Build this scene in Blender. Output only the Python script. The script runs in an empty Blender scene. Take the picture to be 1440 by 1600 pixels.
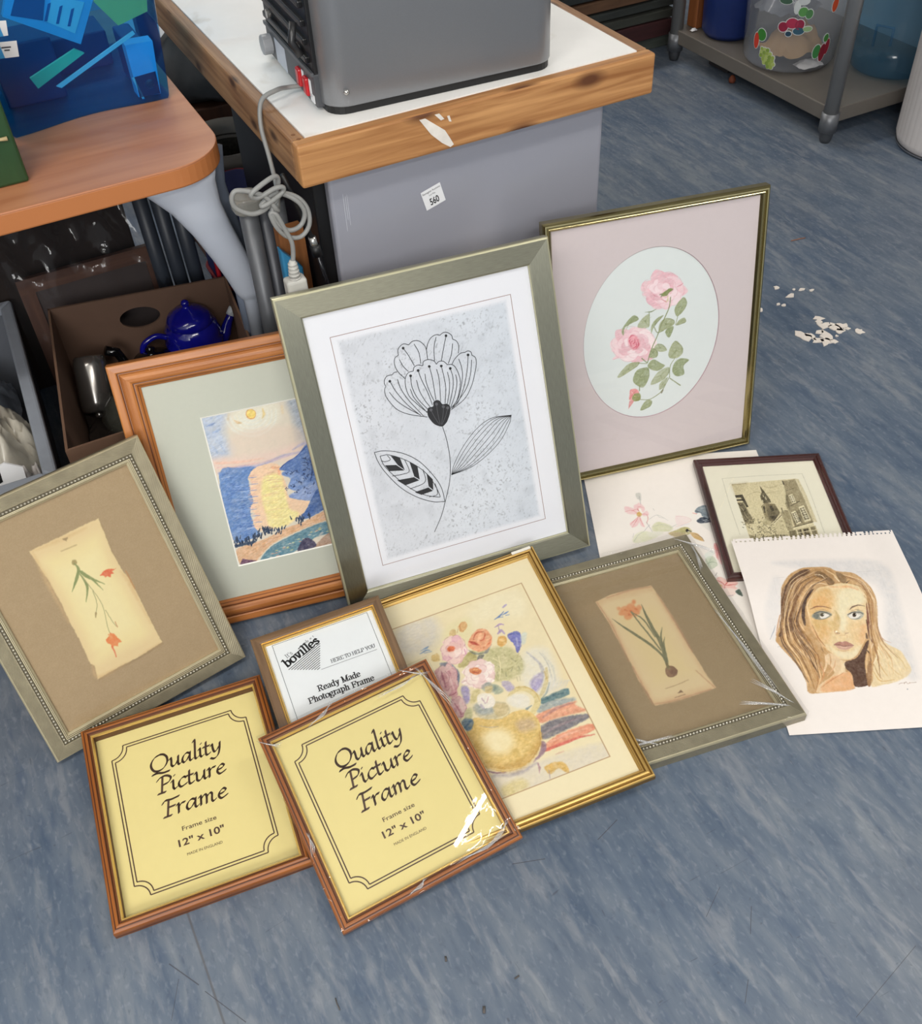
import bpy, bmesh, math, random
import numpy as np
from mathutils import Vector, Matrix
C = bpy.context.scene.collection
PI = math.pi
R = math.radians

# ------------------------------------------------------------------ camera, light, exposure
cd = bpy.data.cameras.new('camera'); cam = bpy.data.objects.new('camera', cd); C.objects.link(cam)
PITCH, ROLL, CAM_Z = 0.786486, -0.058293, 1.39824
fw = Vector((0, math.cos(PITCH), -math.sin(PITCH))); rt = Vector((1, 0, 0)); up = Vector((0, math.sin(PITCH), math.cos(PITCH)))
rt, up = rt*math.cos(ROLL)+up*math.sin(ROLL), up*math.cos(ROLL)-rt*math.sin(ROLL)
cam.matrix_world = Matrix(((rt.x, up.x, -fw.x, 0), (rt.y, up.y, -fw.y, 0), (rt.z, up.z, -fw.z, CAM_Z), (0, 0, 0, 1)))
cd.sensor_fit = 'VERTICAL'; cd.sensor_height = 36; cd.sensor_width = 32.4; cd.lens = 36*1568.26/1600; cd.clip_start = .05
bpy.context.scene.camera = cam
vs = bpy.context.scene.view_settings
vs.view_transform = 'Standard'; vs.look = 'None'; vs.gamma = 1; vs.use_curve_mapping = False; vs.exposure = 0.5
wd = bpy.data.worlds.new('world'); bpy.context.scene.world = wd; wd.use_nodes = True
bg = wd.node_tree.nodes['Background']; bg.inputs[0].default_value = (.90, .95, 1.0, 1); bg.inputs[1].default_value = .35
# the room runs along the bench: u to the right, v into the room, rotated 25.26 degrees from the camera
ANG = R(25.26); UB = Vector((math.cos(ANG), math.sin(ANG), 0)); VB = Vector((-UB.y, UB.x, 0)); NL = Vector((-.20582, 1.41528, 0))
def W(u, v, z=0): return NL+UB*u+VB*v+Vector((0, 0, z))
ROT = Matrix.Rotation(ANG, 4, 'Z')
CEIL = 2.65
def tube_light(name, u, v, power, length=1.5, width=.16, rot=0):
    l = bpy.data.lights.new(name, 'AREA'); l.shape = 'RECTANGLE'; l.size = length; l.size_y = width; l.energy = power; l.color = (1, .965, .90)
    o = bpy.data.objects.new(name, l); C.objects.link(o); p = W(u, v, CEIL-.09); o.location = p; o.rotation_euler = (0, 0, ANG+rot)
LIGHTS = [(-1.55, -1.1, 19), (1.65, -1.0, 13), (-1.5, 2.2, 18), (.9, 2.35, 22), (-.2, -2.5, 22)]
for i, (u, v, p) in enumerate(LIGHTS): tube_light('ceiling_tube_glow', u, v, p)
tube_light('wrap_streak_glow', .12, -.84, 1.2, .24, .016, R(31))  # added strip, sized and turned to lay a streak on the plastic wrap
# the shop window behind the photographer, to the left
wl_ = bpy.data.lights.new('shop_window_daylight', 'AREA'); wl_.shape = 'RECTANGLE'; wl_.size = 1.4; wl_.size_y = 1.0; wl_.energy = 47; wl_.color = (1.0, .99, .97)
wo_ = bpy.data.objects.new('shop_window_daylight', wl_); C.objects.link(wo_); wo_.location = W(-1.72, -3.45, 2.1); wo_.rotation_euler = (R(90), 0, ANG)

# ------------------------------------------------------------------ helpers
def srgb(c): return tuple(((x/255)/12.92 if x <= 10 else ((x/255+.055)/1.055)**2.4) for x in c)
MATS = {}
def _new(name):
    m = bpy.data.materials.new(name); m.use_nodes = True; nt = m.node_tree; b = nt.nodes['Principled BSDF']; MATS[name] = m
    return m, nt, b
def N(nt, t, **kw):
    n = nt.nodes.new(t)
    for k, v in kw.items():
        if k.startswith('i_'):
            k = k[2:]; n.inputs[int(k) if k.isdigit() else k.replace('_', ' ')].default_value = v
        else: setattr(n, k, v)
    return n
def ramp(nt, src, stops, interp='LINEAR'):
    r = nt.nodes.new('ShaderNodeValToRGB'); r.color_ramp.interpolation = interp; e = r.color_ramp.elements
    while len(e) < len(stops): e.new(.5)
    for el, (p, c) in zip(e, stops): el.position = p; el.color = (*c, 1) if len(c) == 3 else c
    nt.links.new(src, r.inputs[0]); return r
def mapped(nt, scale, space='Object', rot=(0, 0, 0)):
    tc = nt.nodes.new('ShaderNodeTexCoord'); mp = N(nt, 'ShaderNodeMapping'); mp.inputs['Scale'].default_value = scale; mp.inputs['Rotation'].default_value = rot
    nt.links.new(tc.outputs[space], mp.inputs[0]); return mp.outputs[0]
def bump(nt, b, src, strength, dist=.002):
    n = N(nt, 'ShaderNodeBump'); n.inputs['Strength'].default_value = strength; n.inputs['Distance'].default_value = dist
    nt.links.new(src, n.inputs['Height']); nt.links.new(n.outputs[0], b.inputs['Normal'])
def plain(name, col, rough=.5, metal=0., var=.06, scale=30., spec=.5, bmp=0., stretch=(1, 1, 1), coat=0., dist=.001, sheen=0.):
    """one colour with a little procedural mottling"""
    m, nt, b = _new(name); c = srgb(col)
    no = N(nt, 'ShaderNodeTexNoise', i_Scale=scale, i_Detail=4.); nt.links.new(mapped(nt, stretch), no.inputs['Vector'])
    r = ramp(nt, no.outputs['Fac'], [(.25, tuple(x*(1-var) for x in c)), (.75, tuple(min(1, x*(1+var)) for x in c))])
    nt.links.new(r.outputs[0], b.inputs['Base Color'])
    b.inputs['Roughness'].default_value = rough; b.inputs['Metallic'].default_value = metal; b.inputs['Specular IOR Level'].default_value = spec
    b.inputs['Coat Weight'].default_value = coat; b.inputs['Coat Roughness'].default_value = .1
    if bmp: bump(nt, b, no.outputs['Fac'], bmp, dist)
    return m
def wood(name, c1, c2, space='UV', scale=(6, 90, 90), rough=.4, coat=.0, dark=None, stripes=(), knots=0):
    """grain runs along the first axis of the coordinates"""
    m, nt, b = _new(name); v = mapped(nt, scale, space)
    n1 = N(nt, 'ShaderNodeTexNoise', i_Scale=1., i_Detail=5., i_Distortion=.6); nt.links.new(v, n1.inputs['Vector'])
    r = ramp(nt, n1.outputs['Fac'], [(.3, srgb(c2)), (.5, tuple((a+b_)/2 for a, b_ in zip(srgb(c1), srgb(c2)))), (.7, srgb(c1))]); out = r.outputs[0]
    if knots:
        v2 = mapped(nt, (knots, knots*2.2, knots*2.2), space); vo = N(nt, 'ShaderNodeTexVoronoi', i_Scale=1., voronoi_dimensions='2D'); nt.links.new(v2, vo.inputs['Vector'])
        k = ramp(nt, vo.outputs['Distance'], [(.05, (1, 1, 1)), (.16, (0, 0, 0))]); mx = N(nt, 'ShaderNodeMix', data_type='RGBA'); mx.inputs[7].default_value = (*srgb(dark or c2), 1)
        nt.links.new(k.outputs[0], mx.inputs[0]); nt.links.new(out, mx.inputs[6]); out = mx.outputs[2]
    if stripes:     # dark lines at fixed distances across a moulding (second UV axis in metres)
        uv = nt.nodes.new('ShaderNodeUVMap'); sx = nt.nodes.new('ShaderNodeSeparateXYZ'); nt.links.new(uv.outputs[0], sx.inputs[0])
        for p, w in stripes:
            a = N(nt, 'ShaderNodeMath', operation='SUBTRACT', i_1=p); nt.links.new(sx.outputs[1], a.inputs[0])
            a2 = N(nt, 'ShaderNodeMath', operation='ABSOLUTE'); nt.links.new(a.outputs[0], a2.inputs[0])
            a3 = N(nt, 'ShaderNodeMapRange', i_1=w*.4, i_2=w, i_3=.85, i_4=0.); nt.links.new(a2.outputs[0], a3.inputs[0])
            mx = N(nt, 'ShaderNodeMix', data_type='RGBA'); mx.inputs[7].default_value = (*srgb(dark or c2), 1)
            nt.links.new(a3.outputs[0], mx.inputs[0]); nt.links.new(out, mx.inputs[6]); out = mx.outputs[2]
    nt.links.new(out, b.inputs['Base Color']); b.inputs['Roughness'].default_value = rough; b.inputs['Coat Weight'].default_value = coat; b.inputs['Coat Roughness'].default_value = .15
    bump(nt, b, n1.outputs['Fac'], .12, .001)
    return m
def clear(name, tint=(1, 1, 1), gloss=.02, body=0., body_col=(200, 200, 200), wrinkle=0., wscale=30., ior=1.45, stretch=(1, 1, 1)):
    """thin see-through sheet: transparent, mirror-like by Fresnel, optionally a little milky"""
    m, nt, b = _new(name); nt.nodes.remove(b); out = nt.nodes['Material Output']
    tr = N(nt, 'ShaderNodeBsdfTransparent'); tr.inputs[0].default_value = (*tint, 1)
    gl = N(nt, 'ShaderNodeBsdfGlossy'); gl.inputs['Roughness'].default_value = gloss
    fr0 = N(nt, 'ShaderNodeFresnel', i_IOR=ior); ge = nt.nodes.new('ShaderNodeNewGeometry'); last = tr
    fr = N(nt, 'ShaderNodeMath', operation='MULTIPLY_ADD', i_2=0.); ib = N(nt, 'ShaderNodeMath', operation='SUBTRACT', i_0=1.); nt.links.new(ge.outputs['Backfacing'], ib.inputs[1])
    nt.links.new(fr0.outputs[0], fr.inputs[0]); nt.links.new(ib.outputs[0], fr.inputs[1])      # a thin sheet mirrors on its outer face only
    if body:
        df = N(nt, 'ShaderNodeBsdfDiffuse'); df.inputs[0].default_value = (*srgb(body_col), 1)
        mb = N(nt, 'ShaderNodeMixShader', i_0=body); nt.links.new(tr.outputs[0], mb.inputs[1]); nt.links.new(df.outputs[0], mb.inputs[2]); last = mb
    if wrinkle:
        no = N(nt, 'ShaderNodeTexNoise', i_Scale=wscale, i_Detail=3., i_Distortion=1.2); nt.links.new(mapped(nt, stretch), no.inputs['Vector'])
        bm = N(nt, 'ShaderNodeBump', i_Strength=wrinkle, i_Distance=.01); nt.links.new(no.outputs['Fac'], bm.inputs['Height']); nt.links.new(bm.outputs[0], gl.inputs['Normal']); nt.links.new(bm.outputs[0], fr0.inputs['Normal'])
    mx = N(nt, 'ShaderNodeMixShader'); nt.links.new(fr.outputs[0], mx.inputs[0]); nt.links.new(last.outputs[0], mx.inputs[1]); nt.links.new(gl.outputs[0], mx.inputs[2]); nt.links.new(mx.outputs[0], out.inputs[0])
    return m
def painted(name, rough=.65):
    m, nt, b = _new(name); a = N(nt, 'ShaderNodeVertexColor', layer_name='paint'); nt.links.new(a.outputs[0], b.inputs['Base Color'])
    b.inputs['Roughness'].default_value = rough; b.inputs['Specular IOR Level'].default_value = .25
    return m

class MB:
    """collects shapes and links them as ONE mesh object"""
    def __init__(s): s.v = []; s.f = []; s.m = []; s.uv = {}; s.sm = []
    def add(s, vs_, fs, m=0, smooth=False, uv=None):
        o = len(s.v); s.v += [tuple(p) for p in vs_]
        for i, f in enumerate(fs):
            if uv: s.uv[len(s.f)] = uv[i]
            s.f.append([o+k for k in f]); s.m.append(m); s.sm.append(smooth)
        return s
    def hexa(s, P, m=0):           # 8 corners: bottom 4, top 4
        L = [(Vector(P[1])-Vector(P[0])).length, (Vector(P[3])-Vector(P[0])).length, (Vector(P[4])-Vector(P[0])).length]
        F = [(3, 2, 1, 0), (4, 5, 6, 7), (0, 1, 5, 4), (2, 3, 7, 6), (1, 2, 6, 5), (3, 0, 4, 7)]
        D = [(0, 1), (0, 1), (0, 2), (0, 2), (1, 2), (1, 2)]; uv = []
        for f, (a, b) in zip(F, D):
            l, w = L[a], L[b]; q = [(0, 0), (l, 0), (l, w), (0, w)]
            if w > l: q = [(y, x) for x, y in q]
            uv.append(q)
        return s.add(P, F, m, False, uv)
    def box(s, u0, u1, v0, v1, z0, z1, m=0):     # box in room coordinates
        return s.hexa([W(u0, v0, z0), W(u1, v0, z0), W(u1, v1, z0), W(u0, v1, z0), W(u0, v0, z1), W(u1, v0, z1), W(u1, v1, z1), W(u0, v1, z1)], m)
    def lbox(s, x0, x1, y0, y1, z0, z1, m=0):    # box in plain coordinates
        return s.hexa([(x0, y0, z0), (x1, y0, z0), (x1, y1, z0), (x0, y1, z0), (x0, y0, z1), (x1, y0, z1), (x1, y1, z1), (x0, y1, z1)], m)
    def tube(s, P, r, n=10, m=0, cap=True, flat=1., upv=None):
        P = [Vector(p) for p in P]; r = [r]*len(P) if not hasattr(r, '__len__') else r; vs_ = []; fs = []; prev = None
        for i, p in enumerate(P):
            t = (P[min(i+1, len(P)-1)]-P[max(i-1, 0)]).normalized()
            a = prev or (upv or (Vector((0, 0, 1)) if abs(t.z) < .9 else Vector((1, 0, 0)))); a = (a-t*a.dot(t)).normalized(); prev = a; b = t.cross(a)
            for k in range(n):
                an = 2*PI*k/n; vs_.append(p+a*math.cos(an)*r[i]*flat+b*math.sin(an)*r[i])
        for i in range(len(P)-1):
            for k in range(n): fs.append((i*n+k, i*n+(k+1) % n, (i+1)*n+(k+1) % n, (i+1)*n+k))
        if cap: fs += [tuple(range(n-1, -1, -1)), tuple((len(P)-1)*n+k for k in range(n))]
        return s.add(vs_, fs, m, True)
    def lathe(s, prof, M=Matrix(), n=32, m=0, cap0=False, cap1=False, sx=1., wob=None):
        vs_ = []; fs = []
        for i, (r, z) in enumerate(prof):
            for k in range(n):
                a = 2*PI*k/n; q = r*(1+(wob(i, k) if wob else 0)); vs_.append(M @ Vector((q*math.cos(a)*sx, q*math.sin(a), z)))
        for i in range(len(prof)-1):
            for k in range(n): fs.append((i*n+k, i*n+(k+1) % n, (i+1)*n+(k+1) % n, (i+1)*n+k))
        if cap0: fs.append(tuple(range(n-1, -1, -1)))
        if cap1: fs.append(tuple((len(prof)-1)*n+k for k in range(n)))
        return s.add(vs_, fs, m, True)
    def prism(s, P, z0, z1, m=0, f=None):        # outline extruded upward; f maps (a, b, z) to space
        f = f or (lambda a, b, z: W(a, b, z)); n = len(P)
        vs_ = [f(a, b, z0) for a, b in P]+[f(a, b, z1) for a, b in P]
        fs = [tuple(range(n-1, -1, -1)), tuple(range(n, 2*n))]+[(i, (i+1) % n, n+(i+1) % n, n+i) for i in range(n)]
        uv = [[P[k] for k in range(n-1, -1, -1)], list(P)]+[[(i*.02, 0), (i*.02+.02, 0), (i*.02+.02, z1-z0), (i*.02, z1-z0)] for i in range(n)]
        return s.add(vs_, fs, m, False, uv)
    def grid(s, fn, nu, nv, m=0, smooth=True):
        vs_ = [fn(i/nu, j/nv) for j in range(nv+1) for i in range(nu+1)]
        fs = [(j*(nu+1)+i, j*(nu+1)+i+1, (j+1)*(nu+1)+i+1, (j+1)*(nu+1)+i) for j in range(nv) for i in range(nu)]
        return s.add(vs_, fs, m, smooth)
    def build(s, name, mats, parent=None, local=False, bevel=0., seg=2):
        me = bpy.data.meshes.new(name); V = [Vector(p) for p in s.v]; o = bpy.data.objects.new(name, me)
        if parent is not None:
            o.parent = parent
            if not local: inv = WM[parent.name].inverted(); V = [inv @ p for p in V]
            WM[o.name] = WM[parent.name]
        else:
            if not local:
                lo = Vector((min(p.x for p in V)+max(p.x for p in V), min(p.y for p in V)+max(p.y for p in V), 2*min(p.z for p in V)))/2
                V = [p-lo for p in V]; o.location = lo; WM[o.name] = Matrix.Translation(lo)
        me.from_pydata(V, [], s.f)
        for mm in (mats if isinstance(mats, (list, tuple)) else [mats]): me.materials.append(mm)
        me.polygons.foreach_set('material_index', s.m); me.polygons.foreach_set('use_smooth', s.sm)
        if s.uv:
            ul = me.uv_layers.new(name='uv').data
            for p in me.polygons:
                q = s.uv.get(p.index)
                if q:
                    for li, c in zip(p.loop_indices, q): ul[li].uv = c
        me.update(); C.objects.link(o)
        if bevel:
            b = o.modifiers.new('bevel', 'BEVEL'); b.width = bevel; b.segments = seg; b.limit_method = 'ANGLE'; b.angle_limit = R(40)
        return o
WM = {}
def tag(o, label, cat, group=None, kind=None):
    o['label'] = label; o['category'] = cat
    if group: o['group'] = group
    if kind: o['kind'] = kind
    return o
def thing(name, M, label, cat, group=None):
    o = bpy.data.objects.new(name, None); C.objects.link(o); o.empty_display_size = .05
    if not isinstance(M, Matrix): M = Matrix.Translation(M)
    o.matrix_world = M; WM[o.name] = M
    return tag(o, label, cat, group)
def struct(o): o['kind'] = 'structure'; return o

# ---- painter
def smooth(P, closed=False, n=5):
    P = np.asarray(P, float)
    if len(P) < 3: return P
    if closed: Q = np.vstack([P[-1], P, P[0], P[1]])
    else: Q = np.vstack([2*P[0]-P[1], P, 2*P[-1]-P[-2]])
    t = (np.arange(n)/n)[:, None]; out = []
    for i in range(1, len(Q)-2):
        a, b, c, d = Q[i-1], Q[i], Q[i+1], Q[i+2]
        out.append(.5*((2*b)+(c-a)*t+(2*a-5*b+4*c-d)*t**2+(3*b-a-3*c+d)*t**3))
    out = np.vstack(out)
    return out if closed else np.vstack([out, P[-1]])

def value_noise(X, Y, cell, seed):
    r = np.random.RandomState(seed); T = r.rand(64, 64)
    x = X/cell; y = Y/cell; xi = np.floor(x).astype(int); yi = np.floor(y).astype(int)
    fx = x-xi; fy = y-yi; fx = fx*fx*(3-2*fx); fy = fy*fy*(3-2*fy)
    g = lambda i, j: T[i % 64, j % 64]
    return (g(xi, yi)*(1-fx)+g(xi+1, yi)*fx)*(1-fy)+(g(xi, yi+1)*(1-fx)+g(xi+1, yi+1)*fx)*fy

class Canvas:
    """a picture surface painted in millimetres, one colour per grid vertex"""
    def __init__(s, x0, y0, x1, y1, res, base, seed=1, wob=0., mott=0.02):
        s.nx = int(round((x1-x0)/res))+1; s.ny = int(round((y1-y0)/res))+1
        s.x = np.linspace(x0, x1, s.nx); s.y = np.linspace(y0, y1, s.ny)
        s.X, s.Y = np.meshgrid(s.x, s.y)
        s.n1 = value_noise(s.X, s.Y, 9., seed)*.5+value_noise(s.X, s.Y, 3.3, seed+1)*.3+value_noise(s.X, s.Y, 1.4, seed+2)*.2
        s.wx = (value_noise(s.X, s.Y, 4., seed+3)-.5)*2*wob+(value_noise(s.X, s.Y, 1.6, seed+5)-.5)*wob
        s.wy = (value_noise(s.X, s.Y, 4., seed+4)-.5)*2*wob+(value_noise(s.X, s.Y, 1.6, seed+6)-.5)*wob
        s.base = np.array(base)/255.; s.C = np.empty((s.ny, s.nx, 3)); s.C[:] = s.base
        s.C += ((s.n1-.5)*mott)[..., None]
    def box(s, P, m):
        a = np.searchsorted(s.x, P[:, 0].min()-m); b = np.searchsorted(s.x, P[:, 0].max()+m)
        c = np.searchsorted(s.y, P[:, 1].min()-m); d = np.searchsorted(s.y, P[:, 1].max()+m)
        return slice(c, d), slice(a, b)
    def put(s, sl, m, col, alpha, tex):
        if tex: m = m*np.clip(1-tex+tex*2*s.n1[sl], 0, 1.2)
        m = np.clip(m*alpha, 0, 1)[..., None]
        s.C[sl] = s.C[sl]*(1-m)+m*np.array(col)/255.
    def fill(s, P, col, alpha=1., soft=.6, tex=0., curve=True):
        P = np.asarray(P, float)
        if curve: P = smooth(P, True, 4)
        sl = s.box(P, soft*.6+3); X = s.X[sl]+s.wx[sl]; Y = s.Y[sl]+s.wy[sl]
        if X.size == 0: return
        ins = np.zeros(X.shape, bool); d = np.full(X.shape, 1e9)
        for (ax, ay), (bx, by) in zip(P, np.roll(P, -1, 0)):
            if ay != by:
                c = ((ay > Y) != (by > Y)) & (X < (bx-ax)*(Y-ay)/(by-ay)+ax); ins ^= c
            ex, ey = bx-ax, by-ay; L = ex*ex+ey*ey
            if L < 1e-12: continue
            t = np.clip(((X-ax)*ex+(Y-ay)*ey)/L, 0, 1)
            d = np.minimum(d, (X-ax-t*ex)**2+(Y-ay-t*ey)**2)
        sd = np.where(ins, -1, 1)*np.sqrt(d)
        s.put(sl, np.clip(.5-sd/soft, 0, 1), col, alpha, tex)
    def stroke(s, P, w, col, alpha=1., soft=.6, tex=0.):
        P = np.asarray(P, float); w = list(np.atleast_1d(w))
        if len(P) == 1: P = np.vstack([P, P+.01])
        P = smooth(P, False, 5); r = np.interp(np.linspace(0, 1, len(P)), np.linspace(0, 1, len(w)), w)/2 if len(w) > 1 else np.full(len(P), w[0]/2)
        sl = s.box(P, max(r)+soft+2); X = s.X[sl]+s.wx[sl]*.6; Y = s.Y[sl]+s.wy[sl]*.6
        if X.size == 0: return
        sd = np.full(X.shape, 1e9)
        for i in range(len(P)-1):
            ax, ay = P[i]; ex, ey = P[i+1]-P[i]; L = max(ex*ex+ey*ey, 1e-12)
            t = np.clip(((X-ax)*ex+(Y-ay)*ey)/L, 0, 1)
            sd = np.minimum(sd, np.hypot(X-ax-t*ex, Y-ay-t*ey)-(r[i]+(r[i+1]-r[i])*t))
        s.put(sl, np.clip(.5-sd/soft, 0, 1), col, alpha, tex)
    def brush(s, amt, sx, sy, seed, tilt=0.):
        """uneven pigment: light and dark streaks along the brush"""
        X = s.X*math.cos(tilt)+s.Y*math.sin(tilt); Y = s.Y*math.cos(tilt)-s.X*math.sin(tilt)
        n = value_noise(X/sx, Y/sy, 1., seed)*.6+value_noise(X/sx*2.3, Y/sy*2.3, 1., seed+1)*.4
        k = np.clip(np.abs(s.C-s.base).sum(-1)*3, 0, 1) if s.base is not None else 1.
        s.C += ((n-.5)*amt*2*k)[..., None]
    def granulate(s, amt, paper, only=0):
        """thin washes that let the paper show through in patches"""
        p = np.array(paper)/255; n = value_noise(s.X, s.Y, 5., 91)*.5+value_noise(s.X, s.Y, 2., 92)*.5
        k = np.clip(.35+(n-.5)*1.6, 0, 1)*amt*np.clip((np.abs(s.C-s.base).sum(-1)-.03)*4, 0, 1)
        s.C = s.C*(1-k[..., None])+p*k[..., None]
    def paint(s, ops):
        for k, col, alpha, soft, tex, w, pts in ops:
            col = ((col >> 16) & 255, (col >> 8) & 255, col & 255); P = np.array(pts, float).reshape(-1, 2)/10
            if k == 'S': s.stroke(P, w, col, alpha, soft, tex)
            else: s.fill(P, col, alpha, soft, tex, k == 'B')

def parse(rows):
    """rows of numbers: kind, r, g, b, alpha, softness, mottling, widths, then for each shape a start point and steps in 0.2 mm"""
    ops = []
    for k, r, g, b, al, so, tx, w, *shapes in rows:
        for d in shapes: ops.append(('PBS'[k], (r << 16) | (g << 8) | b, al, so, tx, list(w) or None, np.cumsum(np.array(d, float).reshape(-1, 2), 0)*2))
    return ops
def lin(a): return np.where(a <= .04045, a/12.92, ((np.clip(a, 0, 1)+.055)/1.055)**2.4)
def canvas_mesh(name, cv, mat, parent, zf, crop=None):
    """turns a canvas into a mesh with one painted colour per vertex; zf gives the height (or x, y, z)"""
    X, Y = cv.X/1000, cv.Y/1000; z = zf(X, Y) if callable(zf) else zf
    P = np.stack(z if isinstance(z, tuple) else [X, Y, np.full_like(X, z) if np.isscalar(z) else z], -1).reshape(-1, 3)
    ny, nx = X.shape; i = np.arange(ny*nx).reshape(ny, nx); F = np.stack([i[:-1, :-1], i[:-1, 1:], i[1:, 1:], i[1:, :-1]], -1).reshape(-1, 4)
    if crop is not None:
        keep = crop((cv.X[:-1, :-1]+cv.X[1:, 1:])/2, (cv.Y[:-1, :-1]+cv.Y[1:, 1:])/2).ravel(); F = F[keep]
    me = bpy.data.meshes.new(name); me.vertices.add(len(P)); me.vertices.foreach_set('co', P.ravel().astype(np.float32))
    me.loops.add(F.size); me.loops.foreach_set('vertex_index', F.ravel().astype(np.int32)); me.polygons.add(len(F))
    me.polygons.foreach_set('loop_start', np.arange(0, F.size, 4, dtype=np.int32))
    me.update(calc_edges=True); me.validate()
    ca = me.color_attributes.new('paint', 'FLOAT_COLOR', 'POINT'); rgba = np.ones((ny*nx, 4), np.float32); rgba[:, :3] = lin(np.clip(cv.C, 0, 1)).reshape(-1, 3)
    ca.data.foreach_set('color', rgba.ravel()); me.materials.append(mat)
    o = bpy.data.objects.new(name, me); C.objects.link(o)
    if parent is not None: o.parent = parent; WM[o.name] = WM[parent.name]
    return o

# flat ink shapes -------------------------------------------------
def ink_ribbon(mb, P, w, z, m=0):
    P = smooth(P, False, 5); n = len(P); L = []; Rr = []; w = np.interp(np.linspace(0, 1, n), np.linspace(0, 1, len(np.atleast_1d(w))), np.atleast_1d(w))
    for i in range(n):
        t = P[min(i+1, n-1)]-P[max(i-1, 0)]; t = t/(np.hypot(*t)+1e-9); nn = np.array([-t[1], t[0]])*w[i]/2
        L.append((P[i, 0]+nn[0], P[i, 1]+nn[1], z)); Rr.append((P[i, 0]-nn[0], P[i, 1]-nn[1], z))
    mb.add(L+Rr, [(i, n+i, n+i+1, i+1) for i in range(n-1)], m)
def ink_poly(mb, P, z, m=0): mb.add([(x, y, z) for x, y in P], [tuple(range(len(P)))], m)
def nib(mb, P, w, ang, z, thick=.25, m=0, curve=True):
    """broad-pen stroke: a slanted nib swept along the path, fatter where it runs across the nib"""
    P = smooth(P, False, 6) if curve and len(P) > 2 else np.asarray(P, float); a = np.array([math.cos(ang), math.sin(ang)])*w/2; b = np.array([-math.sin(ang), math.cos(ang)])*w*thick/2
    cs = [a+b, -a+b, -a-b, a-b]
    for i in range(len(P)-1):
        p, q = P[i], P[i+1]; pts = np.array([p+c for c in cs]+[q+c for c in cs]); 
        c = pts.mean(0); h = hull(pts); mb.add([(x, y, z) for x, y in h], [tuple(range(len(h)))], m)
def hull(pts):
    P = sorted(map(tuple, pts)); cr = lambda o, a, b: (a[0]-o[0])*(b[1]-o[1])-(a[1]-o[1])*(b[0]-o[0]); lo = []; hi = []
    for p in P:
        while len(lo) > 1 and cr(lo[-2], lo[-1], p) <= 0: lo.pop()
        lo.append(p)
    for p in reversed(P):
        while len(hi) > 1 and cr(hi[-2], hi[-1], p) <= 0: hi.pop()
        hi.append(p)
    return lo[:-1]+hi[:-1]
S = lambda t: [tuple(float(v) for v in p.split(',')) for p in t.split()]
CHAN = {k: (w, [S(x) for x in t.split('|')]) for k, w, t in [
 ('Q', 1.85, '.95,1.78 .45,1.6 .12,1.1 .12,.6 .4,.12 .85,0 1.3,.2 1.6,.7 1.58,1.25 1.3,1.65 .95,1.78|.8,.02 .45,-.2 .2,-.28|.2,-.28 .7,-.22 1.2,-.36 1.8,-.34'),
 ('u', 1.12, '-.05,.85 .1,1 .15,.6 .15,.2 .3,0 .55,.15 .76,.55|.8,1 .78,.2 .9,0 1.08,.14'),
 ('a', 1.12, '.78,.85 .5,1 .2,.78 .06,.35 .2,.02 .48,.2 .76,.7|.8,1 .76,.2 .88,0 1.06,.14'),
 ('l', .52, '-.02,1.95 .16,2.15 .16,1.2 .15,.2 .27,0 .46,.14'),
 ('i', .52, '-.05,.85 .1,1 .12,.6 .13,.2 .25,0 .44,.14|.2,1.48 .25,1.5'),
 ('t', .66, '.17,1.5 .14,.25 .28,0 .56,.14|-.12,.96 .5,.98'),
 ('y', 1.12, '-.05,.85 .1,1 .15,.5 .28,.1 .52,.2 .76,.6|.84,1 .78,.2 .6,-.4 .25,-.66 -.1,-.5'),
 ('P', 1.2, '.42,1.72 .34,.02|.02,0 .66,.02|-.05,1.42 .2,1.7 .7,1.78 1.12,1.45 .95,1.0 .45,.84'),
 ('c', .82, '.72,.85 .5,1 .18,.75 .08,.35 .28,0 .78,.22'),
 ('r', .72, '-.05,.85 .1,1 .12,.5 .12,0|.13,.6 .34,.92 .64,.96'),
 ('e', .86, '.12,.48 .5,.58 .68,.82 .46,1 .16,.72 .08,.32 .3,0 .8,.22'),
 ('F', 1.15, '.46,1.72 .36,.02|.05,0 .68,.02|-.05,1.45 .18,1.74 .7,1.7 1.32,1.8|.4,.92 .98,.96'),
 ('m', 1.52, '-.05,.85 .1,1 .12,.5 .12,0|.13,.6 .38,.97 .58,.86 .58,0|.59,.6 .84,.97 1.04,.86 1.02,.2 1.15,0 1.36,.14')]}
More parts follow.
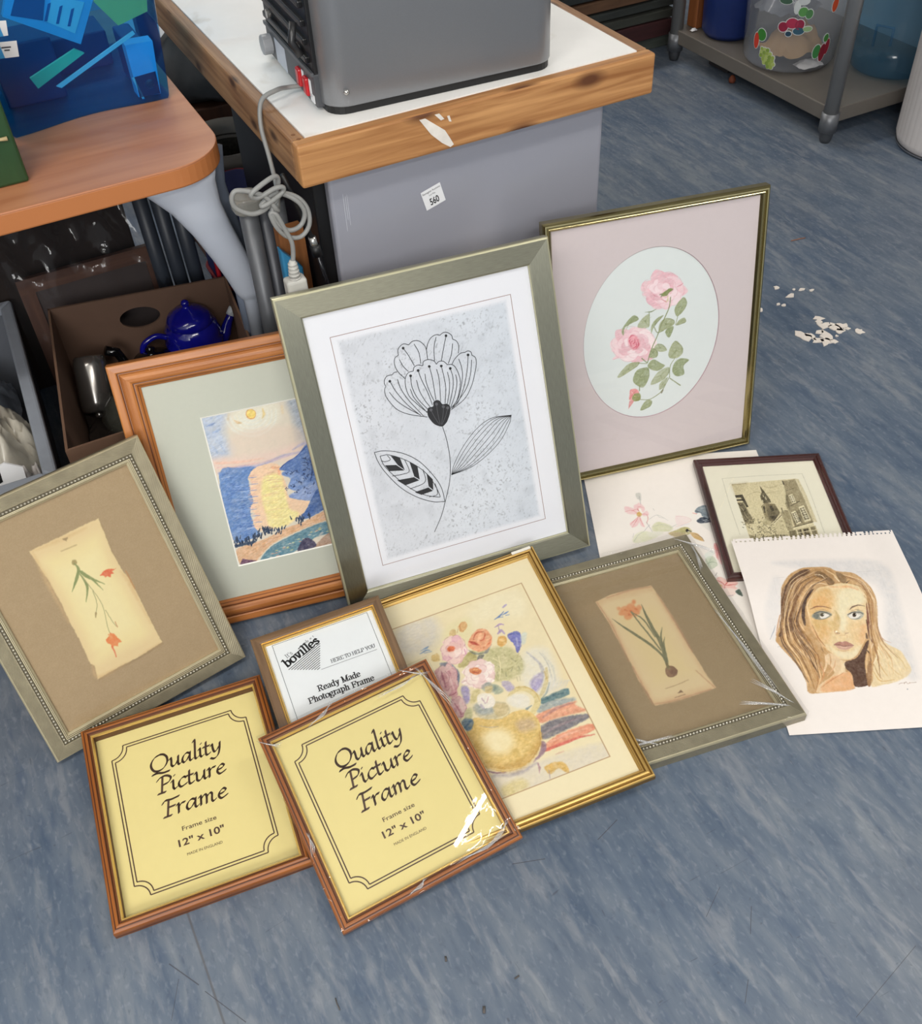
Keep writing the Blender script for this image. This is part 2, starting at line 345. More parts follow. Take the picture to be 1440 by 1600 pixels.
SER = {k: (w, [S(x) for x in t.split('|')]) for k, w, t in [
 ('R', 1.45, '.28,1.4 .28,0|.02,0 .56,0|.02,1.4 .7,1.4 1.08,1.2 1.08,.9 .7,.72 .3,.72|.68,.7 1.12,0 1.4,0'),
 ('e', .95, '.1,.52 .78,.52 .74,.82 .45,1 .16,.8 .1,.45 .25,.08 .52,0 .8,.18'),
 ('a', 1.0, '.12,.8 .4,1 .7,.85 .7,.1 .95,.02|.7,.6 .25,.45 .1,.2 .3,0 .7,.2'),
 ('d', 1.1, '.55,1.42 .78,1.42 .78,.02 1.02,.02|.78,.8 .45,1 .14,.75 .12,.3 .4,0 .78,.2'),
 ('y', 1.05, '.02,1 .4,1|.62,1 .98,1|.2,1 .55,.05|.82,1 .5,-.15 .3,-.42 .06,-.38'),
 ('M', 1.75, '.26,1.4 .26,0|.02,0 .5,0|.02,1.4 .3,1.4 .85,.05 1.42,1.4 1.68,1.4|1.42,1.4 1.42,0|1.14,0 1.68,0'),
 ('P', 1.25, '.28,1.4 .28,0|.02,0 .58,0|.02,1.4 .7,1.4 1.1,1.2 1.1,.85 .7,.64 .3,.64'),
 ('h', 1.12, '.02,1.42 .26,1.42 .26,0|.02,0 .48,0|.26,.7 .55,1 .8,.85 .8,0|.6,0 1.04,0'),
 ('o', 1.02, '.5,1 .18,.85 .1,.5 .18,.15 .5,0 .82,.15 .9,.5 .82,.85 .5,1'),
 ('t', .68, '.28,1.3 .26,.2 .4,0 .62,.1|.04,1 .6,1'),
 ('g', 1.0, '.45,1 .15,.85 .15,.55 .45,.4 .72,.55 .72,.85 .45,1 .95,1|.25,.42 .15,.2 .4,.1 .8,.05 .85,-.25 .45,-.42 .1,-.3 .12,-.1 .3,.1'),
 ('r', .78, '.02,1 .26,1 .26,0|.02,0 .52,0|.26,.65 .5,1 .7,.9'),
 ('p', 1.1, '.02,1 .26,1 .26,-.42|.02,-.42 .52,-.42|.26,.8 .6,1 .92,.75 .9,.25 .6,0 .26,.2'),
 ('F', 1.18, '.28,1.4 .28,0|.02,0 .58,0|.02,1.4 1.08,1.4 1.08,1.1|.28,.74 .8,.74|.8,.9 .8,.58'),
 ('m', 1.65, '.02,1 .26,1 .26,0|.02,0 .48,0|.26,.7 .55,1 .8,.85 .8,0|.6,0 1.02,0|.8,.7 1.08,1 1.34,.85 1.34,0|1.14,0 1.58,0'),
 ('H', 1.5, '.26,1.4 .26,0|.02,0 .5,0|.02,1.4 .5,1.4|1.2,1.4 1.2,0|.96,0 1.44,0|.96,1.4 1.44,1.4|.26,.72 1.2,.72'),
 ('E', 1.25, '.26,1.4 .26,0|.02,0 1.1,0 1.1,.3|.02,1.4 1.06,1.4 1.06,1.1|.26,.74 .75,.74'),
 ('T', 1.25, '.6,1.4 .6,0|.36,0 .84,0|.05,1.1 .05,1.4 1.15,1.4 1.15,1.1'),
 ('O', 1.45, '.7,1.4 .28,1.2 .1,.7 .28,.2 .7,0 1.12,.2 1.3,.7 1.12,1.2 .7,1.4'),
 ('L', 1.2, '.26,1.4 .26,0|.02,1.4 .5,1.4|.02,0 1.08,0 1.08,.35'),
 ('Y', 1.4, '.68,.65 .68,0|.44,0 .92,0|.1,1.4 .68,.65 1.26,1.4|0,1.4 .4,1.4|1.0,1.4 1.4,1.4'),
 ('U', 1.4, '.26,1.4 .26,.4 .5,.02 .9,.02 1.16,.4 1.16,1.4|.02,1.4 .5,1.4|.96,1.4 1.38,1.4'),
 ('b', 1.1, '.02,1.42 .26,1.42 .26,.02|.26,.8 .6,1 .92,.75 .9,.25 .6,0 .26,.2'),
 ('v', 1.02, '.02,1 .38,1|.64,1 1.0,1|.2,1 .52,.02 .84,1'),
 ('i', .56, '.02,1 .27,1 .27,0|.02,0 .52,0|.26,1.38 .28,1.4'),
 ('l', .56, '.02,1.42 .27,1.42 .27,0|.02,0 .52,0'),
 ('s', .85, '.7,.75 .45,1 .16,.82 .3,.58 .6,.45 .74,.2 .45,0 .12,.2'),
 ('I', .6, '.28,1.4 .28,0|.04,0 .52,0|.04,1.4 .52,1.4'), ("'", .3, '.15,1.4 .1,1.1'), (' ', .6, '')]}
def lettering(mb, text, font, x0, x1, y, xh, w, ang, z, m=0, slant=0., thick=.30, turn=0., frm=None):
    """word fitted between x0 and x1 with its baseline at y (all in metres)"""
    adv = sum(font.get(c, (.6, []))[0] for c in text); sx = (x1-x0)/adv; cx = 0.; ct, st = math.cos(turn), math.sin(turn)
    for c in text:
        wd_, strokes = font.get(c, (.6, []))
        for P in strokes:
            if not P: continue
            Q = [((cx+px)*sx+slant*py*xh, py*xh) for px, py in P]
            Q = [(x0+a*ct-b*st, y+a*st+b*ct) for a, b in Q]
            nib(mb, Q, w, ang+turn, z, thick, m, curve=True)
        cx += wd_
def typed(mb, text, x0, x1, y, h, z, m=0, turn=0., bold=0.):
    """plain sans lettering from the built-in font, fitted to x0..x1 and cap height h"""
    cu = bpy.data.curves.new('t', 'FONT'); cu.body = text; cu.offset = bold; cu.resolution_u = 3; o = bpy.data.objects.new('t', cu); C.objects.link(o)
    dg = bpy.context.evaluated_depsgraph_get(); me = o.evaluated_get(dg).to_mesh(); V = [v.co.copy() for v in me.vertices]; F = [tuple(p.vertices) for p in me.polygons]
    a, b = min(v.x for v in V), max(v.x for v in V); sx = (x1-x0)/(b-a); sy = h/.73; ct, st = math.cos(turn), math.sin(turn)
    mb.add([(x0+(v.x-a)*sx*ct-v.y*sy*st, y+(v.x-a)*sx*st+v.y*sy*ct, z) for v in V], F, m)
    o.evaluated_get(dg).to_mesh_clear(); C.objects.unlink(o); bpy.data.objects.remove(o); bpy.data.curves.remove(cu)

# ------------------------------------------------------------------ the room
SCRATCHES = [(-.577, -.682, -.549, -.729, .0008), (-.544, -.741, -.508, -.805, .0006), (-.571, -.708, -.595, -.756, .0004), (.079, -.799, .036, -.812, .0006), (-.093, -.784, -.047, -.800, .0006), (.148, -.955, .105, -.980, .0004), (.169, -.998, .143, -1.028, .0005), (.327, -1.146, .193, -1.177, .0004), (.102, -1.074, .079, -1.096, .0005)]
def floor_material():
    m, nt, b = _new('floor_vinyl')
    def noise(scale, det=5., dist=0., off=0.):
        n = N(nt, 'ShaderNodeTexNoise', i_Scale=1., i_Detail=det, i_Distortion=dist); tc = nt.nodes.new('ShaderNodeTexCoord'); mp = N(nt, 'ShaderNodeMapping'); mp.inputs['Scale'].default_value = (*scale, 1); mp.inputs['Location'].default_value = (off, off*.7, off)
        nt.links.new(tc.outputs['Object'], mp.inputs[0]); nt.links.new(mp.outputs[0], n.inputs['Vector']); return n.outputs['Fac']
    def over(base, fac, col, amt):
        k = N(nt, 'ShaderNodeMath', operation='MULTIPLY', i_1=amt); nt.links.new(fac, k.inputs[0])
        mx = N(nt, 'ShaderNodeMix', data_type='RGBA'); mx.inputs[7].default_value = (*srgb(col), 1); nt.links.new(k.outputs[0], mx.inputs[0]); nt.links.new(base, mx.inputs[6]); return mx.outputs[2]
    band = lambda f, a, c: ramp(nt, f, [(a, (0, 0, 0)), (c, (1, 1, 1))]).outputs[0]
    def mixed(f1, f2, w):
        k = N(nt, 'ShaderNodeMix', data_type='FLOAT'); k.inputs[0].default_value = w; nt.links.new(f1, k.inputs[2]); nt.links.new(f2, k.inputs[3]); return k.outputs[0]
    base = ramp(nt, mixed(noise((9, 1.8), 6., .3), noise((48, 11), 10., .4, 9.), .5), [(.34, srgb(FLOOR[0])), (.5, srgb(FLOOR[1])), (.66, srgb(FLOOR[2]))]).outputs[0]
    base = over(base, band(noise((1.3, .9), 3., 0, 7.), .45, .7), (108, 110, 114), .5)
    base = over(base, band(mixed(noise((19, 2.4), 4., .4, 21.), noise((70, 18), 8., .6, 22.), .5), .535, .63), (150, 152, 155), .34)
    base = over(base, band(mixed(noise((22, 2.6), 4., .4, 11.), noise((80, 18), 8., .6, 12.), .5), .535, .63), (64, 81, 106), .42)
    base = over(base, band(noise((150, 70), 5., .4, 3.), .55, .75), (146, 152, 160), .35)
    base = over(base, band(noise((130, 60), 5., .6, 15.), .58, .76), (72, 82, 98), .45)
    base = over(base, band(noise((5, 70), 2., 3., 31.), .735, .76), (66, 70, 80), .5)
    base = over(base, band(noise((48, 7), 2., 3.5, 41.), .74, .765), (70, 72, 80), .5)
    base = over(base, band(noise((30, 24), 2., 4., 47.), .745, .765), (70, 72, 80), .4)
    # the welded seam between two sheets of vinyl
    tc = nt.nodes.new('ShaderNodeTexCoord'); sx = nt.nodes.new('ShaderNodeSeparateXYZ'); nt.links.new(tc.outputs['Object'], sx.inputs[0])
    a = N(nt, 'ShaderNodeMath', operation='SUBTRACT', i_1=-.534); nt.links.new(sx.outputs[0], a.inputs[0]); a2 = N(nt, 'ShaderNodeMath', operation='ABSOLUTE'); nt.links.new(a.outputs[0], a2.inputs[0])
    a3 = N(nt, 'ShaderNodeMapRange', i_1=.0008, i_2=.0022, i_3=1., i_4=0.); nt.links.new(a2.outputs[0], a3.inputs[0]); base = over(base, a3.outputs[0], (88, 86, 88), .7)
    for u0, v0, u1, v1, wd_ in SCRATCHES:      # long thin scratches in the vinyl
        L = math.hypot(u1-u0, v1-v0); mp = N(nt, 'ShaderNodeMapping', vector_type='TEXTURE'); mp.inputs['Location'].default_value = (u0, v0, 0); mp.inputs['Rotation'].default_value = (0, 0, math.atan2(v1-v0, u1-u0)); nt.links.new(tc.outputs['Object'], mp.inputs[0])
        s2 = nt.nodes.new('ShaderNodeSeparateXYZ'); nt.links.new(mp.outputs[0], s2.inputs[0]); c1 = N(nt, 'ShaderNodeMath', operation='COMPARE', i_1=L/2, i_2=L/2); nt.links.new(s2.outputs[0], c1.inputs[0]); c2 = N(nt, 'ShaderNodeMath', operation='COMPARE', i_1=0., i_2=wd_); nt.links.new(s2.outputs[1], c2.inputs[0])
        c3 = N(nt, 'ShaderNodeMath', operation='MULTIPLY'); nt.links.new(c1.outputs[0], c3.inputs[0]); nt.links.new(c2.outputs[0], c3.inputs[1]); base = over(base, c3.outputs[0], (66, 66, 72), .75)
    nt.links.new(base, b.inputs['Base Color']); b.inputs['Specular IOR Level'].default_value = .35
    rr = ramp(nt, noise((14, 5), 4., 0, 5.), [(.3, (.34,)*3), (.7, (.52,)*3)]); nt.links.new(rr.outputs[0], b.inputs['Roughness'])
    bump(nt, b, noise((160, 120), 3.), .08, .001)
    return m
FLOOR = [(72, 88, 109), (95, 107, 123), (119, 127, 136)]
fl = MB().lbox(-2.6, 2.5, -3.6, 3.0, -.05, 0).build('floor', floor_material(), local=True); fl.location = NL; fl.rotation_euler = (0, 0, ANG); struct(fl)
wallm = plain('wall_paint', (176, 178, 180), .8, var=.04, scale=6); ceilm = plain('ceiling_paint', (214, 213, 208), .9, var=.02, scale=4)
struct(MB().box(-2.6, 2.5, 2.86, 3.0, 0, CEIL).build('wall_back', wallm)); struct(MB().box(-2.6, -2.45, -3.6, 2.86, 0, CEIL).build('wall_left', wallm))
struct(MB().box(2.42, 2.56, -3.6, 2.86, 0, CEIL).build('wall_right', wallm)); struct(MB().box(-2.6, 2.56, -3.6, 3.0, CEIL, CEIL+.08).build('ceiling', ceilm))
struct(MB().box(-2.45, 2.42, 2.84, 2.86, 0, .1).build('baseboard_back', plain('skirting_grey', (110, 112, 116), .6)))

# ------------------------------------------------------------------ materials
pine_side = wood('pine_edge_dirty', (176, 134, 94), (122, 84, 54), 'UV', (4, 75, 75), .55, knots=6, dark=(74, 48, 30))
pine = wood('pine_edge', (204, 152, 98), (150, 98, 54), 'UV', (4, 75, 75), .5, knots=4.2, dark=(96, 56, 30))
laminate = plain('white_laminate', (245, 243, 240), .4, var=.04, scale=9)
def stains(m, col, scale, lo, hi, amt):      # sparse dirty patches over a finished material
    nt = m.node_tree; b = nt.nodes['Principled BSDF']; src = b.inputs['Base Color'].links[0].from_socket
    n1 = N(nt, 'ShaderNodeTexNoise', i_Scale=scale, i_Detail=8., i_Distortion=.8); nt.links.new(mapped(nt, (1, 1, 1)), n1.inputs['Vector'])
    r = ramp(nt, n1.outputs['Fac'], [(lo, (0, 0, 0)), (hi, (amt,)*3)]); mx = N(nt, 'ShaderNodeMix', data_type='RGBA'); mx.inputs[7].default_value = (*srgb(col), 1)
    nt.links.new(r.outputs[0], mx.inputs[0]); nt.links.new(src, mx.inputs[6]); nt.links.new(mx.outputs[2], b.inputs['Base Color'])
stains(laminate, (176, 158, 128), 7., .60, .74, .6)
paint_white = plain('white_scrape', (226, 220, 212), .6, var=.1, scale=60)
desk_wood = wood('cherry_desk', (196, 134, 96), (174, 110, 74), 'UV', (2.2, 26, 26), .42)
desk_edge = plain('desk_edge_band', (182, 114, 66), .45, var=.04, scale=8)
pale_plastic = plain('pale_grey_plastic', (188, 194, 206), .4, var=.02)
grey_panel = plain('grey_satin_panel', (162, 163, 174), .3, .2, var=.015, scale=3)
black = plain('black_plastic', (18, 18, 20), .45, var=.1); black_gloss = plain('black_enamel', (10, 10, 12), .12, var=.05)
silver = plain('silver_paint', (140, 142, 146), .34, .55, var=.02, scale=400, bmp=.03, dist=.0005)
dark_grey = plain('dark_grey_plastic', (72, 74, 78), .45); mid_grey = plain('mid_grey_metal', (92, 94, 98), .42, .3, var=.05)
steel = plain('stainless_steel', (158, 158, 158), .34, .55, var=.06, scale=8); shelf_steel = plain('dull_shelf_steel', (118, 112, 105), .42, .3, var=.08, scale=7)
white_pl = plain('white_plastic', (228, 226, 224), .4, var=.02); white_pap = plain('white_paper', (232, 232, 234), .7, var=.015)
red = plain('red_switch', (186, 20, 30), .3); cable_grey = plain('grey_cable', (140, 140, 138), .45, var=.03); chrome = plain('chrome', (190, 188, 184), .2, .9)
ink = plain('black_ink', (24, 24, 28), .6, var=0); ink_soft = plain('grey_ink', (70, 70, 78), .6, var=0)
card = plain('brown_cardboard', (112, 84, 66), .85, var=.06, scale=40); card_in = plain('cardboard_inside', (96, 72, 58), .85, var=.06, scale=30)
cobalt = plain('cobalt_enamel', (18, 20, 130), .12, var=.1, coat=.5); glassy = clear('clear_glass', (.90, .92, .90), .02, .10, (150, 150, 140))
blue_clear = clear('blue_translucent', (.30, .74, 1.0), .15, .18, (14, 76, 170)); clear_tub = clear('clear_tub', (.92, .93, .95), .12, .26, (176, 180, 188)); water_blue = clear('blue_bottle', (.66, .84, .95), .06, .12, (96, 136, 164))
bag_clear = clear('clear_bag', (.80, .80, .82), .06, .05, (120, 120, 124), wrinkle=.30, wscale=9, ior=1.35); wrap = clear('cling_wrap', (.97, .97, .97), .015, .012, (220, 220, 220), wrinkle=.03, wscale=14, ior=1.3)
glass = clear('picture_glass', (.985, .985, .985), .01, 0., ior=1.36)
green_pl = plain('dark_green_wood', (34, 66, 34), .45, var=.2, scale=12, stretch=(6, 6, 1))

# ------------------------------------------------------------------ workbench, cabinet, machine
B_L, B_W, B_T, B_Z = 1.28, .628, .067, .75
t = thing('workbench', Matrix.Translation(W(.31, .02, 0)), 'long workbench with a stained white top and broad knotty pine edging', 'workbench')
MB().box(.02, B_W-.02, .024, B_L-.02, B_Z-.03, B_Z+.0005).build('worktop', laminate, t)
e = MB().box(-.002, B_W+.002, 0, .024, B_Z-B_T, B_Z); o = e.build('front_edge_board', pine, t, bevel=.004)
sc = MB()
for P in [[(.196, .742), (.206, .742), (.238, .716), (.247, .700), (.252, .690), (.246, .687), (.232, .697), (.214, .715)], [(.222, .744), (.230, .744), (.238, .734), (.232, .733)], [(.243, .737), (.247, .737), (.250, .727), (.246, .728)]]:
    sc.prism(P, -.0008, .0004, f=lambda a, b, z: W(a, z, b))
sc.build('paint_scrape', paint_white, o); o['label'] = 'front pine board with knots'
MB().box(-.002, .020, .024, B_L, B_Z-B_T, B_Z).build('side_edge_board', pine_side, t, bevel=.004); MB().box(B_W-.020, B_W+.002, .024, B_L, B_Z-B_T, B_Z).build('side_edge_board', pine_side, t, bevel=.004)
MB().box(.02, B_W-.02, B_L-.022, B_L, B_Z-B_T, B_Z).build('back_edge_board', pine, t, bevel=.004)
pl = MB()
for k, (u, v) in enumerate([(.008, .040), (.010, .022)]):
    pl.prism([(u+.0035*math.cos(a), v+.0035*math.sin(a)) for a in np.linspace(0, 2*PI, 9)[:-1]], B_Z, B_Z+.0003)
pl.build('wood_plug', plain('plug_brown', (120, 78, 44), .6), t)
for u in (.6, .05): MB().box(u-.025, u+.02, B_L-.09, B_L-.045, 0, B_Z-B_T).build('leg', mid_grey, t)

t = thing('cabinet', Matrix.Translation(W(.3, .3, 0)), 'grey smooth-fronted cabinet under the bench bearing a small lot number sticker', 'cabinet')
MB().box(.028, .552, .052, .47, .012, .68).build('body', black, t, bevel=.004)
d = MB().box(.047, .553, .028, .052, .012, .676).build('door', grey_panel, t, bevel=.006, seg=3); MB().box(.030, .5525, .0523, .0545, .03, .676).build('seal', black, t)
def on_front(u, z, y=.0275): return W(u, y, z)
a = R(15); cu, cz = .2235, .597; hw, hh = .0185, .0175
LM = Matrix((( UB.x*math.cos(a), -UB.x*math.sin(a), -VB.x, 0), (UB.y*math.cos(a), -UB.y*math.sin(a), -VB.y, 0), (math.sin(a), math.cos(a), 0, 0), (0, 0, 0, 1))); LM.translation = on_front(cu, cz, .0272)
lm = MB(); lm.add([(-hw, -hh, 0), (hw, -hh, 0), (hw, hh, 0), (-hw, hh, 0)], [(0, 1, 2, 3)], 0)
typed(lm, '560', -.0085, .0085, -.0125, .0125, .0003, 1, 0, .02); typed(lm, 'Lot No.', -.006, .006, .0045, .003, .0003, 1); typed(lm, 'Ramsgate Auctions', -.0165, .0165, .0105, .0035, .0003, 1)
lm.v = [tuple(LM @ Vector(p)) for p in lm.v]; lm.build('lot_sticker', [white_pap, ink], d)
for u in (.08, .52):
    for v in (.09, .43): MB().tube([W(u, v, 0), W(u, v, .014)], .018, 12).build('foot', black, t)
sx_ = MB()
for k, (u, z) in enumerate([(.068, .655), (.0745, .652), (.0715, .65)]): sx_.prism([(u, z-.075+k*.012), (u+.0008, z-.075+k*.012), (u+.0008, z-.01), (u, z-.012)], .0276, .0284, f=lambda a_, b_, z_: W(a_, z_, b_))
sx_.build('scratch_marks', plain('pale_scratch', (190, 192, 200), .5), d)

def rrect(x0, x1, y0, y1, r, n=6):
    P = []
    for cx, cy, a0 in ((x1-r, y0+r, -PI/2), (x1-r, y1-r, 0), (x0+r, y1-r, PI/2), (x0+r, y0+r, PI)):
        P += [(cx+r*math.cos(a0+PI/2*k/n), cy+r*math.sin(a0+PI/2*k/n)) for k in range(n+1)]
    return P
t = thing('kitchen_machine', Matrix.Translation(W(.26, .2, B_Z+.0006)), 'big silver boxy machine with black vented back panel standing on the white benchtop', 'machine')
ma = R(-3.5); mf = lambda a, b, z: W(.075+(a)*math.cos(ma)-(b)*math.sin(ma), .058+a*math.sin(ma)+b*math.cos(ma), z)
MB().prism(rrect(.004, .384, .004, .30, .03), B_Z+.001, B_Z+.012, f=mf).build('base', black, t)
sh = MB(); O = rrect(0, .388, 0, .302, .038, 8); sh.prism(O, B_Z+.012, B_Z+.46, f=mf); o = sh.build('body_shell', silver, t, bevel=.003)
for p in o.data.polygons: p.use_smooth = len(p.vertices) == 4
def mbox(mb, a0, a1, b0, b1, z0, z1, m=0): return mb.hexa([mf(a0, b0, z0), mf(a1, b0, z0), mf(a1, b1, z0), mf(a0, b1, z0), mf(a0, b0, z1), mf(a1, b0, z1), mf(a1, b1, z1), mf(a0, b1, z1)], m)
bp = mbox(MB(), -.006, .01, .034, .292, B_Z+.056, B_Z+.455).build('back_panel', black, t, bevel=.002)
for k in range(9): mbox(MB(), -.012, -.004, .05, .28, B_Z+.068+k*.026, B_Z+.078+k*.026).build('vent_slat', plain('slat_black%d' % k, (26, 26, 28), .35), bp, bevel=.002)
lp = mbox(MB(), -.008, .012, .034, .292, B_Z+.006, B_Z+.056).build('switch_panel', dark_grey, t, bevel=.002)
mbox(MB(), -.011, -.006, .034, .292, B_Z+.053, B_Z+.059).build('panel_lip', mid_grey, t, bevel=.001)
mbox(MB(), -.0086, -.0075, .185, .242, B_Z+.008, B_Z+.046).build('rating_plate', plain('plate_grey', (186, 190, 200), .4), lp)
def disc(mb, a, b, z, r, th, m=0):
    n = 16; c = [(math.cos(2*PI*k/n)*r, math.sin(2*PI*k/n)*r) for k in range(n)]
    mb.prism([(b+p, z+q) for p, q in c], a, a+th, f=lambda p, q, x: mf(x, p, q), m=m)
k_ = MB(); disc(k_, -.024, .272, B_Z+.027, .016, .018); k_.build('knob', plain('knob_grey', (150, 152, 156), .4), lp, bevel=.002)
for b0, z in ((.107, .030), (.072, .028)):
    s_ = mbox(MB(), -.014, -.006, b0-.009, b0+.009, B_Z+z-.014, B_Z+z+.014).build('rocker_switch', red, lp, bevel=.003)
    mbox(MB(), -.0092, -.0078, b0-.019, b0-.011, B_Z+z-.012, B_Z+z+.014).build('switch_label', white_pap, s_)
mbox(MB(), -.0092, -.0078, .042, .060, B_Z+.010, B_Z+.022).build('warning_label', white_pap, lp)
for b0, z in ((.235, .086), (.085, .082)):
    s_ = MB(); disc(s_, -.016, b0, B_Z+z, .007, .006); s_.build('screw', chrome, bp)
MB().lathe([(0, .004), (.004, .003), (.0045, 0)], Matrix.Translation(mf(.03, -.001, B_Z+.036)) @ ROT @ Matrix.Rotation(PI/2, 4, 'X'), 12).build('screw', chrome, t)
MB().tube([mf(-.02, .04, B_Z+.085), mf(-.03, .045, B_Z+.105), mf(-.022, .05, B_Z+.13)], .006, 8).build('bracket', plain('bracket_black', (40, 40, 42), .3), bp)

# the machine's grey power lead, knotted under the bench corner
P = [mf(-.006, .115, B_Z+.012), mf(-.03, .115, B_Z+.014), W(.03, .16, B_Z+.02), W(.002, .155, B_Z+.012), W(-.010, .142, B_Z-.02), W(-.012, .12, .69), W(-.020, .08, .66), W(-.040, .02, .655), W(-.050, -.006, .668), W(-.062, -.006, .69), W(-.082, -.008, .705), W(-.105, -.006, .712), W(-.113, -.006, .700), W(-.108, -.006, .685), W(-.088, -.008, .672), W(-.066, -.004, .672), W(-.050, .0, .684), W(-.038, .004, .70), W(-.040, 0, .715), W(-.062, -.010, .715), W(-.085, -.012, .704), W(-.075, -.008, .694), W(-.048, -.006, .700), W(-.034, -.004, .698), W(-.036, -.002, .689), W(-.062, -.010, .682), W(-.072, -.006, .68), W(-.05, .0, .69), W(-.03, .002, .682), W(-.012, .0, .665), W(-.006, 0, .645), W(-.016, 0, .628), W(-.036, -.004, .628), W(-.052, -.004, .645), W(-.056, -.004, .668), W(-.036, .004, .684), W(-.012, .004, .672), W(.0, .002, .65), W(-.002, 0, .625), W(-.018, 0, .61), W(-.04, -.003, .618), W(-.055, -.006, .64), W(-.06, -.004, .662), W(-.052, -.006, .66), W(-.042, -.006, .63), W(-.036, -.006, .61), W(-.036, -.005, .592), W(-.039, -.005, .575), W(-.040, -.005, .565)]
P = [Vector(p) for p in smooth(np.array([tuple(p) for p in P]), False, 5)]
t = thing('power_cable', Matrix.Translation(W(-.04, 0, .50)), 'grey power lead looped in a loose knot below the bench corner', 'cable')
MB().tube(P, .0037, 8).build('cord', cable_grey, t)
pg = MB(); pg.tube([W(-.040, -.005, .578), W(-.0405, -.005, .566), W(-.041, -.005, .546)], [.0048, .0075, .009], 10)
for k in range(5): pg.tube([W(-.0405, -.005, .573-k*.006), W(-.0405, -.005, .5705-k*.006)], .0100-.0006*(4-k), 10)
pg.build('plug_grip', plain('plug_cream', (186, 184, 178), .45), t)
MB().box(-.058, -.024, -.016, .008, .512, .547).build('plug_body', plain('plug_cream_body', (190, 188, 182), .45), t, bevel=.005, seg=3)

# ------------------------------------------------------------------ desk and what stands on it
DZ = .70; D_R, D_F = -.065, .138
t = thing('desk', Matrix.Translation(W(-.7, .5, 0)), 'cherry-coloured desk with a rounded front corner and pale grey legs', 'desk')
r = .095; out = [(-1.75, D_F), (D_R-r, D_F)]+[(D_R-r+r*math.sin(a), D_F+r-r*math.cos(a)) for a in np.linspace(.12, PI/2, 12)]+[(D_R, .92), (-1.75, .92)]
MB().prism(out, DZ-.034, DZ-.001).build('edge_band', desk_edge, t, bevel=.003)
MB().prism([(u*1.0, v) for u, v in out], DZ-.004, DZ).build('desktop', desk_wood, t, bevel=.0015)
def loft(rows, n=20):      # horizontal ellipses stacked: u, v, z, half width, half depth
    mb = MB(); V = [W(u+ru*math.cos(2*PI*k/n), v+rv*math.sin(2*PI*k/n), z) for u, v, z, ru, rv in rows for k in range(n)]
    F = [(i*n+k, (i+1)*n+k, (i+1)*n+(k+1) % n, i*n+(k+1) % n) for i in range(len(rows)-1) for k in range(n)]+[tuple(range(n)), tuple((len(rows)-1)*n+k for k in range(n-1, -1, -1))]
    return mb.add(V, F, 0, True)
loft([(-.155, .187, .665, .072, .022), (-.146, .188, .645, .058, .022), (-.130, .190, .605, .042, .021), (-.111, .194, .555, .034, .020), (-.092, .200, .50, .030, .019), (-.076, .210, .45, .028, .018), (-.068, .216, .415, .025, .017), (-.066, .218, .40, .020, .014), (-.066, .220, .395, .015, .012), (-.066, .222, 0, .014, .012)]).build('leg', pale_plastic, t)
loft([(-.120, .255, .665, .07, .02), (-.100, .258, .60, .042, .02), (-.075, .262, .50, .030, .018), (-.058, .27, .38, .024, .016), (-.055, .27, 0, .022, .016)]).build('leg', plain('leg_blue_grey', (120, 130, 148), .45), t)
MB().box(-1.7, -1.62, .2, .86, 0, DZ-.034).build('leg', pale_plastic, t)
MB().box(-1.6, -.2, .80, .82, .3, DZ-.034).build('modesty_panel', plain('panel_dark', (58, 50, 48), .6), t)

t = thing('storage_box', Matrix.Translation(W(-.22, .55, DZ)), 'translucent blue plastic storage box on the desk corner', 'storage box')
def bl_out(z):
    k = (z-DZ)*.085; P = []
    for s_ in np.linspace(0, 1, 13): P.append((-.352-k+(.262+2*k)*s_, .384+.016*s_+.016*math.sin(PI*s_)**2))
    P += [(-.084+k, .42), (-.084+k, .70), (-.10+k, .72), (-.34-k, .72), (-.356-k, .70), (-.358-k, .40)]
    return P
sh = MB(); zs = [DZ+.001, DZ+.006, DZ+.08, DZ+.16, DZ+.25, DZ+.33]; n = len(bl_out(DZ)); V = []; F = []
for i, z in enumerate(zs):
    P = bl_out(z); c = np.mean(P, 0); f = .985 if i == 0 else 1
    V += [W(c[0]+(a-c[0])*f, c[1]+(b-c[1])*f, z) for a, b in P]
F = [(i*n+k, i*n+(k+1) % n, (i+1)*n+(k+1) % n, (i+1)*n+k) for i in range(len(zs)-1) for k in range(n)]+[tuple(range(n-1, -1, -1))]
sh.add(V, F, 0, True); bx = sh.build('box_body', blue_clear, t)
rm = MB(); P = bl_out(DZ+.33); rm.tube([W(a, b, DZ+.332) for a, b in P+[P[0]]], .007, 8); rm.build('rim', plain('rim_blue', (20, 70, 170), .3), t)
def tagp(name, Q, v, mat, text=()):
    mb = MB(); mb.prism(Q[::-1], v-.0006, v, f=lambda a, b, z: W(a, z, b)); return mb.build(name, mat, t)
tagp('sticker', [(-.335, .876), (-.305, .872), (-.309, .851), (-.338, .852)], .3915, white_pap); o = tagp('sticker', [(-.337, .846), (-.300, .842), (-.304, .819), (-.338, .822)], .3895, white_pap)
tl = MB()
for q in [[(-.325, .8375), (-.311, .836), (-.3112, .834), (-.3252, .8355)], [(-.322, .833), (-.314, .832), (-.3142, .830), (-.3222, .831)]]: tl.prism(q[::-1], .3885, .3889, f=lambda a, b, z: W(a, z, b))
tl.build('sticker_print', ink_soft, o)
def inbox(name, Q, v, th, mat, label, cat, parts=()):
    mb = MB(); mb.prism(Q[::-1], v, v+th, f=lambda a, b, z: W(a, z, b)); o = mb.build(name, mat); tag(o, label, cat)
    for pn, pq, pm in parts: MB().prism(pq[::-1], v-.0015, v+.001, f=lambda a, b, z: W(a, z, b)).build(pn, pm, o)
    return o
cyan = plain('cyan_case', (170, 226, 236), .3)
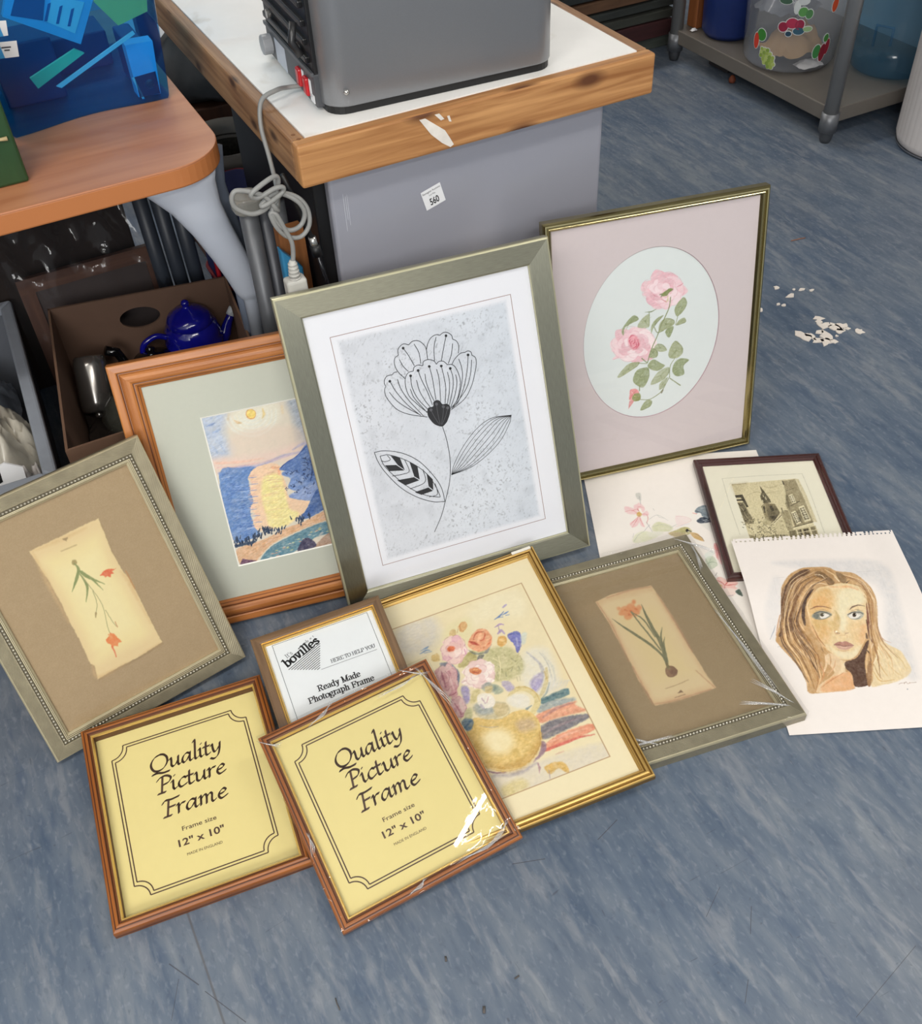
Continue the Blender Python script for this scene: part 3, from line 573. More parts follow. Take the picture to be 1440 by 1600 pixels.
inbox('plastic_case', [(-.285, .908), (-.166, .866), (-.204, .806), (-.306, .868)], .424, .014, plain('case_blue', (110, 190, 226), .3), 'flat square case with a pale insert inside the blue box', 'case', [('insert_card', [(-.225, .884), (-.180, .866), (-.208, .824), (-.246, .850)], cyan), ('picture_insert', [(-.276, .896), (-.236, .884), (-.250, .852), (-.294, .868)], plain('insert_dark', (40, 90, 130), .4))])
o = bpy.data.objects['insert_card']; q = MB()
for k in range(3):
    c0 = Vector((-.232+k*.016, .874-k*.007)); q.prism([(c0.x-.003, c0.y), (c0.x+.002, c0.y+.001), (c0.x-.012, c0.y-.024), (c0.x-.016, c0.y-.023)], .4215, .4224, f=lambda a, b, z: W(a, z, b))
q.build('printed_lines', plain('line_blue', (40, 100, 150), .5), bpy.data.objects['plastic_case'])
inbox('green_strip', [(-.297, .773), (-.216, .802), (-.203, .793), (-.290, .755)], .420, .006, plain('strip_green', (110, 220, 160), .4), 'narrow green strip slanting inside the blue box', 'strip')
inbox('ruler', [(-.262, .755), (-.119, .813), (-.117, .808), (-.255, .751)], .412, .004, plain('ruler_pale', (200, 236, 240), .3), 'thin pale ruler slanting inside the blue box below the green strip', 'ruler')
inbox('yellow_card', [(-.165, .862), (-.129, .880), (-.076, .876), (-.085, .832), (-.137, .820)], .43, .004, plain('card_ochre', (220, 216, 110), .6), 'ochre card leaning in the upper right of the blue box', 'card')
inbox('small_blue_carton', [(-.136, .790), (-.090, .788), (-.098, .702), (-.136, .704)], .424, .03, plain('carton_blue', (110, 200, 250), .4), 'small bright carton in the right corner of the blue box', 'carton', [('dark_panel', [(-.1345, .738), (-.098, .740), (-.099, .703), (-.1345, .704)], plain('carton_dark', (20, 40, 70), .4)), ('side_strip', [(-.139, .738), (-.135, .738), (-.127, .700), (-.131, .700)], cyan), ('round_hole', [(-.112+.008*math.cos(a), .722+.008*math.sin(a)) for a in np.linspace(0, 2*PI, 13)[:-1]], cyan)])
for i, (a, b, w_, h_, c_) in enumerate([(-.34, .50, .10, .10, (30, 50, 90)), (-.235, .60, .10, .06, (24, 44, 90)), (-.13, .46, .03, .08, (40, 60, 110))]):
    o = MB().box(a, a+w_, b, b+.09, DZ+.003, DZ+.003+h_).build('small_carton', plain('carton%d' % i, c_, .5), bevel=.003); tag(o, ['tall dark carton at the back left of the blue box', 'low dark carton in the middle of the blue box', 'dark carton at the back right of the blue box'][i], 'carton')
t = thing('green_box', Matrix.Translation(W(-.48, .29, DZ)), 'dark green painted wooden box on the desk beside the blue box', 'box')
MB().box(-.66, -.3595, .217, .37, DZ+.0005, DZ+.20).build('box_body', green_pl, t, bevel=.004)
MB().tube([W(-.44, .2145, .774), W(-.385, .2145, .772), W(-.369, .2145, .771)], [.0015, .0018, .0034], 8).build('toggle', plain('toggle_bone', (196, 176, 132), .5), t)

# ------------------------------------------------------------------ under the desk
t = thing('cardboard_box', Matrix.Translation(W(-.25, .3, 0)), 'open brown cardboard box under the desk holding a blue teapot', 'cardboard box')
Cn = [(-.401, .543), (-.053, .472), (-.098, .080), (-.462, .085)]; cz = .30; th_ = .005; cx = sum(c[0] for c in Cn)/4; cy = sum(c[1] for c in Cn)/4
inn = [(cx+(a-cx)*.975, cy+(b-cy)*.98) for a, b in Cn]
MB().prism([(a, b) for a, b in reversed(Cn)], .001, .006).build('box_base', card, t)
for k, nm in enumerate(('back', 'right', 'front', 'left')):
    a, b, c, d_ = Cn[k], Cn[(k+1) % 4], inn[(k+1) % 4], inn[k]; w_ = MB()
    if nm == 'back':   # wall with an oval hand hole
        A, Bv = Vector(a), Vector(b); ring = []; L = (Bv-A).length
        pt = lambda s_, z, y: W(*(A+(Bv-A)*s_), z)+VB*(-y)
        m_ = 32; hole = [(0.47+.115*math.cos(2*PI*q/m_), .245+.024*math.sin(2*PI*q/m_)) for q in range(m_)]
        outr = []
        for q in range(m_):
            an = 2*PI*q/m_; dx, dz = math.cos(an), math.sin(an); f = min((.49 if dx < 0 else .51)/max(abs(dx), 1e-6), ((cz-.245) if dz > 0 else .239)/max(abs(dz), 1e-6)); outr.append((.49+dx*f, .245+dz*f))
        for q in range(m_):     # push the nearest ring points onto the true corners
            for cs in ((0, .006), (1, .006), (1, cz), (0, cz)):
                if q == min(range(m_), key=lambda j: abs(math.atan2(outr[j][1]-.245, outr[j][0]-.49)-math.atan2(cs[1]-.245, cs[0]-.49))): outr[q] = cs
        V = [pt(s_, z, .0) for s_, z in hole]+[pt(s_, z, .0) for s_, z in outr]+[pt(s_, z, th_) for s_, z in hole]+[pt(s_, z, th_) for s_, z in outr]
        F = []
        for q in range(m_):
            p = (q+1) % m_; F += [(q, p, m_+p, m_+q), (2*m_+q, 3*m_+q, 3*m_+p, 2*m_+p), (q, 2*m_+q, 2*m_+p, p), (m_+q, m_+p, 3*m_+p, 3*m_+q)]
        w_.add(V, F)
    else: w_.prism([d_, c, b, a], .006, cz)
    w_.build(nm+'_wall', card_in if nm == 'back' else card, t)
pf = MB(); rg = np.random.RandomState(5); hts = rg.rand(20, 20)
def filler(a, b):
    p = [Cn[3][0]+(Cn[2][0]-Cn[3][0])*a, Cn[3][1]+(Cn[2][1]-Cn[3][1])*a]; q = [Cn[0][0]+(Cn[1][0]-Cn[0][0])*a, Cn[0][1]+(Cn[1][1]-Cn[0][1])*a]
    f = .03+.94*b; u_, v_ = p[0]+(q[0]-p[0])*f, p[1]+(q[1]-p[1])*f; u_ = cx+(u_-cx)*.955; return W(u_, v_, .085+.03*hts[int(a*18), int(b*18)]+.04*a*b)
pf.grid(filler, 18, 18, 0, False); o = pf.build('packing_paper', plain('dark_packing', (52, 42, 36), .9, var=.2, scale=60)); tag(o, 'dark crumpled packing paper lining the cardboard box', 'packing paper', kind='stuff')
# teapot
TP = W(-.150, .452, .142); t = thing('teapot', Matrix.Translation(TP), 'cobalt blue enamel teapot standing in the cardboard box', 'teapot')
M = Matrix.Translation(TP)
MB().lathe([(.0, .0), (.050, .0), (.054, .006), (.052, .012), (.058, .035), (.060, .055), (.056, .062), (.058, .068), (.053, .085), (.044, .095)], M, 40).build('body', cobalt, t)
ld = MB().lathe([(.047, .093), (.048, .098), (.042, .110), (.026, .122), (.010, .128), (.006, .131), (.009, .137), (.006, .143), (0, .145)], M, 32).build('lid', cobalt, t)
sp = [TP+UB*.050+VB*(-.005)+Vector((0, 0, .030)), TP+UB*.066+Vector((0, 0, .044)), TP+UB*.078+Vector((0, 0, .068)), TP+UB*.094+VB*.004+Vector((0, 0, .092))]
s_ = MB().tube(sp, [.018, .013, .009, .007], 12).build('spout', cobalt, t); MB().tube([sp[-1]-(sp[-1]-sp[-2])*.55, sp[-1]+(sp[-1]-sp[-2])*.03], [.0100, .0086], 12).build('spout_tip', plain('spout_white', (214, 220, 226), .25), s_)
hd = [TP-UB*.052+Vector((0, 0, .072)), TP-UB*.075+Vector((0, 0, .083)), TP-UB*.102+Vector((0, 0, .072)), TP-UB*.108+Vector((0, 0, .045)), TP-UB*.095+Vector((0, 0, .015)), TP-UB*.070+Vector((0, 0, .004)), TP-UB*.053+Vector((0, 0, .012))]
MB().tube([Vector(p) for p in smooth(np.array([tuple(p) for p in hd]), False, 5)], .0062, 10).build('handle', cobalt, t)
MB().lathe([(.0, 0), (.062, .0), (.062, .02), (0, .02)], Matrix.Translation(TP-Vector((0, 0, .0205))), 24).build('stand', black_gloss); o = bpy.data.objects['stand']; tag(o, 'black round dish under the blue teapot', 'dish')
o.name = 'dish'
# flask
A, Bp = W(-.362, .452, .228), W(-.382, .392, .135); ax = (A-Bp).normalized(); FM = Matrix.Translation(Bp) @ ax.to_track_quat('Z', 'Y').to_matrix().to_4x4(); L = (A-Bp).length
t = thing('flask', Matrix.Translation(Bp), 'stainless steel flask lying tilted at the left of the cardboard box', 'flask')
MB().lathe([(0, 0), (.026, 0), (.032, .006), (.033, .02), (.033, L-.02), (.030, L-.004), (.026, L), (0, L)], FM, 32).build('body', plain('dark_steel', (140, 136, 132), .2, .8, var=.04), t)
hb = MB(); hb.tube([A+UB*.035+VB*.0, A+UB*.055-Vector((0, 0, .012)), A+UB*.062-Vector((0, 0, .035)), A+UB*.05-Vector((0, 0, .055))], .010, 10); hb.build('handle', black_gloss, t)
MB().lathe([(0, -.012), (.007, -.011), (.009, -.006), (.006, 0)], FM, 16).build('knob', chrome, t)
BM = Matrix.Translation(W(-.335, .322, .135)) @ ROT @ Matrix.Rotation(R(48), 4, 'Y') @ Matrix.Rotation(R(-12), 4, 'X')
o = MB().lathe([(0, -.03), (.035, -.03), (.052, -.02), (.058, .0), (.060, .03), (.063, .034), (.060, .036), (.056, .030), (.054, .0), (.046, -.015), (.03, -.024), (0, -.024)], BM, 40).build('glass_bowl', glassy); tag(o, 'clear glass bowl on its side in the cardboard box below the flask', 'bowl')
KM = Matrix.Translation(W(-.245, .432, .128)); t = thing('black_pot', KM, 'black glossy pot with a lid beside the blue teapot handle', 'pot')
MB().lathe([(0, 0), (.036, .0), (.045, .02), (.046, .045), (.040, .056)], KM, 32).build('body', black_gloss, t); MB().lathe([(.042, .055), (.040, .062), (.022, .072), (.008, .075), (.006, .08), (.010, .087), (0, .092)], KM, 32).build('lid', black_gloss, t)
# framed picture in a bag behind the box
fu = lambda a, b, d: W(-.440+a, .560+b*.22+d*.97, .005+b*.97-d*.22)     # a along, b up the slope, d behind the face
t = thing('framed_picture', Matrix.Translation(W(-.4, .62, 0)), 'brown framed picture in a clear bag standing behind the cardboard box', 'picture frame')
fm = MB(); w_, h_, k = .290, .330, .030
for (a0, b0, a1, b1) in ((0, 0, w_, k), (0, h_-k, w_, h_), (0, k, k, h_-k), (w_-k, k, w_, h_-k)): fm.hexa([fu(a0, b0, .02), fu(a1, b0, .02), fu(a1, b0, 0), fu(a0, b0, 0), fu(a0, b1, .02), fu(a1, b1, .02), fu(a1, b1, 0), fu(a0, b1, 0)])
fm.build('moulding', wood('dull_brown_frame', (112, 74, 52), (84, 52, 36), 'UV', (5, 60, 60), .5), t)
fm = MB(); fm.hexa([fu(k, k, .016), fu(w_-k, k, .016), fu(w_-k, k, .008), fu(k, k, .008), fu(k, h_-k, .016), fu(w_-k, h_-k, .016), fu(w_-k, h_-k, .008), fu(k, h_-k, .008)]); fm.build('picture', plain('dark_picture', (70, 58, 54), .6), t)
bgz = MB(); rg = np.random.RandomState(9); hn = rg.rand(40, 40)
def bagf(a, b):
    i, j = int(a*30), int(b*24); z = hn[i, j]*.010+.010*math.sin(a*19+b*6)*math.sin(b*11+2)
    return fu(-.02+a*(w_+.04), b*.49, -.012-z) if b < .64 else fu(-.02+a*(w_+.04)-.02*(b-.64), .3136+(b-.64)*.42+z*1.5, -.012+(b-.64)*.16-z*1.6)
bgz.grid(bagf, 30, 24); bgz.build('plastic_bag', bag_clear, t)
o = MB().tube([W(-.32, .47, .575), W(-.17, .43, .588)], .022, 14).build('cardboard_tube', plain('tube_ochre', (110, 78, 34), .7)); tag(o, 'ochre cardboard tube lying across the bagged picture below the desk', 'tube')
o = MB().box(-1.15, -.18, .725, .795, .002, .50).build('shade_block', plain('shade_brown', (44, 34, 30), .7), bevel=.005); tag(o, 'dark brown block added to keep the back below the desk in shade', 'shade block')  # dark block added to hide the bright floor and deepen the shade here
# blue bag with red piping, dark pipes
t = thing('travel_bag', Matrix.Translation(W(.0, .57, 0)), 'dark blue bag with red piping standing behind the cardboard box', 'bag')
bo = MB(); bo.prism(rrect(-.055, .075, .50, .64, .03), .002, .44); o = bo.build('bag_body', plain('navy_fabric', (16, 30, 96), .7, var=.1, scale=200), t, bevel=.015, seg=3)
for z in (.43, .25): MB().tube([W(a, b, z) for a, b in rrect(-.0565, .0765, .4985, .6415, .03)+[rrect(-.0565, .0765, .4985, .6415, .03)[0]]], .005, 8).build('piping', plain('piping_red%d' % int(z*100), (150, 14, 30), .5), t)
MB().tube([W(-.0575, .50, .44), W(-.06, .497, .30), W(-.06, .497, .02)], .005, 8).build('piping', plain('piping_red_v', (150, 14, 30), .5), t)
for k in range(3):
    o = MB().tube([W(-.150+k*.034, .612, 0), W(-.162+k*.034, .60-k*.004, .50)], .0155, 16).build('pipe', plain('dark_blue_pipe%d' % k, (50, 56, 66), .45)); tag(o, ['leftmost of three dark pipes standing behind the cardboard box', 'middle one of three dark pipes standing behind the cardboard box', 'rightmost of three dark pipes standing behind the cardboard box'][k], 'pipe', 'dark pipes behind the box')
# grey uprights with a clear cap
t = thing('folded_stand', Matrix.Translation(W(-.03, .16, 0)), 'grey folded stand of ribbed upright posts with a clear cap, between desk and bench', 'stand')
for k, (u, r_) in enumerate([(-.056, .016), (-.028, .0135), (-.002, .0135)]):
    MB().tube([W(u, .150+k*.006, 0), W(u, .150+k*.006, .604-.006*k)], r_, 18).build('post', [mid_grey, plain('post_dark', (62, 64, 70), .4, .2), mid_grey][k], t)
MB().box(-.042, -.012, .158, .172, .02, .59).build('rib', plain('rib_dark', (50, 52, 56), .5), t)
cp = MB(); cp.prism(rrect(-.080, -.030, .126, .176, .018), .596, .624); cp.build('cap', clear('cap_clear', (.75, .75, .72), .1, .45, (170, 168, 160)), t, bevel=.006, seg=3)
# tall bin with dark foam, seen beyond the posts
BMx = Matrix.Translation(W(.085, .80, 0)); t = thing('tall_bin', BMx, 'tall grey bin lined with dark speckled foam, beside the bench legs', 'bin')
MB().lathe([(0, .004), (.085, .004), (.098, .40), (.106, .43), (.102, .435), (.075, .425), (.072, .40)], BMx, 40).build('body', plain('bin_taupe', (104, 100, 94), .6), t)
MB().lathe([(.073, .41), (.070, .36), (.06, .33), (0, .32)], BMx, 40).build('foam_lining', plain('speckled_foam', (40, 38, 34), .9, var=.9, scale=160), t)
o = MB().box(.03, .33, 1.05, 1.30, .002, .40).build('wooden_box', wood('brown_crate', (92, 54, 32), (60, 34, 22), 'UV', (4, 40, 40), .6), bevel=.004); tag(o, 'dark brown wooden box deep under the bench', 'box')
sk = MB(); rg = np.random.RandomState(3)
sk.lathe([(0, .402), (.12, .402), (.145, .43), (.14, .48), (.10, .53), (.05, .555), (0, .56)], Matrix.Translation(W(.18, 1.18, 0)), 28, wob=lambda i, k: .08*math.sin(k*1.7+i)+.05*math.sin(k*.9-i*2)); o = sk.build('cloth_sack', plain('grey_cloth', (84, 84, 86), .9, var=.1)); tag(o, 'slumped grey cloth sack on the wooden box under the bench', 'sack')
t = thing('pale_crate', Matrix.Translation(W(.25, 1.75, 0)), 'pale grey plastic crate on the floor beyond the bench', 'crate')
MB().box(.02, .45, 1.55, 1.95, .002, .30).build('crate_body', plain('crate_pale', (150, 156, 164), .5), t, bevel=.01); MB().box(.0, .47, 1.53, 1.97, .30, .34).build('crate_lid', plain('crate_lid_pale', (168, 172, 178), .5), t, bevel=.008)
# things squeezed beside the cabinet
t = thing('wood_offcut', Matrix.Translation(W(.0, .1, 0)), 'brown wooden board standing on end beside the cabinet', 'board'); MB().box(-.022, .022, .115, .14, 0, .56).build('board', wood('offcut_brown', (150, 96, 52), (110, 66, 34), 'UV', (5, 60, 60), .6), t); 
o = MB().prism([(-.030, .40), (.002, .40), (.004, .50), (-.004, .512), (-.030, .545)], .092, .112, f=lambda a, b, z: W(a, z, b)).build('blue_tray', plain('tray_blue', (54, 128, 170), .35), bevel=.004); tag(o, 'small sky blue plastic tray beside the brown board', 'tray')
t = thing('audio_lead', Matrix.Translation(W(.01, .03, .45)), 'thin black cord with a metal barrel connector beside the cabinet', 'cord')
MB().tube([W(-.022, .03, .70), W(-.012, .03, .665), W(.004, .03, .60), W(.008, .03, .585)], .004, 8).build('cord', black, t); MB().tube([W(.008, .03, .587), W(.0115, .03, .565)], .0062, 12).build('connector', chrome, t)
MB().tube([W(.0105, .03, .571), W(.013, .03, .553)], .0085, 12).build('strain_relief', black, t); MB().tube([W(.012, .03, .558), W(.022, .03, .50), W(.03, .028, .40), W(.03, .028, .25)], .0028, 8).build('cord_end', plain('cord_black_shiny', (30, 30, 34), .2), t)

# grey crate at the left with packaging
t = thing('plastic_crate', Matrix.Translation(W(-.7, .4, 0)), 'grey plastic crate of packaging at the left edge under the desk', 'crate')
Q = [(-.462, .700), (-.488, .080), (-1.0, .10), (-.98, .72)]
wl = MB()
for i in range(4):
    a, b = Q[i], Q[(i+1) % 4]; c = (sum(q[0] for q in Q)/4, sum(q[1] for q in Q)/4); ins = lambda p, f: (c[0]+(p[0]-c[0])*f, c[1]+(p[1]-c[1])*f)
    wl.hexa([W(*ins(a, .93), .003), W(*ins(b, .93), .003), W(*ins(b, .91), .003), W(*ins(a, .91), .003), W(*ins(a, .985), .245), W(*ins(b, .985), .245), W(*ins(b, .965), .245), W(*ins(a, .965), .245)])
wl.prism([ins(q, .93) for q in Q][::-1], .003, .008); wl.build('crate_body', plain('crate_grey', (104, 108, 116), .45), t)
rim = MB()
for i in range(4):
    a, b = Q[i], Q[(i+1) % 4]; rim.hexa([W(*a, .238), W(*b, .238), W(*ins(b, .905), .238), W(*ins(a, .905), .238), W(*a, .256), W(*b, .256), W(*ins(b, .905), .256), W(*ins(a, .905), .256)])
rim.build('rim', plain('crate_rim_grey', (150, 156, 166), .4), t, bevel=.005)
def crumple(name, cu, cv, ru, rv, z0, z1, mat, seed, label, cat, n=22):
    rg = np.random.RandomState(seed); H = rg.rand(n+2, n+2)
    def f(a, b):
        x, y = a*2-1, b*2-1; r2 = min(1, x*x+y*y); z = z0+(z1-z0)*math.sqrt(max(0, 1-r2*.9))*(0.72+.4*H[int(a*n), int(b*n)]*.7+.12*math.sin(7*x+3*y+seed))
        return W(cu+x*ru*(1-.12*y*y), cv+y*rv*(1-.12*x*x), z)
    o = MB().grid(f, n, n).build(name, mat); return tag(o, label, cat)
bagw = plain('white_bag', (196, 190, 176), .4, var=.12, scale=30, coat=.3)
crumple('plastic_bag', -.575, .35, .075, .13, .06, .250, bagw, 2, 'crumpled off-white plastic bag in the grey crate', 'bag'); crumple('grey_bag', -.60, .575, .08, .08, .06, .20, plain('bag_bluegrey', (112, 118, 128), .4, coat=.3), 6, 'bluish grey plastic bag at the back of the grey crate', 'bag')
crumple('paper_wad', -.535, .215, .03, .04, .06, .20, plain('wad_white', (206, 200, 196), .6, var=.1), 4, 'wad of pale paper at the front of the grey crate', 'paper'); crumple('brown_cloth', -.65, .225, .05, .03, .06, .20, plain('cloth_brown', (120, 92, 58), .8, var=.5, scale=60), 8, 'brown patterned cloth in the grey crate', 'cloth')
ct = thing('paper_packet', Matrix.Translation(W(-.62, .13, .1)), 'white printed packet with a black panel standing in the grey crate', 'packet')
pm_ = MB(); pf_ = lambda a, b, z: W(-.655+a, .135+z+b*.3, .105+b); pm_.prism([(0, 0), (.10, 0), (.115, .125), (.09, .142), (0, .125)], 0, .004, f=pf_); pm_.build('packet_body', white_pap, ct)
MB().prism([(.028, .100), (.075, .112), (.078, .138), (.03, .13)], -.0006, .0, f=pf_).build('black_panel', black, ct)
pt = MB()
for k in range(6): pt.prism([(.04, .090-k*.012), (.085+.004*(k % 3), .096-k*.012), (.085+.004*(k % 3), .0975-k*.012), (.04, .0915-k*.012)], -.0006, 0, f=pf_)
pt.build('print', ink_soft, ct)

# ------------------------------------------------------------------ shelving by the right wall
t = thing('shelving_unit', Matrix.Translation(W(2.1, 1.1, 0)), 'low stainless steel shelving unit on round feet by the right wall', 'shelving unit')
for u in (1.857, 2.37):
    for v in (.741, 1.500):
        MB().tube([W(u, v, .045), W(u, v, 1.4)], .0215, 20).build('post', steel, t); c = MB(); c.tube([W(u, v, .034), W(u, v, .09)], .0265, 20); c.build('collar', plain('collar_grey%d%d' % (u*10, v*10), (116, 118, 122), .4, .5), t)
        MB().lathe([(.0, 0), (.014, 0), (.0175, .008), (.021, .03), (.021, .036)], Matrix.Translation(W(u, v, 0)), 20).build('foot', plain('foot_dark%d%d' % (u*10, v*10), (84, 86, 90), .4, .5), t)
MB().box(1.848, 2.385, .728, 1.515, .060, .105).build('shelf', shelf_steel, t, bevel=.003); MB().box(1.848, 2.385, .728, 1.515, .80, .84).build('shelf', shelf_steel, t, bevel=.003)
SZ = .1055
TB = Matrix.Translation(W(1.985, 1.09, SZ)); t = thing('storage_tub', TB, 'clear round tub with fruit stickers holding a paper bag on the steel shelf', 'tub')
MB().lathe([(.0, .002), (.112, .002), (.132, .008), (.141, .022), (.158, .30), (.163, .31)], TB, 48).build('tub_wall', clear_tub, t)
def sticker(name, az, z, shapes, rim=True):
    """shapes: (dx along the wall, dz, radius x, radius z, colour) painted ovals on a white die-cut ground"""
    mb = MB(); ms = [plain(name+'_white', (214, 216, 214), .5)]; shapes = [(a*1.55, b*1.55, c*1.5, d*1.5, e) for a, b, c, d, e in shapes]
    def P(dx, dz, lift): r_ = .1412+.017*((z+dz-.022)/.278)+lift; a = az+dx/.150; return TB @ Vector((r_*math.cos(a), r_*math.sin(a), z+dz))
    for k, (dx, dz, rx, rz, c) in enumerate(shapes):
        n = 14; ring = lambda s_, l: [P(dx+rx*s_*math.cos(2*PI*q/n)+(.0035 if s_ > 1 else 0)*math.cos(2*PI*q/n)*0, dz+rz*s_*math.sin(2*PI*q/n), l) for q in range(n)]
        n_ = 14; g = .0022; mb.add([P(dx+(rx+g)*math.cos(2*PI*q/n_), dz+(rz+g)*math.sin(2*PI*q/n_), .0012) for q in range(n_)], [tuple(range(n_))], 0)
        ms.append(plain(name+'_c%d' % k, c, .4)); mb.add([P(dx+rx*math.cos(2*PI*q/n_), dz+rz*math.sin(2*PI*q/n_), .0018+.0001*k) for q in range(n_)], [tuple(range(n_))], len(ms)-1)
    return mb.build(name, ms, t)
AZ0 = math.atan2(-1, -.30)
gr = [((c-(n-1)/2)*.0068+.003*k-.004, .012-k*.0062, .0042, .0042, [(156, 176, 86), (176, 192, 110), (134, 158, 70)][(k+c) % 3]) for k, n in enumerate((3, 4, 5, 4, 4, 2)) for c in range(n)]
sticker('fruit_sticker', AZ0-.50, .052, [(-.016, .038, .011, .012, (60, 130, 50)), (-.028, .024, .007, .016, (200, 60, 40))]+gr)
sticker('fruit_sticker', AZ0-.02, .150, [(-.020, -.002, .0095, .0095, (150, 40, 66)), (-.004, .006, .012, .010, (176, 50, 80)), (.010, .004, .009, .010, (150, 40, 70)), (.010, -.008, .011, .007, (50, 90, 110)), (-.008, -.014, .006, .005, (40, 70, 90)), (.012, .028, .009, .009, (90, 150, 80)), (.024, .024, .007, .009, (80, 130, 80)), (.026, -.004, .009, .005, (150, 180, 130)), (.0, .036, .005, .012, (210, 214, 214)), (-.022, .046, .012, .006, (70, 100, 80)), (.010, .048, .010, .007, (200, 204, 206))])
sticker('fruit_sticker', AZ0+.62, .072, [(-.006, .0, .009, .014, (60, 130, 70)), (.008, -.004, .008, .018, (130, 34, 50)), (.018, .006, .006, .016, (150, 40, 56)), (.010, .024, .006, .008, (70, 130, 60))])
sticker('fruit_sticker', AZ0+.75, .205, [(.0, .0, .007, .014, (210, 80, 40)), (.006, .016, .006, .006, (80, 140, 60))])
crumple('paper_bag', 1.995, 1.085, .098, .080, SZ+.012, SZ+.120, plain('kraft_tan', (188, 152, 108), .7, var=.08), 12, 'tan paper bag inside the clear tub', 'bag', 12)
crumple('tissue_wad', 1.985, .995, .045, .03, SZ+.008, SZ+.03, plain('tissue_white', (220, 216, 214), .6), 14, 'small white tissue wad at the bottom of the clear tub', 'tissue', 10)
crumple('grey_pouch', 1.98, 1.12, .095, .07, SZ+.13, SZ+.22, plain('pouch_grey', (120, 122, 128), .4, var=.2, coat=.3), 16, 'grey plastic pouch at the top of the clear tub', 'pouch', 12)
WM_ = Matrix.Translation(W(2.195, .862, SZ)); t = thing('water_bottle', WM_, 'large empty blue water-cooler bottle on the steel shelf beside the post', 'bottle')
MB().lathe([(.0, .012), (.06, .004), (.105, .004), (.122, .016), (.128, .05), (.126, .08), (.120, .088), (.126, .098), (.128, .16), (.122, .170), (.128, .182), (.128, .33), (.11, .39), (.05, .43), (.028, .45), (.028, .50)], WM_, 56).build('bottle_body', water_blue, t)
hp = []
for a, z in ((-2.5, .09), (-2.5, .16), (-2.1, .16), (-2.1, .09)): hp.append(WM_ @ Vector((.128*math.cos(a), .128*math.sin(a), z)))
MB().tube([hp[0]+Vector((0, 0, .01)), hp[1], hp[2], hp[3]+Vector((0, 0, .02))], .0045, 8).build('grip', water_blue, t)
MB().lathe([(.0, .506), (.031, .506), (.031, .47), (.029, .47)], WM_, 24).build('cap', plain('cap_blue', (40, 90, 170), .4), t)
BB = Matrix.Translation(W(1.965, 1.364, SZ)); o = MB().lathe([(0, .002), (.075, .002), (.088, .02), (.094, .20), (.097, .205), (.092, .205), (.086, .02), (0, .012)], BB, 32).build('blue_bin', plain('bin_navy', (26, 48, 110), .4)); tag(o, 'dark blue plastic tub between the wooden box and the clear tub', 'tub')
o = MB().box(1.90, 2.06, 1.455, 1.505, SZ, SZ+.16).build('wooden_crate', wood('crate_orange', (160, 96, 50), (120, 68, 34), 'UV', (5, 60, 60), .6), bevel=.003); tag(o, 'orange-brown wooden box at the far end of the steel shelf', 'box')
crumple('paper_scrap', 1.885, 1.445, .012, .008, SZ, SZ+.012, white_pap, 21, 'tiny white scrap at the far end of the steel shelf', 'scrap', 6)
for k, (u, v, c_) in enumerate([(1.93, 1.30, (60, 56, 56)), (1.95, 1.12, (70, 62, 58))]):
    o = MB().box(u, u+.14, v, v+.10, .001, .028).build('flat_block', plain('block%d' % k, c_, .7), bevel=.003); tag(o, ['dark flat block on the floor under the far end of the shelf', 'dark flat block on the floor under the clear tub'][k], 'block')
o = MB().lathe([(0, .0), (.010, .0), (.012, .010), (.006, .022), (0, .024)], Matrix.Translation(W(1.90, 1.235, .001)), 14).build('terracotta_knob', plain('terracotta', (128, 66, 42), .7)); tag(o, 'small terracotta knob on the floor under the steel shelf', 'knob')
GM = Matrix.Translation(W(2.150, .535, 0)); t = thing('waste_bin', GM, 'white ribbed cylindrical bin at the right edge in front of the shelving', 'bin')
MB().lathe([(0, .003), (.140, .003), (.152, .012), (.156, .03), (.160, .50), (.164, .505), (.158, .51), (.152, .50), (.148, .03), (0, .02)], GM, 144, wob=lambda i, k: (.010 if k % 3 == 0 else -.004) if 3 <= i <= 4 else 0).build('bin_body', plain('ribbed_white', (214, 208, 206), .5, var=.02), t)
MB().lathe([(.141, .0), (.153, .004), (.154, .010)], GM, 64).build('base_ring', plain('ring_grey', (120, 122, 128), .5), t)
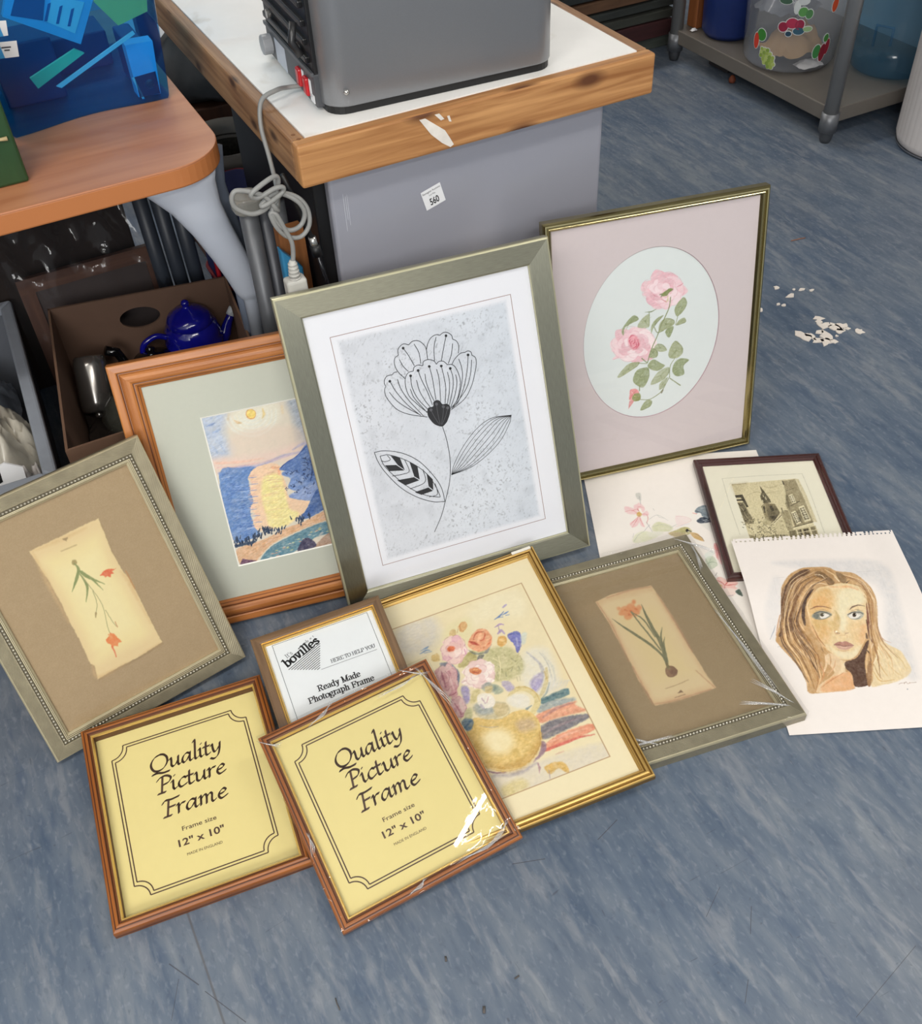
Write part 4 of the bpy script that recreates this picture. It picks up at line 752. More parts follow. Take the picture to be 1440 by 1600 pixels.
# dark boards stacked beyond the bench
rg = np.random.RandomState(11); z = .001; cols = [(70, 76, 70), (62, 30, 32), (58, 60, 54), (48, 52, 50), (96, 68, 48), (40, 44, 44), (60, 66, 62), (30, 30, 32), (70, 46, 44), (44, 50, 48)]
names_ = ['greyish lowest', 'dark red second lowest', 'dull olive third lowest', 'dark grey-green fourth', 'brown fifth', 'slate grey sixth', 'grey-green seventh', 'black eighth', 'reddish brown ninth', 'dark topmost']
for k in range(10):
    h = [.045, .060, .035, .032, .042, .030, .045, .035, .04, .04][k]; o_ = rg.randn()*.015; hh = .012*rg.randn()
    f = lambda a, b, zz: W(a, b, zz)+Vector((0, 0, .02*math.sin(a*5+k)*(1 if k else 0)*.35*(zz > z)))
    mb = MB(); n = 14; top = []
    V = []; 
    for i in range(n+1):
        u = 1.05+.87*i/n+o_*(i == n); s_ = .004*math.sin(i*.9+k*2)+.003*rg.randn() if k else 0; s2 = .004*math.sin(i*.9+(k+1)*2)
        V += [W(u, 1.60+o_*.6, z+.001), W(u, 2.1, z+.001), W(u, 2.1, z+h-.005+s2*.3), W(u, 1.60+o_*.6, z+h-.005+s2*.3)]
    F = [(0, 1, 2, 3)]+[tuple(q) for i in range(n) for q in ((i*4, i*4+4, i*4+5, i*4+1), (i*4+1, i*4+5, i*4+6, i*4+2), (i*4+2, i*4+6, i*4+7, i*4+3), (i*4+3, i*4+7, i*4+4, i*4))]+[(n*4+3, n*4+2, n*4+1, n*4)]
    mb.add(V, [tuple(reversed(q)) for q in F]); o = mb.build('board', plain('board%d' % k, cols[k], .75, var=.3, scale=8, stretch=(1, 1, 8)), bevel=.003); tag(o, names_[k]+' board in the dark stack beyond the workbench', 'board', 'dark boards stacked beyond the bench'); z += h

# crumbs of white paint or plaster on the floor
FP = [(.81, 2.112, .007, .005), (.85, 2.099, .004, .003), (.869, 2.097, .008, .0035), (.892, 2.092, .007, .0028), (.834, 2.073, .011, .006), (.795, 2.040, .006, .003), (.807, 2.034, .006, .0035), (.748, 2.02, .006, .006), (.873, 1.972, .011, .007), (.869, 1.956, .008, .005), (.880, 1.942, .017, .010), (.900, 1.932, .013, .014), (.907, 1.918, .010, .007), (.919, 1.936, .012, .010), (.927, 1.925, .008, .004), (.951, 1.912, .010, .008), (.818, 1.905, .014, .018), (.836, 1.904, .008, .012), (.846, 1.886, .014, .009), (.863, 1.878, .013, .012), (.872, 1.902, .013, .017), (.860, 1.916, .010, .006), (.880, 1.878, .008, .007), (.894, 1.898, .004, .003)]
flake = plain('plaster_flake', (228, 218, 208), .8, var=.05, scale=200)
where = ['farthest left white flake of the scattered row beside the gold frame', 'second white flake in the scattered row', 'long third white flake in the scattered row', 'rightmost white flake of the scattered row', 'largest lone white flake below the scattered row', 'left half of a tiny broken white flake', 'right half of a tiny broken white flake', 'white flake touching the edge of the gold rose frame']+['white flake in the broken cluster on the blue floor']*15+['tiny white crumb between the two flake clusters']
for k, (x, y, a, b) in enumerate(FP):
    rg = np.random.RandomState(40+k); n = 11; rr = [1+.35*rg.randn()*.6 for _ in range(n)]; an = rg.rand()*PI
    Q = []
    for q in range(n):
        th = 2*PI*q/n; px_, py_ = a*rr[q]*math.cos(th), b*rr[q]*math.sin(th)*1.25; Q.append((x+px_*math.cos(an*.3)-py_*math.sin(an*.3), y+px_*math.sin(an*.3)+py_*math.cos(an*.3)))
    o = MB().prism(Q, .0004, .0024, f=lambda a_, b_, z_: Vector((a_, b_, z_))).build('plaster_flake', flake); tag(o, where[k], 'flake', 'white flakes on the floor')
def floor_bit(name, P, w, mat, label, cat): o = MB().tube([Vector((*p, .0015)) for p in P], w, 6, flat=.5).build(name, mat); tag(o, label, cat)
bit = plain('grey_brown_scrap', (84, 80, 78), .7)
floor_bit('tape_scrap', [(-.0077, .4726), (-.0082, .4639)], .0022, bit, 'short dark scrap of tape on the floor nearest the camera', 'scrap'); floor_bit('splinter', [(-.2048, .494), (-.2025, .487), (-.1982, .4783)], .0009, bit, 'thin dark splinter on the floor left of the tape scrap', 'splinter')
floor_bit('wood_chip', [(-.0564, .540), (-.0557, .5331)], .0017, bit, 'tiny dark chip on the floor below the right yellow frame', 'chip'); floor_bit('dark_crumb', [(.0355, .5052), (.0418, .509)], .0012, bit, 'tiny dark crumb right of the dark chip on the floor', 'crumb')
floor_bit('orange_thread', [(.905, 2.325), (.93, 2.333), (.945, 2.336)], .0018, plain('thread_orange', (150, 104, 84), .8), 'faint orange thread on the floor right of the rose frame', 'thread')

# ------------------------------------------------------------------ pictures: each stands in its own plane (corner, right axis, up axis)
POSE = dict(
    A=((-0.2055, 1.1369, 0.01), (0.95844, 0.285, 0.01264), (-0.12032, 0.36366, 0.92373)),
    B=((0.1892, 1.4422, 0.006), (0.97461, 0.22389, -0.00283), (-0.04111, 0.19135, 0.98066)),
    C=((-0.5041, 1.116, 0.009), (0.97273, 0.23191, 0.0041), (-0.1015, 0.40972, 0.90655)),
    D=((-0.6614, 0.8685, 0.014), (0.83153, 0.55542, 0.00788), (-0.30091, 0.43849, 0.84686)),
    E=((-0.5152, 0.5875, 0.0245), (0.94903, 0.31517, -0.00129), (-0.31207, 0.94027, 0.13603)),
    F=((-0.1961, 0.5718, 0.017), (0.90541, 0.42138, 0.05164), (-0.42044, 0.87315, 0.24667)),
    G=((-0.2822, 0.8237, 0.052), (0.9395, 0.34201, 0.01926), (-0.33509, 0.90594, 0.2588)),
    H=((-0.0945, 0.6582, 0.017), (0.95172, 0.29643, 0.07973), (-0.30184, 0.95098, 0.06733)),
    I=((0.2048, 0.7873, 0.026), (0.96421, 0.26516, -0.0), (-0.26516, 0.9642, 0.00388)),
    J=((0.4734, 1.1747, 0.014), (0.99998, -0.00589, 0.0), (0.00589, 0.99991, 0.0119)),
    K=((0.4983, 0.8512, 0.002), (1.0, 0.00218, 0.0), (-0.00218, 1.0, 1e-05)),
    L=((0.2562, 1.0091, 0.0012), (0.99995, 0.01038, -0.0), (-0.01038, 0.99995, -0.0))
)
def pose(nm):
    o, u, v = (Vector(p) for p in POSE[nm]); u.normalize(); v = (v-u*v.dot(u)).normalized(); n = u.cross(v)
    return Matrix(((u.x, v.x, n.x, o.x), (u.y, v.y, n.y, o.y), (u.z, v.z, n.z, o.z), (0, 0, 0, 1)))
def moulding(w, h, prof, mats, segm, parent, name='moulding'):
    mb = MB()
    for k in range(4):
        c = lambda d: [(d, d), (w-d, d), (w-d, h-d), (d, h-d)]; acc = 0
        for i in range(len(prof)-1):
            (d0, z0), (d1, z1) = prof[i], prof[i+1]; a, b = c(d0)[k], c(d0)[(k+1) % 4]; c2, d2 = c(d1)[(k+1) % 4], c(d1)[k]
            L = w if k % 2 == 0 else h; off = k*3.7
            mb.add([(*a, z0), (*b, z0), (*c2, z1), (*d2, z1)], [(0, 1, 2, 3)], segm[i] if segm else 0, False, [[(off+d0, d0+abs(z0)*.3*(d0 == 0)), (off+L-d0, d0+abs(z0)*.3*(d0 == 0)), (off+L-d1, d1), (off+d1, d1)]])
    return mb.build(name, mats, parent, local=True)
def rect(name, x0, y0, x1, y1, z, mat, parent):
    return MB().add([(x0, y0, z), (x1, y0, z), (x1, y1, z), (x0, y1, z)], [(0, 1, 2, 3)]).build(name, mat, parent, local=True)
def mount(parent, R0, R1, z, mat, bev=.0, bmat=None, oval=None, th=.0015):
    x0, y0, x1, y1 = R0; mb = MB(); mats = [mat, bmat or mat]
    if oval:
        cx, cy, a, b = oval; n = 96; I = [(cx+a*math.cos(2*PI*k/n), cy+b*math.sin(2*PI*k/n)) for k in range(n)]; O = []
        for k in range(n):
            dx, dy = math.cos(2*PI*k/n)*a, math.sin(2*PI*k/n)*b; f = min((x1-cx if dx > 0 else cx-x0)/max(abs(dx), 1e-9), (y1-cy if dy > 0 else cy-y0)/max(abs(dy), 1e-9)); O.append((cx+dx*f, cy+dy*f))
        for cs in ((x0, y0), (x1, y0), (x1, y1), (x0, y1)): O[min(range(n), key=lambda j: math.hypot(O[j][0]-cs[0], O[j][1]-cs[1]))] = cs
        I2 = [(cx+(p-cx)*(1-bev/a), cy+(q-cy)*(1-bev/b)) for p, q in I]
        mb.add([(*p, z) for p in I]+[(*p, z) for p in O], [(k, n+k, n+(k+1) % n, (k+1) % n) for k in range(n)], 0)
        mb.add([(*p, z) for p in I]+[(*p, z-th) for p in I2], [(k, (k+1) % n, n+(k+1) % n, n+k) for k in range(n)], 1)
    else:
        a0, b0, a1, b1 = R1; O = [(x0, y0), (x1, y0), (x1, y1), (x0, y1)]; I = [(a0, b0), (a1, b0), (a1, b1), (a0, b1)]; I2 = [(a0+bev, b0+bev), (a1-bev, b0+bev), (a1-bev, b1-bev), (a0+bev, b1-bev)]
        mb.add([(*p, z) for p in O+I], [(k, (k+1) % 4, 4+(k+1) % 4, 4+k) for k in range(4)], 0); mb.add([(*p, z) for p in I]+[(*p, z-th) for p in I2], [(k, (k+1) % 4, 4+(k+1) % 4, 4+k) for k in range(4)], 1)
    return mb.build('mount', mats, parent, local=True)
PF = 'picture_frame'; PC = 'picture frame'; paint_m = painted('painted_sheet'); matte_paint = painted('watercolour_paper', .85)
ART = {}
ART['sunset'] = [
(1,178,190,210,.95,17.34,.3,(),(605,1934,234,-31,-62,-203,33,-156,-72,-64,-170,-2,16,295)),
(1,160,172,188,.8,13.48,.3,(),(1350,1862,145,8,-11,-418,-118,-4,-4,252)),
(1,226,222,202,.8,11.56,.3,(),(926,1874,301,-6,25,-144,-148,-66,-220,38,-11,112)),
(2,224,226,218,.55,2.7,.5,(1.93,4.24,1.93,),(1098,1810,-9,-30,-26,-22,-35,-6,-36,10,-24,25,-7,32),(1131,1809,-14,-45,-39,-32,-52,-10,-50,16,-36,37,-11,47),(1168,1808,-19,-62,-53,-44,-70,-12,-70,21,-49,50,-15,64),(1205,1806,-24,-78,-67,-56,-90,-16,-88,28,-62,64,-18,80),(1242,1805,-29,-95,-81,-68,-109,-19,-107,34,-74,77,-22,98)),
(2,222,196,130,.8,1.93,0,(1.54,5.01,1.54,),(1135,1839,-1,-49,-22,-34)),
(2,214,180,130,.8,1.93,0,(1.16,5.01,1.54,),(883,1790,27,-25,26,-11)),
(2,216,186,134,.4,3.85,0,(3.08,),(855,1850,-20,-44)),
(2,226,200,150,.5,3.85,0,(3.08,),(1294,1824,-4,-58)),
(1,214,164,100,1,.7,0,(),(1072,1804,-20,-29,-32,-7,-28,20,-4,34,19,28,33,6,26,-18)),
(1,234,206,112,1,.7,0,(),(1066,1808,-16,-24,-26,-4,-22,16,-4,26,16,24,26,4,22,-15)),
(2,130,150,190,.8,1.54,.5,(1.54,4.24,1.16,),(652,1787,42,6,28,9)),
(2,150,170,205,.8,1.54,.5,(1.54,4.24,1.16,),(683,1722,47,8,34,13)),
(2,190,200,215,.8,1.54,.5,(1.54,4.24,1.16,),(662,1636,49,34,35,38)),
(2,195,203,218,.8,1.54,.5,(1.54,4.24,1.16,),(662,1557,64,35,48,40)),
(2,190,200,210,.8,1.54,.5,(1.54,4.24,1.16,),(679,1820,46,5,32,8)),
(2,160,178,208,.8,1.54,.5,(1.54,4.24,1.16,),(716,1624,20,-44,7,-42)),
(2,158,176,206,.8,1.54,.5,(1.54,4.24,1.16,),(656,1608,21,-40,7,-36)),
(1,222,202,184,.6,11.56,.3,(),(860,1672,490,-28,68,-177,-204,-5,-399,20)),
(1,226,200,186,.85,11.56,.35,(),(612,1508,371,-44,429,14,56,-104,-512,-26,-338,28)),
(2,230,188,166,.8,2.7,.5,(3.85,5.01,1.54,),(648,1460,192,-34,208,-12)),
(2,220,180,172,.8,2.7,.5,(2.7,3.85,1.54,),(657,1417,174,-30,173,1)),
(2,160,160,196,.8,3.08,.4,(3.85,6.55,3.85,5.01,2.7,),(654,1367,193,7,151,-15,201,35,157,6)),
(2,204,178,186,.7,1.93,.5,(1.93,3.47,1.54,),(963,1377,195,7,179,20)),
(2,170,164,192,.8,2.7,.4,(1.54,4.24,5.01,),(1304,1432,64,26,80,12)),
(1,100,134,188,1,1.93,.25,(),(652,1358,186,18,128,-25,-53,-65,-34,-22,-1,-197,-51,-113,23,-154,16,-58,-192,-27,-46,97)),
(2,124,158,208,.75,.96,.4,(.77,2.12,.58,),(753,1038,22,-4,25,6),(746,1184,27,-2,27,2),(718,1124,22,-2,22,4),(744,1136,24,-5,25,6),(724,1272,18,-8,23,10),(749,1232,35,-12,38,8),(750,1223,32,-6,34,3),(700,880,36,-4,36,-2),(794,876,33,-6,36,2),(766,808,22,-10,28,10),(659,1320,29,-2,30,0),(676,1105,32,-10,36,6),(740,1032,15,-2,17,7),(719,978,33,-6,34,2),(775,1174,31,-10,36,6),(674,820,31,-7,35,4),(727,895,39,-7,41,0),(785,1030,23,-5,26,6)),
(2,70,102,164,.75,.96,.4,(.77,2.12,.58,),(785,843,19,-1,18,4),(762,1039,24,-1,24,2),(772,1084,31,-4,32,2),(713,1170,16,-1,17,5),(732,972,34,-5,36,1),(736,878,16,-3,19,7),(740,1190,40,-8,43,1),(774,954,34,-6,36,2),(766,1178,38,-4,40,-2),(774,952,16,1,17,3),(710,1246,27,-6,29,5),(752,1024,26,-1,26,1),(681,1348,34,-2,34,-1),(674,932,28,-10,31,8),(696,864,38,-13,43,5),(732,989,28,-10,33,7),(735,936,31,-4,34,2),(724,1314,24,-10,28,10)),
(2,158,178,214,.75,.96,.4,(.77,2.12,.58,),(708,1317,14,-2,18,7),(782,1120,40,-11,44,3),(714,1195,20,-1,21,4),(694,822,33,-9,36,5),(778,826,34,-8,37,3),(770,827,28,-5,30,4),(656,1320,16,-8,18,12),(678,960,22,-3,25,5),(764,1216,38,-6,38,0),(700,946,30,-2,30,0),(708,1011,32,-3,32,0),(705,1110,31,-2,32,0),(787,1168,41,-8,42,1),(692,846,20,-8,24,10),(733,1067,17,-5,20,9),(728,1098,34,-3,34,-1),(768,822,18,-4,21,8),(680,840,17,0,17,4)),
(2,80,114,178,.75,.96,.4,(.77,2.12,.58,),(696,998,32,-8,35,4),(778,839,26,-1,26,1),(667,1078,27,-4,30,4),(724,950,31,-2,32,0),(763,876,31,-11,36,7),(675,1236,15,-6,19,10),(770,1040,20,-2,20,4),(682,877,38,-11,41,4),(710,1195,30,-2,30,0),(732,809,38,-4,38,-3),(760,1185,20,-1,19,4),(762,1210,22,-2,22,4),(746,939,26,-9,30,8),(660,1171,34,-6,36,2),(722,1249,19,1,19,2),(668,1123,18,1,20,2),(669,814,22,-6,25,8),(749,1232,29,-6,31,4)),
(2,112,142,194,.75,.96,.4,(.77,2.12,.58,),(724,1328,20,-3,24,5),(734,987,24,-2,26,2),(761,950,33,-8,36,4),(676,1314,18,0,20,3),(707,1004,30,-3,31,1),(676,1008,27,0,27,0),(781,954,25,0,24,1),(713,817,21,-1,21,4),(734,886,36,-4,38,-1),(663,1098,39,-7,40,1),(716,1213,16,3,14,2),(700,840,17,-6,21,10),(763,1240,14,-6,18,10),(724,944,28,-4,30,3),(724,1014,32,-10,36,6),(680,1240,28,-7,30,5),(750,1314,28,-8,32,6),(656,1108,22,-10,29,10)),
(1,236,200,166,1,1.54,.12,(),(955,1344,139,14,69,-37,3,-73,18,-97,-5,-114,83,-30,92,-33,-36,-76,-86,-75,-141,-51,-129,0,-105,15,-25,81,39,64,-33,72,53,60,-21,78,28,76,-10,64)),
(2,236,200,168,.9,.77,.2,(.58,1.93,.96,),(910,1304,30,-4,38,-4),(900,1248,30,-4,38,-4),(868,1198,30,-4,38,-6),(860,1140,30,-4,38,-5),(841,1086,30,-4,37,-6),(842,1026,30,-4,38,-6),(831,968,30,-4,38,-5),(850,904,30,-4,38,-6),(820,850,30,-4,38,-5)),
(2,222,176,160,.9,.77,.2,(.58,1.93,.96,),(899,1288,30,-4,37,-5),(882,1233,30,-4,38,-5),(866,1178,31,-4,37,-5),(846,1124,30,-4,37,-5),(848,1064,30,-4,38,-6),(826,1009,31,-4,38,-5),(844,945,30,-4,38,-5),(820,890,31,-4,38,-4),(818,831,30,-5,38,-4)),
(2,150,150,190,.9,.77,.2,(.58,1.93,.96,),(884,1272,30,-4,38,-5),(884,1213,30,-4,37,-5),(863,1159,30,-4,37,-5),(858,1101,31,-4,37,-5),(844,1045,30,-5,38,-4),(822,990,30,-4,38,-5),(833,928,31,-4,38,-6),(840,866,31,-4,38,-6)),
(1,236,222,150,.95,5.78,.15,(),(1010,1244,137,4,13,-164,4,-160,74,-70,-138,-84,-133,22,-11,130,-2,158)),
(2,228,184,140,.55,.96,.4,(.58,1.73,.58,),(1100,1309,57,-3,81,-12),(1012,1264,57,-4,85,-13),(1044,1190,57,-3,98,-17),(1051,1122,57,-4,88,-14),(935,1082,58,-2,73,-12)),
(2,240,226,160,.55,.96,.4,(.58,1.73,.58,),(1064,1300,58,-2,80,-12),(998,1250,58,-3,86,-14),(1001,1184,58,-4,83,-13),(972,1124,58,-4,92,-15)),
(2,232,196,150,.55,.96,.4,(.58,1.73,.58,),(1084,1280,58,-4,98,-16),(986,1236,58,-2,84,-14),(1052,1155,58,-3,77,-12),(1014,1097,58,-3,88,-14)),
(2,214,166,140,.55,.96,.4,(.58,1.73,.58,),(1029,1276,58,-3,61,-8),(1021,1212,57,-3,95,-16),(1032,1143,58,-3,112,-20),(970,1091,58,-3,82,-14)),
(2,240,226,160,.3,.96,.4,(.58,1.73,.58,),(939,1065,58,-3,94,-16),(914,1004,58,-4,68,-10),(946,928,59,-3,85,-15),(986,851,59,-3,89,-16)),
(2,232,196,150,.3,.96,.4,(.58,1.73,.58,),(1034,1026,58,-4,66,-10),(988,970,58,-4,91,-16),(936,914,58,-4,112,-20)),
(2,214,166,140,.3,.96,.4,(.58,1.73,.58,),(918,1036,58,-3,98,-17),(1003,949,58,-3,112,-22),(960,892,59,-4,65,-10)),
(2,228,184,140,.3,.96,.4,(.58,1.73,.58,),(954,1012,58,-4,85,-14),(940,948,58,-4,92,-16),(966,873,58,-3,112,-22)),
(2,228,150,112,.6,3.08,.4,(5.01,),(1104,1314,44,-20,0,-42)),
(1,112,140,192,1,1.93,.3,(),(1220,1267,148,7,130,-176,-48,-136,-83,-18,-182,76,85,27,-76,60,36,75,-66,56)),
(1,140,160,204,.9,3.08,.3,(),(1187,1030,97,34,154,28,2,-86,-62,-58)),
(1,88,118,174,1,1.73,.25,(),(1446,1460,18,-146,32,-132,-82,-64,-117,100,-133,62,16,27,54,29,86,31)),
(2,46,70,140,.9,.77,0,(1.54,1.93,1.16,),(1172,1298,62,38,86,31,113,77)),
(1,72,102,160,1,1.54,.25,(),(1446,1037,36,-167,-156,-70,-108,5,72,57,69,90)),
(2,96,124,176,.7,2.31,.3,(1.93,5.78,4.62,),(1277,802,97,30,76,34)),
(2,36,52,92,.9,.77,0,(1.73,.77,),(1262,1234,-14,10),(1256,1235,-2,-9),(1252,1241,3,1),(1268,1240,12,0),(1243,1226,15,5),(1237,1230,1,-7),(1220,1243,-8,0),(1209,1232,-9,10),(1296,1235,-4,5),(1301,1240,-22,8),(1300,1228,16,-8),(1304,1246,0,-5),(1358,1160,2,-6),(1363,1148,-3,6),(1340,1162,6,-8),(1348,1143,-4,-1),(1296,1145,10,-3),(1280,1152,-4,10),(1290,1138,15,0),(1310,1131,-10,3),(1226,1118,-13,6),(1236,1106,16,-2),(1246,1109,-12,-1),(1222,1116,-3,-6),(1186,1101,8,-3),(1176,1088,-3,6),(1180,1114,-8,-10),(1172,1102,-8,5),(1360,1059,-6,1),(1336,1080,-6,8),(1347,1065,4,0),(1329,1076,-9,-4),(1258,1053,0,12),(1262,1048,-13,2),(1269,1068,15,-2),(1238,1052,4,4),(1429,1330,17,0),(1420,1317,2,-6),(1405,1310,-1,4),(1415,1324,-8,-4),(1406,1234,6,5),(1390,1254,2,0),(1399,1236,-13,12),(1408,1224,4,4),(1427,1171,9,1),(1412,1180,2,-10),(1446,1180,-4,1),(1418,1175,4,-3),(1406,1287,-7,11),(1381,1301,-17,0),(1394,1292,-6,12),(1377,1275,-19,3),(1372,1230,-4,-4),(1350,1232,14,2),(1354,1234,7,-10),(1373,1238,-9,0),(1384,1188,0,-3),(1390,1184,7,6),(1372,1180,9,-22),(1379,1174,10,6),(1352,1206,12,-12),(1348,1203,14,-5),(1342,1192,-16,0),(1352,1192,2,5),(1250,1123,0,3),(1250,1113,2,-6),(1254,1109,3,1),(1238,1128,4,-7),(1317,1128,-10,-5),(1317,1126,-6,4),(1311,1116,3,0),(1312,1137,3,-11),(1331,1041,-1,5),(1326,1034,9,8),(1346,1020,8,0),(1370,1018,-8,-4),(1378,1340,-11,-2),(1384,1337,6,-5),(1392,1336,-16,0),(1396,1339,2,-23),(1428,1273,0,-9),(1402,1271,-2,15),(1416,1285,2,0),(1438,1279,2,13),(1444,1185,-2,12),(1422,1184,-5,5),(1429,1191,-3,7),(1423,1200,9,-1),(1424,1093,1,-1),(1412,1088,6,2),(1416,1097,4,-2),(1422,1109,1,-9)),
(2,36,56,100,.7,1.16,0,(1.93,3.08,1.16,),(1427,1322,5,-94,-38,-106)),
(1,216,172,134,1,1.54,.2,(),(640,658,246,36,210,56,165,23,212,56,14,-79,-281,-49,-254,-67,-156,-112,-34,-24,-124,20)),
(2,230,190,150,.8,.96,.3,(.58,1.93,.58,),(1142,708,32,9,29,-1),(797,624,32,9,29,-1),(1292,722,32,10,30,-1),(1170,714,32,9,30,-1),(1162,704,32,9,30,-1),(1286,742,32,10,30,-1)),
(2,200,146,112,.8,.96,.3,(.58,1.93,.58,),(824,620,32,10,30,-1),(878,655,32,9,30,-1),(1187,730,32,10,29,-1),(974,679,32,9,30,0),(1235,730,32,10,30,-2),(949,671,32,9,29,-1)),
(2,226,170,120,.8,.96,.3,(.58,1.93,.58,),(1108,702,32,9,30,-1),(1312,756,32,8,30,0),(1162,710,32,9,30,-1),(784,622,31,10,29,-1),(860,652,32,9,29,-1)),
(2,216,186,168,.8,.96,.3,(.58,1.93,.58,),(912,668,31,8,30,0),(1390,760,33,8,30,0),(895,650,32,10,29,-1),(1414,776,32,10,30,-1),(1300,724,32,8,30,0)),
(2,36,52,78,.95,.77,0,(2.5,1.35,),(632,722,12,24),(668,746,6,26),(665,752,1,28),(660,716,8,26),(660,722,7,26),(654,742,4,27),(638,695,8,26),(653,732,5,27),(672,683,6,27),(693,698,9,26),(696,704,7,26),(682,694,3,28),(644,680,0,28),(656,685,-8,30),(691,680,11,25),(680,710,-8,30),(702,692,2,27),(705,694,4,26),(728,712,-2,28),(718,692,12,24),(691,750,9,26),(730,716,14,24),(698,698,8,26),(739,703,12,25),(729,718,12,25),(738,728,16,24),(745,682,7,26),(738,714,-1,28),(732,706,0,28),(766,726,0,28),(751,672,4,28),(764,704,0,28),(742,680,10,24),(784,696,24,22),(758,725,4,27),(766,678,-2,28),(770,661,-1,29),(760,718,8,26),(777,674,12,26),(788,682,13,24),(800,736,8,26),(798,716,16,24),(822,730,0,28),(837,728,7,26),(808,721,14,25),(809,744,17,24),(814,709,6,27),(820,698,16,24),(810,728,8,25),(814,712,0,27),(818,744,12,26),(862,714,12,25),(848,728,4,27),(876,734,10,25),(860,740,-5,30),(866,776,10,26),(866,707,8,25),(851,769,21,23),(831,734,-11,30),(854,732,8,26),(909,780,-1,28),(922,756,4,27),(914,780,13,25),(930,774,6,26),(926,773,21,23),(932,766,13,24),(938,780,10,24),(906,771,10,25),(904,790,-4,29),(904,758,6,26),(904,768,16,24),(918,776,4,28),(964,757,4,27),(946,769,13,25),(904,740,2,26),(922,754,-6,29),(949,739,1,27),(934,740,0,28),(942,748,18,23),(935,754,15,24),(904,767,-9,30),(907,730,8,26),(992,750,10,26),(963,762,5,26),(964,728,5,27),(974,754,8,26),(943,740,2,28),(969,755,13,25),(1032,736,8,26),(1027,725,10,26),(1040,708,10,26),(997,716,22,23),(1020,746,-10,30),(1080,750,20,24),(1024,746,11,26),(1060,752,8,26),(1056,746,6,26),(1198,801,11,25),(1199,794,0,28),(1224,812,14,24),(1160,821,-6,29),(1221,787,-4,29),(1214,766,6,27),(1242,806,-6,28),(1230,747,2,28),(1240,797,16,24),(1222,794,-8,30),(1257,791,16,24),(1242,782,3,27),(1263,808,-7,30),(1240,772,-4,29),(1254,778,-11,30),(1314,804,7,27),(1320,798,4,26),(1315,786,0,28),(1306,820,16,24)),
(2,40,58,84,.9,1.54,0,(5.01,3.85,),(628,689,178,3)),
(1,94,134,150,1,1.54,.3,(),(788,480,138,128,277,82,259,34,17,-112,-143,-8,-232,-95,-286,-25)),
(2,150,178,172,.85,.77,0,(.58,1.73,.58,),(1358,678,15,2,14,-2),(1318,651,16,3,13,-2),(1380,662,14,4,14,-3),(1148,621,15,3,13,-2),(890,502,14,4,14,-3),(1024,558,14,4,14,-3),(898,487,15,3,13,-2),(1296,620,15,2,14,-2),(1060,599,14,3,14,-2),(1006,579,14,3,14,-2)),
(2,216,208,134,.85,.77,0,(.58,1.73,.58,),(1168,620,14,2,14,-2),(1087,536,15,2,14,-2),(1374,676,14,3,14,-2),(1288,657,14,3,14,-2),(1116,602,14,2,14,-2),(1430,630,16,2,13,-2),(1062,561,15,3,13,-2),(1057,568,15,4,14,-3),(1364,666,14,2,14,-2),(958,563,14,3,14,-2)),
(2,62,102,126,.85,.77,0,(.58,1.73,.58,),(1400,618,14,2,14,-2),(1124,577,15,3,13,-2),(984,516,15,4,13,-3),(920,499,14,3,14,-2),(1367,644,15,3,14,-2),(1157,561,15,3,14,-2),(857,512,15,2,13,-2),(1244,624,16,2,13,-2),(1076,565,14,3,14,-2),(1388,657,15,3,14,-2)),
(2,120,158,160,.85,.77,0,(.58,1.73,.58,),(1188,584,16,3,13,-2),(984,574,14,2,14,-2),(1158,598,15,3,13,-2),(1073,598,15,3,13,-3),(874,526,14,4,14,-3),(938,524,14,2,14,-2),(1100,547,15,3,13,-2),(878,502,15,4,13,-3),(1129,606,15,2,14,-2),(1288,600,14,2,14,-2)),
(2,222,206,190,.85,.77,0,(.58,1.73,.58,),(1360,612,15,4,14,-2),(1378,628,14,2,14,-2),(1028,580,14,2,14,-2),(1082,598,16,2,13,-2),(1210,611,14,3,14,-2),(1332,656,15,2,14,-2),(876,488,16,3,13,-2),(1270,638,14,2,14,-2),(984,546,15,2,13,-2),(896,514,14,2,14,-2)),
(2,214,150,120,.85,.77,0,(.58,1.73,.58,),(916,542,15,2,13,-2),(914,494,15,4,13,-3),(950,541,14,3,14,-2),(906,488,14,3,14,-3),(1024,570,14,3,14,-3),(1176,595,15,3,13,-2),(952,511,14,3,14,-2),(964,510,15,3,13,-3),(913,496,15,3,13,-2),(1337,659,15,3,14,-2)),
(1,176,144,122,.9,1.93,.4,(),(1297,515,97,74,96,31,-6,-130,-178,22)),
(1,66,62,88,.95,1.54,.4,(),(1149,508,61,94,66,6,42,-88)),
(0,104,70,92,1,1.54,0,(),(638,518,29,42,109,-44,4,-23,-128,1)),]
